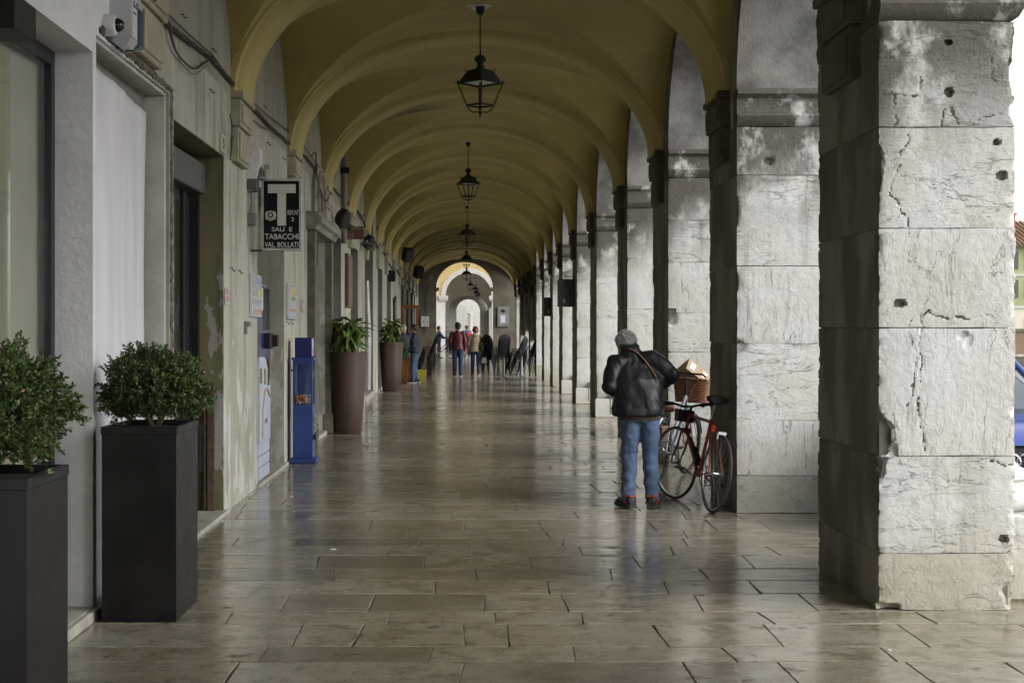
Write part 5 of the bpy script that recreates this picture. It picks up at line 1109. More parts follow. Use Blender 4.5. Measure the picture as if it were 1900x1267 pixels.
# ------------------------------------------------------------------ lanterns
def lantern_parts(t):
    def bar(a, b_, r_, m=4): mb = MB(); mb.tube([a, b_], r_, m); return mb
    mb = MB(); mb.lathe([(0.0, 0.0), (0.055, 0.0), (0.05, -0.05), (0.03, -0.09), (0.0, -0.09)], (0, 0, 0), 14); mb.obj('ceiling_rose', LANTERN, t)
    mb = MB()
    for k in range(13):
        c = (0, 0, -0.10-0.030*k); pts = []
        for i in range(10):
            a = 2*math.pi*i/10; u, w = 0.011*math.cos(a), 0.021*math.sin(a); pts.append((c[0]+(u if k % 2 else 0), c[1]+(0 if k % 2 else u), c[2]+w))
        mb.tube(pts, 0.004, 4, closed=True)
    mb.obj('chain', LANTERN, t)
    mb = MB(); mb.lathe([(0.008, -0.46), (0.012, -0.52), (0.045, -0.53), (0.07, -0.56), (0.07, -0.58), (0.04, -0.61), (0.035, -0.63), (0.05, -0.66), (0.08, -0.69)], (0, 0, 0), 16); mb.obj('finial', LANTERN, t)
    def sq(h, z): return [(h*c, h*s_, z) for c, s_ in ((1, 1), (-1, 1), (-1, -1), (1, -1))]
    mb = MB(); v = sq(0.06, -0.675)+sq(0.075, -0.69)+sq(0.105, -0.69)+sq(0.17, -0.80)+sq(0.175, -0.815)
    mb.add(v, [(4*k+i, 4*k+4+i, 4*k+4+(i+1) % 4, 4*k+(i+1) % 4) for k in range(4) for i in range(4)]+[(0, 1, 2, 3)]); mb.obj('roof', LANTERN, t, smooth=False)
    mb = MB(); v = sq(0.165, -0.812)+sq(0.165, -0.816); mb.add(v, [(3, 2, 1, 0), (4, 5, 6, 7)]); mb.obj('reflector', flat('reflector_white', (0.62, 0.62, 0.58), 0.5), t, smooth=False)
    mb = MB(); e = 0.185
    for i in range(4): a, b_ = sq(e, -0.825)[i], sq(e, -0.825)[(i+1) % 4]; mb.tube([a, b_], 0.011, 4)
    for (c, s_) in ((1, 1), (-1, 1), (-1, -1), (1, -1)): mb.tube([(e*c, e*s_, -0.84), (e*c*1.02, e*s_*1.02, -0.79)], [0.012, 0.006], 6); mb.tube([(e*c*0.65, e*s_*0.65, -0.70), (e*c*0.65, e*s_*0.65, -0.67)], 0.006, 6); mb.tube([(e*c, e*s_, -0.825), (e*c*1.16, e*s_*1.16, -0.82)], [0.009, 0.003], 5)
    mb.obj('upper_frame', LANTERN, t)
    for (c, s_) in ((1, 1), (-1, 1), (-1, -1), (1, -1)):
        mb = MB(); mb.tube([(e*c, e*s_, -0.83), (0.115*c, 0.115*s_, -1.06)], 0.010, 4); mb.obj('corner_bar', LANTERN, t)
        mb = MB(); mb.tube([(0.11*c, 0.11*s_, -1.07), (0.095*c, 0.095*s_, -1.11), (0.06*c, 0.06*s_, -1.14), (0.02*c, 0.02*s_, -1.135)], 0.008, 5); mb.obj('bracket', LANTERN, t)
    mb = MB()
    for i in range(4): mb.tube([sq(0.115, -1.065)[i], sq(0.115, -1.065)[(i+1) % 4]], 0.011, 4)
    mb.obj('lower_frame', LANTERN, t)
    mb = MB(); mb.lathe([(0.0, -1.20), (0.010, -1.19), (0.006, -1.175), (0.022, -1.15), (0.026, -1.135), (0.012, -1.12), (0.008, -1.05)], (0, 0, 0), 12); mb.obj('drop', LANTERN, t)
    mb = MB(); mb.tube([(0.0, 0.0, -0.82), (0, 0, -1.08)], 0.014, 8); mb.obj('lamp_tube', LANTERN, t)
L0 = thing('hanging_lantern', 'nearest iron lantern hanging from the vault', 'lantern', (0.14, 15.35, CH+3.468), R(48), 'iron lanterns hanging along the vault'); lantern_parts(L0); L0.scale = (0.92, 0.92, 1)
mb = MB(); mb.lathe([(0.0, 0.008), (0.10, 0.008), (0.13, 0.014)], (0, 0, 0.005), 7, cap=False, sx=1.5, sy=1.0)
pl = MB(); q = random.Random(1); pl.add([(0.16*(1+q.uniform(-.4, .4))*math.cos(a), 0.16*(1+q.uniform(-.4, .4))*math.sin(a), -0.004) for a in [2*math.pi*i/14 for i in range(14)]], [tuple(reversed(range(14)))]); pl.obj('plaster_patch', flat('white_plaster_patch', (0.6, 0.6, 0.57), 0.8), L0)
for (d, z, rz_, lb, x) in ((28.1, CH+3.675, R(20), 'second iron lantern along the vault, smaller than the nearest', 0.02), (41.0, CH+3.525, R(30), 'third iron lantern along the vault', 0.0), (55.0, CH+3.505, R(15), 'fourth iron lantern, seen against the bright arch', -0.03),
                      (69.3, CH+3.465, R(40), 'fifth iron lantern just before the end arch', -0.03), (88.0, CH+3.475, R(10), 'first lantern inside the second arcade', 0.2), (97.2, CH+3.475, R(35), 'second lantern inside the second arcade', 0.55), (106.4, CH+3.475, R(60), 'third lantern inside the second arcade', 0.7), (115.6, CH+3.475, R(20), 'fourth lantern inside the second arcade', 0.9)):
    c = copy_tree(L0); c.location = (x, d, z); c.scale = (0.92, 0.92, 1); c.rotation_euler.z = rz_; c['label'] = lb
# ================================================================== BICYCLES
def bicycle(name, label, rear, front, lean, steer, paint, opts):
    # rear / front: ground contacts (x, y); lean: radians to the rider's right; steer: radians to the left
    t = thing(name, label, 'bicycle', (rear[0], rear[1], 0.0)); h = math.atan2(front[1]-rear[1], front[0]-rear[0])
    t.rotation_euler = (lean, 0, h); wb = math.hypot(front[0]-rear[0], front[1]-rear[1]); r = opts.get('r', 0.335); city = opts.get('city', False)
    P = lambda x, z, y=0.0: Vector((x, y, z))
    RH, FH = P(0, r), P(wb, r); bb = P(0.42, 0.275)
    seat_top = P(0.42-0.27*opts.get('ss', 0.55), opts.get('st', 0.78)); head_lo = P(wb-0.135, r+0.32); head_hi = P(wb-0.175, r+(0.47 if not city else 0.52))
    ax = (head_hi-head_lo).normalized()
    def st(v):                                              # steer about the head tube
        v = Vector(v)-head_lo; return Matrix.Rotation(steer, 3, ax) @ v+head_lo
    def tubes(pairs, n=8):
        mb = MB()
        for (a, b_, ra) in pairs: mb.tube([a, b_], ra, n)
        return mb
    tt = 0.014 if not city else 0.016
    if city: fr = [(head_lo+Vector((0, 0, 0.03)), bb, 0.022), (head_hi, P(0.40, 0.42), 0.017), (bb, seat_top, tt), (head_hi, head_lo, 0.02)]
    else: fr = [(head_lo+Vector((0, 0, 0.01)), bb, 0.0165), (head_hi-ax*0.02, seat_top-(seat_top-bb).normalized()*0.03, tt), (bb, seat_top, 0.0155), (head_hi, head_lo, 0.018)]
    for s_ in (-1, 1):
        fr += [(bb+Vector((0, 0.03*s_, 0)), RH+Vector((0, 0.062*s_, 0)), 0.009), (seat_top+Vector((0, 0.015*s_, -0.02)), RH+Vector((0, 0.062*s_, 0)), 0.008)]
    tubes(fr).obj('frame', paint, t)
    mb = MB()
    for s_ in (-1, 1): mb.tube([st(head_lo+Vector((0, 0.045*s_, 0))), st(head_lo.lerp(FH, 0.55)+Vector((-0.012, 0.05*s_, 0))), st(FH+Vector((-0.02, 0.052*s_, 0.06))), st(FH+Vector((0, 0.052*s_, 0)))], [0.012, 0.011, 0.008, 0.007], 8)
    mb.tube([st(head_lo+Vector((0, -0.05, 0))), st(head_lo+Vector((0, 0.05, 0)))], 0.014, 8); mb.obj('fork', opts.get('fork', paint), t)
    for (hub, f, tr) in ((RH, lambda v: v, opts.get('tr', 0.013)), (FH, st, opts.get('tr', 0.013))):
        mb = MB(); mb.torus(hub, r-tr-0.012, 0.0095, 'y', 44, 6); mb.xf(f); wh = mb.obj('wheel', CHROME, t)
        mb = MB(); mb.torus(hub, r-tr, tr, 'y', 44, 8); mb.xf(f); mb.obj('tyre', RUBBER, wh)
        mb = MB(); q = 32
        for i in range(q):
            a = 2*math.pi*i/q; a2 = a+(0.45 if i % 4 < 2 else -0.45); s_ = 0.03 if i % 2 else -0.03
            mb.tube([hub+Vector((0.02*math.cos(a2), s_, 0.02*math.sin(a2))), hub+Vector(((r-tr-0.02)*math.cos(a), 0, (r-tr-0.02)*math.sin(a)))], 0.0013, 3, cap=False)
        mb.xf(f); mb.obj('spokes', STEEL, wh)
        mb = MB(); mb.lathe([(0.008, -0.06), (0.018, -0.04), (0.012, -0.03), (0.012, 0.03), (0.018, 0.04), (0.008, 0.06)], hub, 10, ax='y'); mb.xf(f); mb.obj('hub', CHROME, wh)
        if city:
            mb = MB(); n = 26; v = []
            for i in range(n+1):
                a = R(opts.get('mg0', -20)+opts.get('mgs', 205)*i/n) if hub is RH else R(15+150*i/n)
                for yy, rr in ((-0.026, r+0.004), (-0.014, r+0.017), (0.014, r+0.017), (0.026, r+0.004)): v.append(hub+Vector((-rr*math.cos(a) if hub is RH else rr*math.cos(a), yy, rr*math.sin(a))))
            mb.add(v, [(4*i+j, 4*i+4+j, 4*i+5+j, 4*i+1+j) for i in range(n) for j in range(3)]); mb.xf(f); mb.obj('mudguard', opts.get('guard', CHROME), t)
    # drive
    mb = MB(); mb.torus(bb+Vector((0, -0.045, 0)), 0.088, 0.005, 'y', 28, 5); 
    for i in range(5): a = 2*math.pi*i/5; mb.tube([bb+Vector((0, -0.045, 0)), bb+Vector((0.085*math.cos(a), -0.045, 0.085*math.sin(a)))], 0.006, 4)
    ck = mb.obj('crankset', STEEL, t); ca = R(opts.get('crank', 200))
    for s_, a in ((-1, ca), (1, ca+math.pi)):
        e = bb+Vector((0.17*math.cos(a), 0.075*s_, 0.17*math.sin(a))); mb = MB(); mb.tube([bb+Vector((0, 0.06*s_, 0)), e], 0.010, 6); mb.obj('crank_arm', STEEL, ck)
        mb = MB(); mb.obox(e+Vector((0, 0.05*s_, 0)), (0.045, 0, 0), (0, 0.035, 0), (0, 0, 0.010)); mb.obj('pedal', BLACKM, ck)
    mb = MB()
    for k in range(4): mb.torus(RH+Vector((0, -0.036-0.005*k, 0)), 0.045-0.006*k, 0.003, 'y', 18, 4)
    mb.obj('sprockets', STEEL, t)
    mb = MB(); mb.tube([bb+Vector((0, -0.045, 0.088)), RH+Vector((0, -0.045, 0.045))], 0.004, 4); mb.tube([bb+Vector((0, -0.045, -0.088)), RH+Vector((0.03, -0.045, -0.08)), RH+Vector((0, -0.045, -0.045))], 0.004, 4); mb.obj('chain', BLACKM, t)
    # saddle
    sp_ = seat_top+(seat_top-bb).normalized()*opts.get('sp', 0.13)
    mb = MB(); mb.tube([seat_top-(seat_top-bb).normalized()*0.05, sp_], 0.0125, 8); mb.obj('seat_post', CHROME, t)
    mb = MB(); pr = [(-0.12, 0.015, 0.02), (-0.11, 0.075, 0.042), (-0.06, 0.082, 0.05), (0.0, 0.055, 0.048), (0.07, 0.026, 0.042), (0.13, 0.018, 0.03), (0.145, 0.004, 0.012)]
    v = []; n = 14
    for (x, w, hh) in pr:
        for j in range(n): a = 2*math.pi*j/n; v.append((sp_.x+x+0.02, w*math.cos(a), sp_.z+0.035+hh*math.sin(a)*(0.6 if math.sin(a) > 0 else 0.9)))
    mb.add(v, [(i*n+j, i*n+(j+1) % n, (i+1)*n+(j+1) % n, (i+1)*n+j) for i in range(len(pr)-1) for j in range(n)]+[tuple(reversed(range(n))), tuple((len(pr)-1)*n+j for j in range(n))]); sc = opts.get('sscale', 1.0)
    mb.xf(lambda p: Vector((sp_.x+(p.x-sp_.x)*sc, p.y*sc, sp_.z+(p.z-sp_.z)*sc))); mb.obj('saddle', opts.get('saddle', BLACKM), t)
    # handlebar
    top = head_hi+ax*0.06
    mb = MB()
    if city:
        g_ = [(-0.16, 0.29, 0.0), (-0.06, 0.26, 0.02), (0.02, 0.18, 0.05), (0.05, 0.06, 0.045), (0.05, -0.06, 0.045), (0.02, -0.18, 0.05), (-0.06, -0.26, 0.02), (-0.16, -0.29, 0.0)]
        top = head_hi+ax*0.20
    else: g_ = [(0.05, 0.27, 0.03), (0.055, 0.14, 0.02), (0.06, 0.05, 0.0), (0.06, -0.05, 0.0), (0.055, -0.14, 0.02), (0.05, -0.27, 0.03)]
    mb.tube([st(head_hi-ax*0.02), st(top), st(top+Vector((0.05, 0, 0)))], 0.014, 8)
    mb.tube([st(top+Vector(p)) for p in g_], 0.011, 8); hb = mb.obj('handlebar', opts.get('bar', BLACKM), t)
    for s_ in (0, -1):
        a, b_ = st(top+Vector(g_[s_])), st(top+Vector(g_[1 if s_ == 0 else -2])); mb = MB(); mb.tube([a, a.lerp(b_, 0.85)], 0.0165, 8); mb.obj('grip', opts.get('grip', BLACKM), hb)
        mb = MB(); c = a.lerp(b_, 0.95); f_ = (st(top+Vector((0.3, 0, 0)))-st(top)).normalized(); mb.tube([c, c+f_*0.04+Vector((0, 0, -0.01)), a.lerp(b_, 0.3)+f_*0.06+Vector((0, 0, -0.03))], 0.006, 6); mb.obj('brake_lever', CHROME if city else BLACKM, hb)
    mb = MB(); mb.tube([st(top+Vector((0.06, 0.08, 0.01))), st(top+Vector((0.14, 0.05, -0.02))), st(head_lo+Vector((0.06, 0.02, 0.1))), st(head_lo+Vector((0.01, 0.02, -0.02)))], 0.003, 5); mb.tube([st(top+Vector((0.06, -0.1, 0.02))), st(top+Vector((0.13, -0.06, -0.06))), head_hi+Vector((-0.05, -0.03, -0.05)), bb+Vector((0, -0.02, 0.05))], 0.003, 5); mb.obj('brake_cable', BLACKM, t)
    return t, st, dict(head_hi=head_hi, head_lo=head_lo, bb=bb, seat_top=seat_top, sp=sp_, RH=RH, FH=FH, top=top, r=r)
RED = M('red_bike_paint', (0.27, 0.035, 0.02), (0.21, 0.028, 0.016), 0.3, 5, spec=0.6)
t, st, K = bicycle('red_bicycle', 'red road bicycle with thin wheels leaning on the limestone pillar', (2.075, 12.10), (1.885, 13.11), R(8), R(17), RED, dict(r=0.335, tr=0.012, st=0.79, ss=0.5, sp=0.14, crank=195, sscale=1.15, saddle=M('padded_saddle_cover', (0.012, 0.012, 0.013), (0.02, 0.02, 0.02), 0.9, 20, 0.5, 60)))
mb = MB(); b_ = K['bb'].lerp(K['head_lo'], 0.45)+Vector((-0.02, 0, 0.05)); e_ = K['bb'].lerp(K['head_lo'], 0.15)+Vector((-0.02, 0, 0.05)); mb.tube([e_, b_], 0.034, 12); mb.obj('bottle', flat('dark_bottle', (0.016, 0.016, 0.02), 0.35), t)
mb = MB(); c = K['head_hi']+Vector((0.08, 0, -0.03)); mb.obox(st(c), (0.055, 0, 0), (0, 0.075, 0), (0.01, 0, 0.055)); mb.obj('handlebar_bag', BLACKM, t)
mb = MB(); c = K['seat_top']+Vector((-0.075, 0, -0.08)); mb.lathe([(0.022, -0.028), (0.024, 0.02), (0.015, 0.03)], c, 10); mb.obj('rear_reflector', flat('reflector_red', (0.75, 0.07, 0.02), 0.15), t)
mb = MB(); c = K['FH']+Vector((0, 0, 0)); mb.obox(K['RH']+Vector((0.0, 0, K['r']+0.012)), (0.02, 0, 0), (0, 0.035, 0), (0, 0, 0.012)); mb.tube([K['RH']+Vector((0.0, 0.03, K['r']+0.01)), K['RH']+Vector((0.0, 0.032, K['r']-0.04))], 0.008, 5); mb.tube([K['RH']+Vector((0.0, -0.03, K['r']+0.01)), K['RH']+Vector((0.0, -0.032, K['r']-0.04))], 0.008, 5); mb.obj('brake_caliper', CHROME, t)
GREYB = M('silver_bike_paint', (0.26, 0.28, 0.31), (0.2, 0.22, 0.25), 0.28, 5, metal=0.5)
WICK = M('wicker', (0.22, 0.10, 0.045), (0.13, 0.057, 0.025), 0.6, 25)
t, st, K = bicycle('city_bicycle', 'silver city bicycle with a wicker front basket behind the red bicycle', (1.93, 14.35), (2.36, 15.36), R(3), R(-8), GREYB, dict(city=True, r=0.33, tr=0.023, guard=M('bright_mudguard', (0.75, 0.76, 0.78), (0.6, 0.6, 0.62), 0.2, 5, metal=0.9), st=0.66, ss=0.45, sp=0.06, crank=150, grip=flat('tan_grip', (0.45, 0.22, 0.08), 0.5), bar=BLACKM, saddle=flat('brown_saddle', (0.17, 0.075, 0.04), 0.5)))
bc = K['head_hi']+Vector((0.27, 0, -0.07)); bw_, bd_, bh_ = 0.19, 0.15, 0.25
def loop(u, k=0, grow=0.0):
    f = 0.82+0.18*u; pts = []; n = 40
    for i in range(n):
        a = 2*math.pi*i/n; c, s_ = math.cos(a), math.sin(a); e = 0.45
        x, y_ = abs(c)**e*math.copysign(1, c), abs(s_)**e*math.copysign(1, s_); wv = 1+(0.028 if (i+k) % 2 else -0.028)+grow
        pts.append((bc.x+bd_*f*x*wv, bw_*f*y_*wv, bc.z+bh_*u))
    return pts
mb = MB()
for k in range(15): mb.tube(loop(k/15, k), 0.0085, 5, closed=True)
bk = mb.obj('basket', WICK, t); mb = MB(); mb.tube(loop(1.0, 0, 0.02), 0.013, 6, closed=True); mb.obj('basket_rim', WICK, bk)
mb = MB()
for i in range(0, 40, 2): mb.tube([loop(0.0)[i], loop(1.0)[i]], 0.006, 4)
mb.add([(bc.x-bd_*0.8, -bw_*0.8, bc.z), (bc.x+bd_*0.8, -bw_*0.8, bc.z), (bc.x+bd_*0.8, bw_*0.8, bc.z), (bc.x-bd_*0.8, bw_*0.8, bc.z)], [(0, 1, 2, 3)]); mb.obj('basket_stakes', WICK, bk)
mb = MB()
for s_ in (-1, 1): mb.tube([(-0.30, 0.06*s_, K['r']+0.09), (0.12, 0.06*s_, K['r']+0.10)], 0.006, 5); mb.tube([(0, 0.06*s_, K['r']), (-0.15, 0.06*s_, K['r']+0.09)], 0.006, 5)
for x in (-0.3, -0.15, 0.0, 0.12): mb.tube([(x, -0.06, K['r']+0.095), (x, 0.06, K['r']+0.095)], 0.005, 5)
mb.obj('rear_rack', BLACKM, t)
mb = MB(); mb.box(-0.27, -0.02, -0.08, 0.08, K['r']+0.108, K['r']+0.27, bev=0.012); mb.obj('rack_bag', M('brown_leather', (0.20, 0.085, 0.045), (0.14, 0.06, 0.03), 0.45, 8), t)
mb = MB(); mb.ball(K['head_lo']+Vector((0.09, 0, 0.05)), 0.045, 12); mb.obj('headlamp', CHROME, t)
# cardboard parcel in the basket
basket_w = Matrix.Translation(t.location) @ t.rotation_euler.to_matrix().to_4x4() @ Vector((bc.x, 0, bc.z+0.27))
t2 = thing('cardboard_parcel', 'cardboard parcel with white labels tilted in the wicker basket', 'parcel', basket_w); t2.rotation_euler = (R(-38), R(36), R(10))
mb = MB(); mb.box(-0.155, 0.155, -0.11, 0.11, -0.085, 0.085, bev=0.003); mb.obj('carton', M('cardboard', (0.33, 0.245, 0.15), (0.29, 0.21, 0.13), 0.75, 6), t2)
LAB = flat('white_label', (0.72, 0.72, 0.72), 0.5)
for x in (-0.085, 0.075): mb = MB(); mb.box(x-0.03, x+0.03, -0.05, 0.06, 0.0852, 0.0865); mb.obj('paper_label', LAB, t2); mb = MB(); mb.box(x-0.03, x+0.03, -0.1115, -0.1102, -0.04, 0.05); mb.obj('paper_label', LAB, t2)
mb = MB(); mb.box(-0.157, 0.157, -0.012, 0.012, 0.0853, 0.0862); mb.obj('tape', flat('tape', (0.5, 0.38, 0.22), 0.25), t2)

# ================================================================== PEOPLE
SKIN = M('skin', (0.50, 0.30, 0.22), (0.44, 0.25, 0.18), 0.5, 12)
def ring_loft(mb, secs, n=18):
    # secs: (center, rx, ry, (side axis), (front axis)) -> capped loft
    v = []
    for (c, rx, ry, sa_, fa) in secs:
        c, sa_, fa = Vector(c), Vector(sa_), Vector(fa)
        for j in range(n): a = 2*math.pi*j/n; v.append(c+sa_*rx*math.cos(a)+fa*ry*math.sin(a))
    k = len(secs); mb.add(v, [(i*n+j, i*n+(j+1) % n, (i+1)*n+(j+1) % n, (i+1)*n+j) for i in range(k-1) for j in range(n)]+[tuple(reversed(range(n))), tuple((k-1)*n+j for j in range(n))])
def limb(mb, pts, rs_, n=12):
    P = []; Rr = []
    for i in range(len(pts)-1):
        for j in range(4): u = j/4; P.append(Vector(pts[i]).lerp(Vector(pts[i+1]), u)); Rr.append(rs_[i]+(rs_[i+1]-rs_[i])*u)
    P.append(Vector(pts[-1])); Rr.append(rs_[-1]); mb.tube(P, Rr, n)
    for p, r_ in ((pts[0], rs_[0]), *[(pts[i], rs_[i]) for i in range(1, len(pts)-1)], (pts[-1], rs_[-1])): mb.ball(p, r_*0.99, n)
def hand(mb, wrist, dirv, side):
    w, d = Vector(wrist), Vector(dirv).normalized(); s_ = Vector((0, 0, 1)).cross(d)
    if s_.length < 0.2: s_ = Vector((0, 1, 0))
    s_.normalize(); nrm = d.cross(s_)
    mb.tube([w-d*0.01, w+d*0.05, w+d*0.09], [0.030, 0.040, 0.036], 10, flat_=0.6)
    for i, (o_, ln) in enumerate(((-0.030, 0.060), (-0.010, 0.072), (0.011, 0.068), (0.030, 0.052))):
        b_ = w+d*0.085+s_*o_; m_ = b_+d*ln*0.5-nrm*0.008; mb.tube([b_, m_, m_+d*ln*0.4-nrm*0.022], [0.0095, 0.009, 0.0075], 6)
    mb.tube([w+d*0.02+s_*0.03*side, w+d*0.055+s_*0.058*side, w+d*0.085+s_*0.058*side], [0.012, 0.011, 0.009], 6)
def shoe(parent, c, ang, mat, sole, trim=None, Ln=0.28):
    mb = MB(); sc = Ln/0.28; secs = []
    for (y_, w, h_) in ((-0.085, 0.030, 0.06), (-0.07, 0.042, 0.095), (-0.02, 0.043, 0.10), (0.04, 0.044, 0.085), (0.10, 0.050, 0.06), (0.16, 0.046, 0.048), (0.19, 0.030, 0.036), (0.198, 0.012, 0.02)):
        secs.append(((0, y_*sc, 0.022+h_*0.42), w*sc, h_*0.5, (1, 0, 0), (0, 0, 1)))
    ring_loft(mb, secs, 16); Mx = Matrix.Translation(c) @ Matrix.Rotation(ang, 4, 'Z'); mb.xf(lambda p: Mx @ p); o = mb.obj('shoe', mat, parent)
    mb = MB(); pts = [(0.036*sc, -0.09*sc), (0.047*sc, 0.0), (0.054*sc, 0.11*sc), (0.035*sc, 0.195*sc), (0.0, 0.21*sc), (-0.035*sc, 0.195*sc), (-0.052*sc, 0.11*sc), (-0.045*sc, 0.0), (-0.036*sc, -0.09*sc)]; n = len(pts)
    mb.add([(x, y_, z) for z in (0.0, 0.03) for x, y_ in pts], [tuple(reversed(range(n))), tuple(range(n, 2*n))]+[(i, (i+1) % n, n+(i+1) % n, n+i) for i in range(n)]); mb.xf(lambda p: Mx @ p); mb.obj('sole', sole, o)
    if trim: mb = MB(); mb.tube([(0.03, -0.085, 0.105), (0.044, -0.02, 0.108), (0.03, 0.05, 0.10), (-0.03, 0.05, 0.10), (-0.044, -0.02, 0.108), (-0.03, -0.085, 0.105)], 0.007, 6, closed=True); mb.tube([(0.047, -0.06, 0.035), (0.05, 0.0, 0.07), (0.046, 0.06, 0.08)], 0.005, 5); mb.tube([(-0.047, -0.06, 0.035), (-0.05, 0.0, 0.07), (-0.046, 0.06, 0.08)], 0.005, 5); mb.xf(lambda p: Mx @ p); mb.obj('trim', trim, o)
def head_geo(mb, c, f, k=1.0):
    # c: head centre, f: facing (unit), with up kept roughly z
    c, f = Vector(c), Vector(f).normalized(); s_ = f.cross(Vector((0, 0, 1))).normalized(); u = s_.cross(f)
    def pt(a, b_, h): return c+s_*a*k+f*b_*k+u*h*k
    secs = [(-0.125, 0.030, 0.035, 0.045), (-0.10, 0.052, 0.065, 0.035), (-0.06, 0.064, 0.083, 0.018), (-0.01, 0.072, 0.094, 0.004), (0.04, 0.077, 0.099, -0.006), (0.08, 0.072, 0.092, -0.010), (0.11, 0.052, 0.066, -0.012), (0.125, 0.022, 0.03, -0.012)]
    ring_loft(mb, [(pt(0, o_, h), rx*k, ry*k, s_, f) for h, rx, ry, o_ in secs], 20)
    mb.tube([pt(0, 0.095, 0.015), pt(0, 0.118, -0.03), pt(0, 0.10, -0.045)], [0.010*k, 0.016*k, 0.010*k], 8)           # nose
    mb.tube([pt(-0.03, 0.092, 0.022), pt(0, 0.10, 0.026), pt(0.03, 0.092, 0.022)], 0.009*k, 6)                           # brow
    mb.tube([pt(-0.022, 0.088, -0.068), pt(0, 0.097, -0.066), pt(0.022, 0.088, -0.068)], 0.007*k, 6)                     # lips
    for e in (-1, 1): mb.tube([pt(0.074*e, -0.01, 0.02), pt(0.086*e, -0.018, 0.005), pt(0.078*e, -0.008, -0.03)], [0.014*k, 0.018*k, 0.011*k], 8)
    return pt
def eyes(parent, pt, k=1.0):
    for e in (-1, 1): mb = MB(); mb.ball(pt(0.03*e, 0.088, 0.004), 0.010*k, 8); mb.obj('eye', flat('eye_dark', (0.05, 0.035, 0.03), 0.2), parent)
def person(label, loc, rz_, J, C, vox=0.014, group=None):
    # J: joints in local coordinates (facing +y); C: materials
    t = thing('person', label, 'person', loc, rz_, group)
    b = MB(); up = (0, 0, 1); X = (1, 0, 0); Yv = (0, 1, 0)
    hd = J['head']; nk = J['neck']; ch = J['chest']; wa = J['waist']; hp = J['hip']; sw_ = J.get('sw', 0.18); k = J.get('k', 1.0); fat = J.get('fat', 1.0)
    pt = head_geo(b, hd, J.get('face', (0, 1, 0)), k); limb(b, [nk, Vector(hd)+Vector((0, 0, -0.06))], [0.052, 0.05])
    ring_loft(b, [(hp, 0.135, 0.095, X, Yv), (wa, 0.125, 0.085, X, Yv), (ch, 0.145, 0.10, X, Yv), (Vector(nk)+Vector((0, 0, -0.05)), 0.12, 0.07, X, Yv), (nk, 0.05, 0.05, X, Yv)])
    for sd in ('l', 'r'):
        A, E, Wr = J['sh_'+sd], J['el_'+sd], J['wr_'+sd]; limb(b, [Vector(nk)+Vector((0, 0, -0.06)), A, E, Wr], [0.05, 0.050, 0.040, 0.028], 10)
        hand(b, Wr, J.get('hd_'+sd, Vector(Wr)-Vector(E)), -1 if sd == 'r' else 1)
        Hh, Kk, An = J['hp_'+sd], J['kn_'+sd], J['an_'+sd]; limb(b, [Hh, Kk, An], [0.085, 0.055, 0.038], 10); limb(b, [An, Vector(An)+Vector((0, 0.10, -0.03))], [0.036, 0.03], 8)
    me = fuse(b, vox*0.8, 3); me.materials.append(C['skin']); link('body', me, t)
    eyes(t, pt, k)
    # jacket
    b = MB(); g = J.get('jk', 1.0); hem = Vector(J['hem']); fk = J.get('flare', 1.0)
    ring_loft(b, [(hem, 0.185*g*fk, 0.135*g*fk, X, Yv), (hem+Vector((0, 0, 0.06)), 0.19*g*fk, 0.14*g*fk, X, Yv), (wa, 0.18*g, 0.132*g, X, Yv), (ch, 0.195*g*J.get('cw', 1), 0.14*g, X, Yv), (Vector(nk)+Vector((0, -0.01, -0.085)), 0.16*g*J.get('cw', 1), 0.105, X, Yv), (Vector(nk)+Vector((0, 0, -0.03)), 0.12 if 'cw' in J else 0.085, 0.085, X, Yv), (Vector(nk)+Vector((0, 0.0, 0.035)), 0.066, 0.066, X, Yv)], 24)
    for sd in ('l', 'r'): limb(b, [Vector(nk)+Vector((0, 0, -0.10)), J['sh_'+sd], J['el_'+sd], Vector(J['wr_'+sd])], [0.08, 0.078*g, 0.066*g, 0.047*g], 14)
    me = fuse(b, vox, 5)
    if 'fold' in J:
        for v in me.vertices: f = J['fold'](v.co); v.co += v.normal*f
    me.materials.append(C['jacket']); jk = link('jacket', me, t)
    b = MB(); tr = J.get('tr', 1.0)
    ring_loft(b, [(Vector(hp)+Vector((0, 0, -0.10)), 0.10, 0.09, X, Yv), (Vector(hp)+Vector((0, 0, -0.04)), 0.162*tr, 0.122*tr, X, Yv), (hp, 0.165*tr, 0.12*tr, X, Yv), (Vector(hp)+Vector((0, 0, 0.09)), 0.155*tr, 0.11*tr, X, Yv)], 20)
    for sd in ('l', 'r'): limb(b, [J['hp_'+sd], J['kn_'+sd], Vector(J['an_'+sd])], [0.098*tr, 0.077*tr, 0.064*tr], 14)
    me = fuse(b, vox, 4)
    if 'tfold' in J:
        for v in me.vertices: v.co += v.normal*J['tfold'](v.co)
    me.materials.append(C['trousers']); link('trousers', me, t)
    for sd in ('l', 'r'): A = Vector(J['an_'+sd]); shoe(t, Vector((A.x, A.y-0.01, max(0, A.z-0.085))), J.get('toe_'+sd, R(8 if sd == 'l' else -8)), C['shoe'], C.get('sole', BLACKM), C.get('trim'), 0.28)
    # hair
    b = MB(); c, f = Vector(hd), Vector(J.get('face', (0, 1, 0))).normalized(); 
    for (a, o_, h, rr) in J.get('hair', ((0, -0.035, 0.045, 0.092), (0, 0.01, 0.07, 0.078), (0, -0.055, -0.02, 0.068), (0.035, -0.02, 0.03, 0.075), (-0.035, -0.02, 0.03, 0.075))): b.ball(pt(a, o_, h), rr*k, 14)
    me = fuse(b, vox*0.7, 2)
    for v in me.vertices: v.co += v.normal*0.012*noise.fractal(v.co*34, 0.8, 2.0, 4)
    me.materials.append(C['hair']); ho = link('hair', me, t)
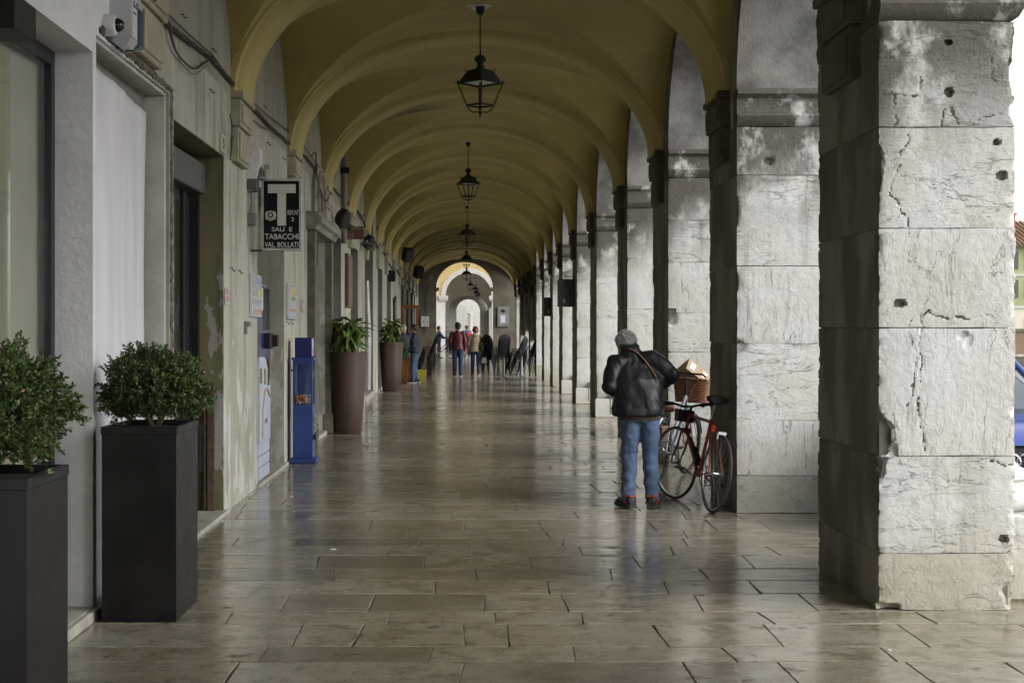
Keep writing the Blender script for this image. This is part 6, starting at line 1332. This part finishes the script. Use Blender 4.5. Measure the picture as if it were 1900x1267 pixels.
    if vox < 0.012:                                            # short strands on the near head
        q = random.Random(7); sb = MB(); vv = list(me.vertices)
        for _ in range(5000):
            v = vv[q.randrange(len(vv))]; d = (v.normal*0.7+Vector((q.gauss(0, .45), q.gauss(0, .45), q.gauss(0, .45)))).normalized(); s1 = d.orthogonal()*0.0016; e = v.co+d*q.uniform(0.012, 0.028)+Vector((0, 0, -0.006))
            sb.add([v.co-s1, v.co+s1, e], [(0, 1, 2)])
        sb.obj('strands', C['hair'], ho, smooth=False)
    return t, jk, pt
JEANS = M('blue_denim', (0.085, 0.135, 0.235), (0.06, 0.098, 0.18), 0.8, 5, 0.6, 22, stretch=(1.4, 1.4, 0.8), bd=0.02); JEANS_D = M('dark_denim', (0.025, 0.045, 0.11), (0.018, 0.032, 0.08), 0.8, 5, 0.4, 30)
def leather():
    m, t, b = nodes('black_leather'); v = coords(t, (2.2, 2.2, 0.7)); f = noise_n(t, v, 5.5, 5, 0.55, 0.5)
    b.inputs['Base Color'].default_value = (0.008, 0.008, 0.009, 1); L(t, maprange(t, f, 0.3, 0.7, 0.40, 0.60), b.inputs['Roughness']); b.inputs['Specular IOR Level'].default_value = 0.32
    h = math_n(t, 'ADD', math_n(t, 'MULTIPLY', f, 1.0), math_n(t, 'MULTIPLY', noise_n(t, coords(t), 90, 4), 0.05)); bump(t, b, h, 0.3, 0.03); return m
LEATHER = leather(); HGREY = M('grey_hair', (0.42, 0.41, 0.40), (0.22, 0.21, 0.205), 0.6, 60, 0.8, 120); HBROWN = M('brown_hair', (0.07, 0.04, 0.022), (0.04, 0.024, 0.014), 0.5, 50); HRED = M('auburn_hair', (0.16, 0.055, 0.025), (0.10, 0.035, 0.018), 0.5, 50); HDARK = M('dark_hair', (0.02, 0.017, 0.014), (0.035, 0.03, 0.025), 0.5, 50)
def fold1(p):
    f = 0.013*math.sin(p.x*21+1.3*math.sin(p.z*4))*max(0, min(1, (1.2-p.z)*3))
    return f+0.014*noise.fractal(Vector((p.x*8+p.z*2, p.y*8, p.z*3)), 1.0, 2.0, 3)
JM = dict(head=(-0.105, 0.245, 1.415), face=(-0.22, 0.76, -0.62), neck=(-0.065, 0.165, 1.365), chest=(-0.04, 0.085, 1.13), waist=(-0.015, 0.02, 0.96), hip=(0.0, 0.0, 0.85), hem=(-0.012, 0.0, 0.815), jk=1.15, flare=1.06, tr=0.96, cw=1.17,
  sh_l=(-0.20, 0.10, 1.255), el_l=(-0.27, 0.0, 1.06), wr_l=(-0.14, 0.25, 1.02), sh_r=(0.105, 0.13, 1.295), el_r=(0.285, 0.08, 1.165), wr_r=(0.24, 0.40, 1.06), hd_r=(0.1, 0.9, -0.2), hd_l=(0.5, 0.8, 0),
  hp_l=(-0.085, 0, 0.82), kn_l=(-0.092, 0.04, 0.47), an_l=(-0.105, -0.01, 0.095), hp_r=(0.085, 0, 0.82), kn_r=(0.088, 0.02, 0.47), an_r=(0.105, 0.0, 0.095), toe_l=R(24), toe_r=R(-16), fold=fold1,
  tfold=lambda p: 0.006*math.sin(p.z*52+3*math.sin(p.x*20))*max(0, 1-abs(p.z-0.2)*5)+0.012*noise.fractal(Vector((p.x*9, p.y*9, p.z*14)), 1.0, 2.0, 3), hair=((0, -0.038, 0.045, 0.078), (0, 0.0, 0.066, 0.070), (0, -0.062, 0.005, 0.046), (0.030, -0.035, 0.035, 0.060), (-0.030, -0.035, 0.035, 0.060)))
SHOEB = flat('black_trainer', (0.018, 0.018, 0.02), 0.6)
man, jk, _ = person('grey haired man in black leather jacket and blue jeans bending over the bicycles', (1.51, 12.42, 0), R(-2), JM, dict(skin=SKIN, jacket=LEATHER, trousers=JEANS, shoe=SHOEB, sole=M('dark_sole', (0.03, 0.028, 0.028), (0.05, 0.045, 0.04), 0.7), trim=flat('red_trim', (0.42, 0.05, 0.02)), hair=HGREY), 0.011)
bvh = BVHTree.FromPolygons([v.co for v in jk.data.vertices], [p.vertices for p in jk.data.polygons])
mb = MB(); strap = []
for i in range(15):
    u = i/14; x = -0.085+0.225*u; z = 1.385-0.245*u**1.7
    h_ = bvh.ray_cast(Vector((x, -1, z)), Vector((0, 1, 0)))
    if h_[0]: strap.append(h_[0]+Vector((0, -0.004, 0)))
if len(strap) > 3: mb.tube(strap, 0.016, 8, flat_=0.45); mb.obj('bag_strap', flat('tan_strap', (0.17, 0.075, 0.035), 0.5), man)
mb = MB(); ring_loft(mb, [((-0.005, 0, 0.775), 0.178, 0.128, (1, 0, 0), (0, 1, 0)), ((-0.005, 0, 0.86), 0.178, 0.128, (1, 0, 0), (0, 1, 0))], 28); mb.obj('jumper_hem', M('brown_jumper', (0.055, 0.038, 0.028), (0.04, 0.028, 0.02), 0.9, 10), man)
mb = MB(); ring_loft(mb, [((-0.012, 0, 0.812), 0.205, 0.155, (1, 0, 0), (0, 1, 0)), ((-0.012, 0, 0.82), 0.222, 0.165, (1, 0, 0), (0, 1, 0)), ((-0.012, 0, 0.865), 0.224, 0.168, (1, 0, 0), (0, 1, 0)), ((-0.012, 0, 0.88), 0.212, 0.158, (1, 0, 0), (0, 1, 0))], 32); mb.obj('waistband', M('ribbed_waistband', (0.012, 0.012, 0.013), (0.02, 0.02, 0.021), 0.85, 3, 0.8, 60, stretch=(4, 4, 0.2)), man)
mb = MB(); ring_loft(mb, [((-0.066, 0.15, 1.32), 0.100, 0.090, (1, 0, 0), (0, 0.9, 0.3)), ((-0.072, 0.158, 1.37), 0.088, 0.080, (1, 0, 0), (0, 0.9, 0.3)), ((-0.078, 0.165, 1.42), 0.083, 0.074, (1, 0, 0), (0, 0.9, 0.3)), ((-0.079, 0.172, 1.428), 0.070, 0.062, (1, 0, 0), (0, 0.9, 0.3))], 20); mb.obj('collar', LEATHER, man)

def stand(h=1.72, step=0.0, arm=0.0, sw_=0.19, face=(0, 1, 0), **kw):
    k = h/1.72; Z = lambda z: z*k
    J = dict(head=(0, 0.02, Z(1.60)), face=face, neck=(0, -0.01, Z(1.45)), chest=(0, 0, Z(1.27)), waist=(0, 0, Z(1.07)), hip=(0, 0, Z(0.93)), hem=(0, 0, Z(0.88)), jk=1.02, k=k,
      sh_l=(-sw_, -0.01, Z(1.385)), el_l=(-sw_-0.06, -0.03+arm*0.1, Z(1.11)), wr_l=(-sw_-0.05, 0.06+arm*0.2, Z(0.87)), sh_r=(sw_, -0.01, Z(1.385)), el_r=(sw_+0.06, -0.03-arm*0.1, Z(1.11)), wr_r=(sw_+0.05, 0.06-arm*0.2, Z(0.87)),
      hp_l=(-0.09, 0, Z(0.90)), kn_l=(-0.095, 0.03+step*0.5, Z(0.49)), an_l=(-0.10, step, 0.09), hp_r=(0.09, 0, Z(0.90)), kn_r=(0.095, 0.03-step*0.2, Z(0.49)), an_r=(0.10, -step, 0.09+abs(step)*0.15)); J.update(kw); return J
PUFF = M('burgundy_puffer', (0.115, 0.018, 0.022), (0.08, 0.012, 0.016), 0.4, 4); BEIGEC = M('beige_coat', (0.42, 0.35, 0.24), (0.36, 0.29, 0.19), 0.7, 4, 0.2, 30); NAVYJ = M('navy_jacket', (0.014, 0.017, 0.035), (0.02, 0.024, 0.045), 0.7, 6); WHSOLE = flat('white_sole', (0.55, 0.55, 0.55))
puff = lambda p: 0.012*abs(math.sin(p.z*math.pi/0.055))-0.006
person('man in a burgundy quilted jacket walking away, left of the pair', (-0.315, 46.0, 0), R(0), stand(1.74, 0.05, 0.1, 0.185, (-0.55, 0.8, 0.1), fold=puff, jk=1.0), dict(skin=SKIN, jacket=PUFF, trousers=JEANS_D, shoe=SHOEB, sole=WHSOLE, hair=HDARK), 0.014, 'couple walking away')
w, wj, _ = person('woman in a beige hooded coat walking away with a black shoulder bag', (0.27, 46.4, 0), R(0), stand(1.62, 0.13, 0.3, 0.165, jk=0.98, flare=1.12, hem=(0, 0, 0.80), tr=0.9, hair=((0, -0.03, 0.04, 0.098), (0, 0.01, 0.06, 0.085), (0, -0.05, -0.03, 0.085), (0.04, -0.02, 0.0, 0.08), (-0.04, -0.02, 0.0, 0.08))), dict(skin=SKIN, jacket=BEIGEC, trousers=JEANS_D, shoe=flat('brown_shoe', (0.16, 0.06, 0.04)), sole=WHSOLE, hair=HRED), 0.014, 'couple walking away')
mb = MB(); ring_loft(mb, [((0, -0.08, 1.28), 0.05, 0.03, (1, 0, 0), (0, 1, 0)), ((0, -0.10, 1.33), 0.11, 0.06, (1, 0, 0), (0, 1, 0)), ((0, -0.07, 1.40), 0.10, 0.06, (1, 0, 0), (0, 1, 0)), ((0, -0.04, 1.42), 0.07, 0.04, (1, 0, 0), (0, 1, 0))], 16); mb.obj('hood', BEIGEC, w)
t = thing('shoulder_bag', 'black shoulder bag on the arm of the woman in beige', 'bag', (0.49, 46.36, 0.82)); mb = MB(); mb.ringloft([(0, 0.03), (0.03, 0.0), (0.30, 0.02), (0.34, 0.04)], -0.06, 0.06, -0.15, 0.15); mb.obj('body', BLACKM, t); mb = MB(); mb.tube([(0, -0.10, 0.32), (-0.03, -0.06, 0.55), (-0.04, 0.06, 0.55), (0, 0.10, 0.32)], 0.012, 6); mb.obj('strap', BLACKM, t)
t = thing('grey_handbag', 'small pale grey bag hanging from the hand of the woman in beige', 'bag', (0.53, 46.4, 0.42)); mb = MB(); mb.ringloft([(0, 0.03), (0.03, 0.0), (0.17, 0.02), (0.20, 0.05)], -0.12, 0.12, -0.06, 0.06); mb.obj('body', flat('pale_grey_bag', (0.36, 0.36, 0.36)), t); mb = MB(); mb.tube([(-0.08, 0, 0.18), (-0.04, 0, 0.36), (0.04, 0, 0.36), (0.08, 0, 0.18)], 0.01, 6); mb.obj('handle', flat('grey_handle', (0.3, 0.3, 0.3)), t)
person('man in a navy jacket and jeans standing in profile by the shop windows', (-1.50, 40.7, 0), R(80), stand(1.67, 0.03, 0.2, 0.18, jk=1.06, wr_l=(-0.22, 0.2, 0.90), wr_r=(0.2, 0.12, 0.86)), dict(skin=SKIN, jacket=NAVYJ, trousers=JEANS, shoe=SHOEB, sole=WHSOLE, hair=HBROWN), 0.014)
person('grey haired person half hidden behind the spiky plant', (-1.93, 43.0, 0), R(-160), stand(1.66, 0.0, 0.1), dict(skin=SKIN, jacket=NAVYJ, trousers=JEANS_D, shoe=SHOEB, hair=HGREY), 0.018)
person('person in a blue waistcoat seen between the walking couple', (-0.03, 77.5, 0), R(10), stand(1.72, 0.08, 0.2), dict(skin=SKIN, jacket=M('blue_gilet', (0.05, 0.075, 0.20), (0.04, 0.06, 0.16), 0.7), trousers=JEANS, shoe=SHOEB, hair=HBROWN), 0.02)
t = thing('red_backpack', 'bright red bag beside the person in blue', 'bag', (0.12, 77.3, 1.02)); mb = MB(); mb.ringloft([(0, 0.03), (0.05, 0), (0.3, 0.0), (0.36, 0.05)], -0.1, 0.1, -0.09, 0.05); mb.obj('body', flat('red_bag', (0.55, 0.06, 0.03)), t); mb = MB(); mb.tube([(-0.05, 0, 0.34), (-0.05, 0.05, 0.42), (0.05, 0.05, 0.42), (0.05, 0, 0.34)], 0.012, 5); mb.obj('strap', BLACKM, t)
person('person in grey standing far inside the second arcade', (-1.45, 97, 0), R(180), stand(1.70), dict(skin=SKIN, jacket=flat('grey_coat', (0.2, 0.2, 0.21)), trousers=JEANS_D, shoe=SHOEB, hair=HDARK), 0.025)
bt, _, _ = bicycle('dark_bicycle', 'dark city bicycle held by the cyclist in the street', (-1.86, 74.2), (-0.82, 73.8), R(0), R(0), flat('dark_blue_paint', (0.03, 0.035, 0.07), 0.3), dict(city=True, r=0.35, tr=0.02, st=0.7, ss=0.4, sp=0.1, guard=BLACKM))
person('cyclist in dark jacket astride a bicycle at the end arch', (-1.50, 74.35, 0), R(-70), stand(1.68, 0.0, 0.0, wr_l=(-0.2, 0.40, 1.05), wr_r=(0.2, 0.40, 1.05), el_l=(-0.25, 0.15, 1.12), el_r=(0.25, 0.15, 1.12), tr=0.95), dict(skin=SKIN, jacket=flat('blue_black_jacket', (0.03, 0.035, 0.075)), trousers=HDARK, shoe=flat('blue_shoe', (0.1, 0.13, 0.2)), hair=HDARK), 0.02)
# ================================================================== FURNITURE AND FAR THINGS
CAB2 = flat('table_foot_grey', (0.14, 0.14, 0.14), 0.4)
CHAIRM = M('black_chair_metal', (0.009, 0.009, 0.011), (0.014, 0.014, 0.016), 0.5, 10, spec=0.2)
def chair(label, loc, rz_, group):
    t = thing('stacking_chair', label, 'chair', loc, rz_, group)
    mb = MB(); mb.lathe([(0.0, 0.452), (0.19, 0.452), (0.205, 0.46), (0.20, 0.47), (0.0, 0.465)], (0, 0, 0), 18); mb.obj('seat', CHAIRM, t)
    for x in (-1, 1):
        mb = MB(); mb.tube([(0.16*x, 0.15, 0.45), (0.20*x, 0.21, 0.0)], 0.014, 6); mb.obj('leg', CHAIRM, t)
        mb = MB(); mb.tube([(0.17*x, -0.14, 0.46), (0.21*x, -0.24, 0.0)], 0.014, 6); mb.obj('leg', CHAIRM, t)
    mb = MB(); pts = [(-0.17, -0.16, 0.46), (-0.20, -0.20, 0.66)]+[(-0.20*math.cos(math.pi*i/10), -0.21-0.04*math.sin(math.pi*i/10), 0.68+0.18*math.sin(math.pi*i/10)) for i in range(11)]+[(0.20, -0.20, 0.66), (0.17, -0.16, 0.46)]
    mb.tube(pts, 0.015, 6)
    for s_ in (0.35, 0.55, 0.75): mb.tube([(-0.20*math.cos(math.pi*i/8)*(1.02-s_*0.12), -0.20-0.05*math.sin(math.pi*i/8), 0.52+s_*0.2+0.13*s_*math.sin(math.pi*i/8)) for i in range(9)], 0.012, 5)
    mb.tube([(-0.185, -0.18, 0.56), (0, -0.23, 0.56), (0.185, -0.18, 0.56)], 0.010, 5); mb.lathe([(0.0, -0.012), (0.165, -0.008), (0.165, 0.008), (0.0, 0.012)], (0, -0.225, 0.70), 14, ax='y', sx=0.85, sy=1.0); mb.obj('backrest', CHAIRM, t)
    return t
C0 = chair('black metal chair', (0, 0, 0), 0, 'stacked black chairs by the pillars'); first = True
ORD = ['topmost', 'second from top', 'third from top', 'fourth from top', 'fifth from top', 'sixth from top', 'seventh from top', 'eighth from top', 'ninth from top', 'lowest']
def stack(x, y, rz_, n, lean, label, group):
    global first
    for k in range(n):
        c = C0 if first else copy_tree(C0); first = False
        c.location = (x+lean*k*math.sin(rz_), y-lean*k*math.cos(rz_), 0.072*k); c.rotation_euler.z = rz_; c['group'] = group; c['label'] = ORD[n-1-k] + ' ' + label
ga = 'stacked black chairs by the pillars'
stack(0.80, 46.6, R(-25), 8, 0.03, 'black metal chair in the stack next to the woman in beige', 'chair stack beside the woman')
stack(1.15, 47.6, R(15), 8, 0.02, 'black metal chair in the middle stack behind the cafe tables', 'middle chair stack')
stack(1.52, 46.9, R(60), 7, 0.035, 'black metal chair in the stack leaning behind the second cafe table', 'second chair stack')
stack(1.92, 47.6, R(75), 8, 0.03, 'black metal chair in the stack closest to the pillars', 'chair stack by the pillars')
stack(-1.42, 45.4, R(100), 8, 0.03, 'black metal chair stacked behind the man in the navy jacket', 'chair stack by the shop wall')
def table(x, y, label):
    t = thing('cafe_table', label, 'table', (x, y, 0), 0, 'cafe tables by the stacked chairs')
    mb = MB(); mb.box(-0.33, 0.31, -0.30, 0.30, 0.715, 0.735, bev=0.006); mb.obj('table_top', CHAIRM, t)
    mb = MB(); mb.tube([(0, 0, 0.02), (0, 0, 0.715)], 0.04, 12); mb.obj('column', GREYP, t)
    mb = MB()
    for a in (0, 90, 180, 270): mb.tube([(0, 0, 0.05), (0.27*math.cos(R(a+30)), 0.27*math.sin(R(a+30)), 0.018)], [0.03, 0.018], 8, flat_=0.6)
    mb.obj('foot', CAB2, t)
table(1.14, 44.5, 'cafe table with steel column nearest the woman in beige'); table(1.72, 45.2, 'cafe table with steel column nearest the pillars')
t = thing('litter_bin', 'brown cylindrical litter bin with a round hole by the end of the shop wall', 'bin', (-1.22, 47.0, 0)); mb = MB(); mb.lathe([(0.125, 0), (0.125, 0.62), (0.118, 0.635), (0.10, 0.635)], (0, 0, 0), 24); mb.obj('body', M('bin_brown', (0.12, 0.07, 0.03), (0.08, 0.045, 0.02), 0.4, 4), t)
mb = MB(); mb.lathe([(0.055, 0.0), (0.055, 0.02), (0.0, 0.02)], (0, 0, 0), 16, ax='y'); o = mb.obj('opening', BLACKM, t, loc=(0.075, -0.115, 0.44)); o.rotation_euler = (0, 0, R(35))
t = thing('yellow_crate', 'small yellow crate behind the man in navy', 'crate', (-1.50, 44.4, 0)); mb = MB(); mb.ringloft([(0, 0.02), (0.25, 0), (0.25, 0.02), (0.03, 0.04)], -0.2, 0.22, -0.14, 0.14); mb.obj('tub', flat('yellow_plastic', (0.40, 0.33, 0.03)), t); mb = MB(); mb.box(-0.21, 0.23, -0.15, 0.15, 0.252, 0.275); mb.obj('rim', flat('yellow_plastic2', (0.45, 0.36, 0.03)), t)
# open glass door with orange wood frame, menu board
ORW = M('orange_wood', (0.27, 0.075, 0.02), (0.19, 0.05, 0.014), 0.4, 6)
t = thing('open_glass_door', 'open glass door with orange brown wooden frame on the left', 'door', (xw(49.5), 49.45, 0))
mb = MB(); mb.box(0.02, 0.10, -0.03, 0.03, 0.05, 2.37); mb.box(0.52, 0.60, -0.03, 0.03, 0.05, 2.37); mb.box(0.101, 0.519, -0.03, 0.03, 2.26, 2.37); mb.box(0.101, 0.519, -0.03, 0.03, 0.05, 0.25); mb.obj('frame', ORW, t, smooth=False)
mb = MB(); mb.box(0.10, 0.52, -0.005, 0.005, 0.25, 2.26); mb.obj('pane', GLASS, t)
t = thing('menu_board', 'dark upright menu board on the wall before the orange framed door', 'board', (xw(44.0), 43.6, 0)); mb = MB(); mb.box(0.01, 0.06, -0.3, 0.55, 1.0, 2.5, bev=0.01); mb.obj('panel', BLACKM, t); mb = MB()
for k in range(6): mb.box(0.061, 0.064, -0.22, 0.45, 1.1+0.22*k, 1.26+0.22*k)
mb.obj('print', M('menu_print', (0.3, 0.26, 0.22), (0.05, 0.04, 0.04), 0.5, 14), t, smooth=False)
# cabinets on the pillars
CAB = M('dark_cabinet_metal', (0.055, 0.055, 0.058), (0.045, 0.045, 0.047), 0.45, 5)
def cabinet(d, x0, x1, z0, z1, dp, label):
    t = thing('metal_cabinet', label, 'cabinet', (0, d, 0)); mb = MB(); mb.box(x0, x1, 0, dp, z0, z1, bev=0.01); mb.obj('body', CAB, t); mb = MB(); mb.box(x0+0.015, x1-0.02, -0.012, -0.0005, z0+0.02, z1-0.02, bev=0.004); mb.obj('door', CAB, t)
    mb = MB(); mb.box(x1-0.06, x1-0.045, -0.03, -0.0125, (z0+z1)/2, (z0+z1)/2+0.1); mb.obj('handle', BLACKM, t); mb = MB(); mb.box(x0+0.09, x0+0.14, -0.0145, -0.0125, z0+0.08, z0+0.16); mb.obj('sticker', flat('pale_sticker', (0.4, 0.4, 0.38)), t)
cabinet(30.3, 1.95, 2.285, 2.03, 2.62, 0.5, 'large dark grey metal cabinet fixed to the aisle side of a pillar'); cabinet(38.7, 2.09, 2.285, 1.90, 2.41, 0.45, 'smaller dark metal box on a pillar farther along')
t = thing('wall_rail', 'small bent dark pipe above the large metal cabinet', 'pipe', (0, 30.6, 0)); mb = MB(); mb.tube([(2.27, 0, 2.68), (2.10, 0, 2.68), (2.10, 0, 2.79), (2.20, 0, 2.79)], 0.012, 6); mb.obj('pipe', BLACKM, t)
# dark awnings hanging in the far arches
AWN = M('dark_awning_cloth', (0.022, 0.017, 0.013), (0.035, 0.026, 0.02), 0.9, 4)
for (y0, y1, zb, lb) in ((48.6, 51.9, 1.15, 'dark awning hanging in the first of the shaded far arches'), (53.3, 56.3, 1.5, 'dark awning hanging in the second of the shaded far arches'), (57.7, 61.3, 1.3, 'dark awning hanging in the third of the shaded far arches')):
    t = thing('hanging_awning', lb, 'awning', (XP, 0, 0), 0, 'dark awnings in the far arches'); mb = MB(); n = 40; v = []
    for i in range(n+1):
        yy = y0+(y1-y0)*i/n; x = 0.16+0.035*math.sin(i*1.3)
        for z in (zb+0.12*math.sin(i*0.9)*0.3, 2.6, 4.3): v.append((x+(0.08 if z > 4 else 0), yy, z))
    mb.add(v, [(3*i+j, 3*i+3+j, 3*i+4+j, 3*i+1+j) for i in range(n) for j in range(2)]); o = mb.obj('cloth', AWN, t); md = o.modifiers.new('t', 'SOLIDIFY'); md.thickness = 0.01
    mb = MB(); mb.tube([(0.16, y0+0.02, zb), (0.16, y1-0.02, zb)], 0.02, 8); mb.obj('bottom_bar', BLACKM, t)
# boxes and board on the end wall
for (px, lb) in ((785, 'left of two white meter boxes on the end wall'), (792.6, 'right of two white meter boxes on the end wall')):
    p = at(px, 606, END); t = thing('meter_box', lb, 'meter box', (p.x, END-0.004, p.z), 0, 'meter boxes on the end wall'); mb = MB(); mb.box(-0.095, 0.095, -0.12, 0, 0, 0.52, bev=0.01); mb.obj('case', WHITEP, t); mb = MB(); mb.box(0.0, 0.03, -0.125, -0.121, 0.2, 0.3); mb.obj('window', BLACKM, t)
p = at(934, 606, END); t = thing('notice_cabinet', 'grey notice cabinet with a pinned poster on the dim end wall', 'notice board', (p.x, END-0.004, p.z)); mb = MB(); mb.box(-0.29, 0.29, -0.10, 0, 0, 1.0, bev=0.015); mb.obj('case', M('grey_cabinet', (0.22, 0.22, 0.20), (0.16, 0.16, 0.15), 0.5, 8), t)
mb = MB(); mb.box(-0.16, 0.10, -0.105, -0.101, 0.18, 0.58); mb.obj('poster', M('poster_print', (0.62, 0.62, 0.68), (0.22, 0.2, 0.36), 0.6, 22, lo=0.5, hi=0.6), t); mb = MB(); mb.ball((-0.02, -0.10, 0.78), 0.10, 10, sc=(1.2, 0.1, 0.8)); mb.obj('torn_patch', BLACKM, t)
p = at(800, 520, END); t = thing('wall_fitting', 'pale broken fitting at the top left of the end arch', 'fitting', (p.x, END-0.004, p.z)); mb = MB(); mb.ringloft([(0, 0.08), (0.1, 0.0), (0.22, 0.08)], -0.14, 0.14, -0.12, 0); mb.obj('case', M('fitting_grey', (0.3, 0.29, 0.26), (0.2, 0.19, 0.17), 0.7, 9), t)
mb = MB(); mb.tube([(-2.15, END-0.03, 1.2), (-2.05, END-0.03, 2.4), (-2.1, END-0.03, 3.2), (-1.85, END-0.03, 3.75)], 0.015, 6); tag(mb.obj('cable', CABLE), 'dark cable climbing the left of the end wall', 'cable', 'cables along the shop wall')
# ------------------------------------------------------------------ parked blue car
car = thing('parked_car', 'blue parked car facing the arcade, seen past the nearest pillar', 'car', (4.15, 10.75, -0.158))
PAINT = M('blue_car_paint', (0.035, 0.075, 0.34), (0.03, 0.065, 0.30), 0.16, 3, spec=0.7)
def carsec(y, w, z0, z1, rr=0.12, n=8):                       # rounded rectangle section at y
    pts = []
    for (sx, sz, a0) in ((1, 1, 0), (-1, 1, 90), (-1, -1, 180), (1, -1, 270)):
        cx, cz = sx*(w-rr), (z1-rr if sz > 0 else z0+rr)
        for i in range(n): a = R(a0+90*i/(n-1)); pts.append((cx+rr*math.cos(a), y, cz+rr*math.sin(a)))
    return pts
S = [(0.0, 0.74, 0.24, 0.78, .1), (0.10, 0.82, 0.20, 0.86, .12), (0.45, 0.885, 0.18, 0.95, .12), (1.15, 0.90, 0.18, 1.03, .12), (1.5, 0.905, 0.18, 1.05, .12), (3.2, 0.905, 0.18, 1.06, .12), (4.1, 0.89, 0.2, 1.05, .12), (4.32, 0.82, 0.25, 0.98, .12), (4.4, 0.72, 0.30, 0.9, .1)]
mb = MB(); v = []; n = 32
for s_ in S: v += carsec(*s_)
mb.add(v, [(i*n+j, (i+1)*n+j, (i+1)*n+(j+1) % n, i*n+(j+1) % n) for i in range(len(S)-1) for j in range(n)]+[tuple(range(n)), tuple(reversed(range((len(S)-1)*n, len(S)*n)))]); mb.obj('body', PAINT, car)
S = [(1.05, 0.74, 1.0, 1.06, .03), (1.85, 0.62, 1.0, 1.46, .12), (2.4, 0.61, 1.0, 1.52, .12), (3.3, 0.60, 1.0, 1.50, .12), (4.05, 0.66, 1.0, 1.12, .05)]
mb = MB(); v = []
for s_ in S: v += carsec(*s_)
mb.add(v, [(i*n+j, (i+1)*n+j, (i+1)*n+(j+1) % n, i*n+(j+1) % n) for i in range(len(S)-1) for j in range(n)]+[tuple(range(n)), tuple(reversed(range((len(S)-1)*n, len(S)*n)))]); mb.obj('glasshouse', M('car_glass', (0.10, 0.12, 0.14), (0.08, 0.1, 0.12), 0.05, 2, spec=0.8), car)
mb = MB(); v = []
for s_ in ((1.82, 0.60, 1.44, 1.475, .015), (2.4, 0.60, 1.50, 1.535, .015), (3.35, 0.59, 1.48, 1.515, .015)): v += carsec(*s_)
mb.add(v, [(i*n+j, (i+1)*n+j, (i+1)*n+(j+1) % n, i*n+(j+1) % n) for i in range(2) for j in range(n)]+[tuple(range(n)), tuple(reversed(range(2*n, 3*n)))]); mb.obj('roof', PAINT, car)
for s_ in (-1, 1):
    mb = MB(); mb.tube([(0.76*s_, 1.02, 1.04), (0.64*s_, 1.84, 1.47)], 0.03, 8); mb.obj('windscreen_pillar', PAINT, car)
    mb = MB(); mb.tube([(0.62*s_, 3.3, 1.48), (0.70*s_, 4.08, 1.08)], 0.045, 8); mb.obj('rear_pillar', PAINT, car)
    mb = MB(); mb.ringloft([(0.64, 0.02), (0.66, 0), (0.74, 0.0), (0.77, 0.03)], 0.42 if s_ > 0 else -0.80, 0.80 if s_ > 0 else -0.42, -0.025, 0.2); mb.obj('headlight', M('headlight_glass', (0.5, 0.52, 0.55), (0.3, 0.32, 0.35), 0.1, 12, spec=0.8), car)
    mb = MB(); mb.tube([(0.86*s_, 1.45, 1.08), (0.98*s_, 1.42, 1.12)], [0.05, 0.075], 10); mb.obj('mirror', PAINT, car)
    for y_ in (0.85, 3.45):
        mb = MB(); mb.lathe([(0.0, -0.11), (0.20, -0.11), (0.21, 0.10), (0.0, 0.08)], (0.82*s_, y_, 0.32), 20, ax='x'); wh = mb.obj('wheel', STEEL, car)
        mb = MB(); mb.torus((0.83*s_, y_, 0.32), 0.255, 0.075, 'x', 30, 10); mb.obj('tyre', RUBBER, wh)
mb = MB(); mb.ringloft([(0.42, 0.08), (0.50, 0.0), (0.80, 0.0), (0.84, 0.06)], -0.42, 0.42, -0.03, 0.06); gr = mb.obj('grille', BLACKM, car, ang=30)
for z in (0.47, 0.53, 0.66, 0.72, 0.78): mb = MB(); mb.box(-0.38, 0.38, -0.038, -0.0305, z, z+0.012); mb.obj('grille_bar', flat('grille_bar_dark', (0.06, 0.06, 0.065), 0.2), gr)
for k in range(4): mb = MB(); mb.torus((-0.135+0.09*k, -0.045, 0.72), 0.058, 0.008, 'y', 24, 6); mb.obj('emblem_ring', CHROME, gr)
mb = MB(); mb.box(-0.26, 0.26, -0.055, -0.04, 0.52, 0.63, bev=0.003); pl = mb.obj('number_plate', flat('plate_white', (0.62, 0.62, 0.62), 0.4), car)
text_mesh('91F', 0.105, flat('plate_ink', (0.02, 0.02, 0.03)), parent=pl, loc=(0.05, -0.057, 0.538))
mb = MB(); mb.box(-0.62, 0.62, -0.02, 0.1, 0.24, 0.36, bev=0.03); mb.obj('lower_intake', BLACKM, car)
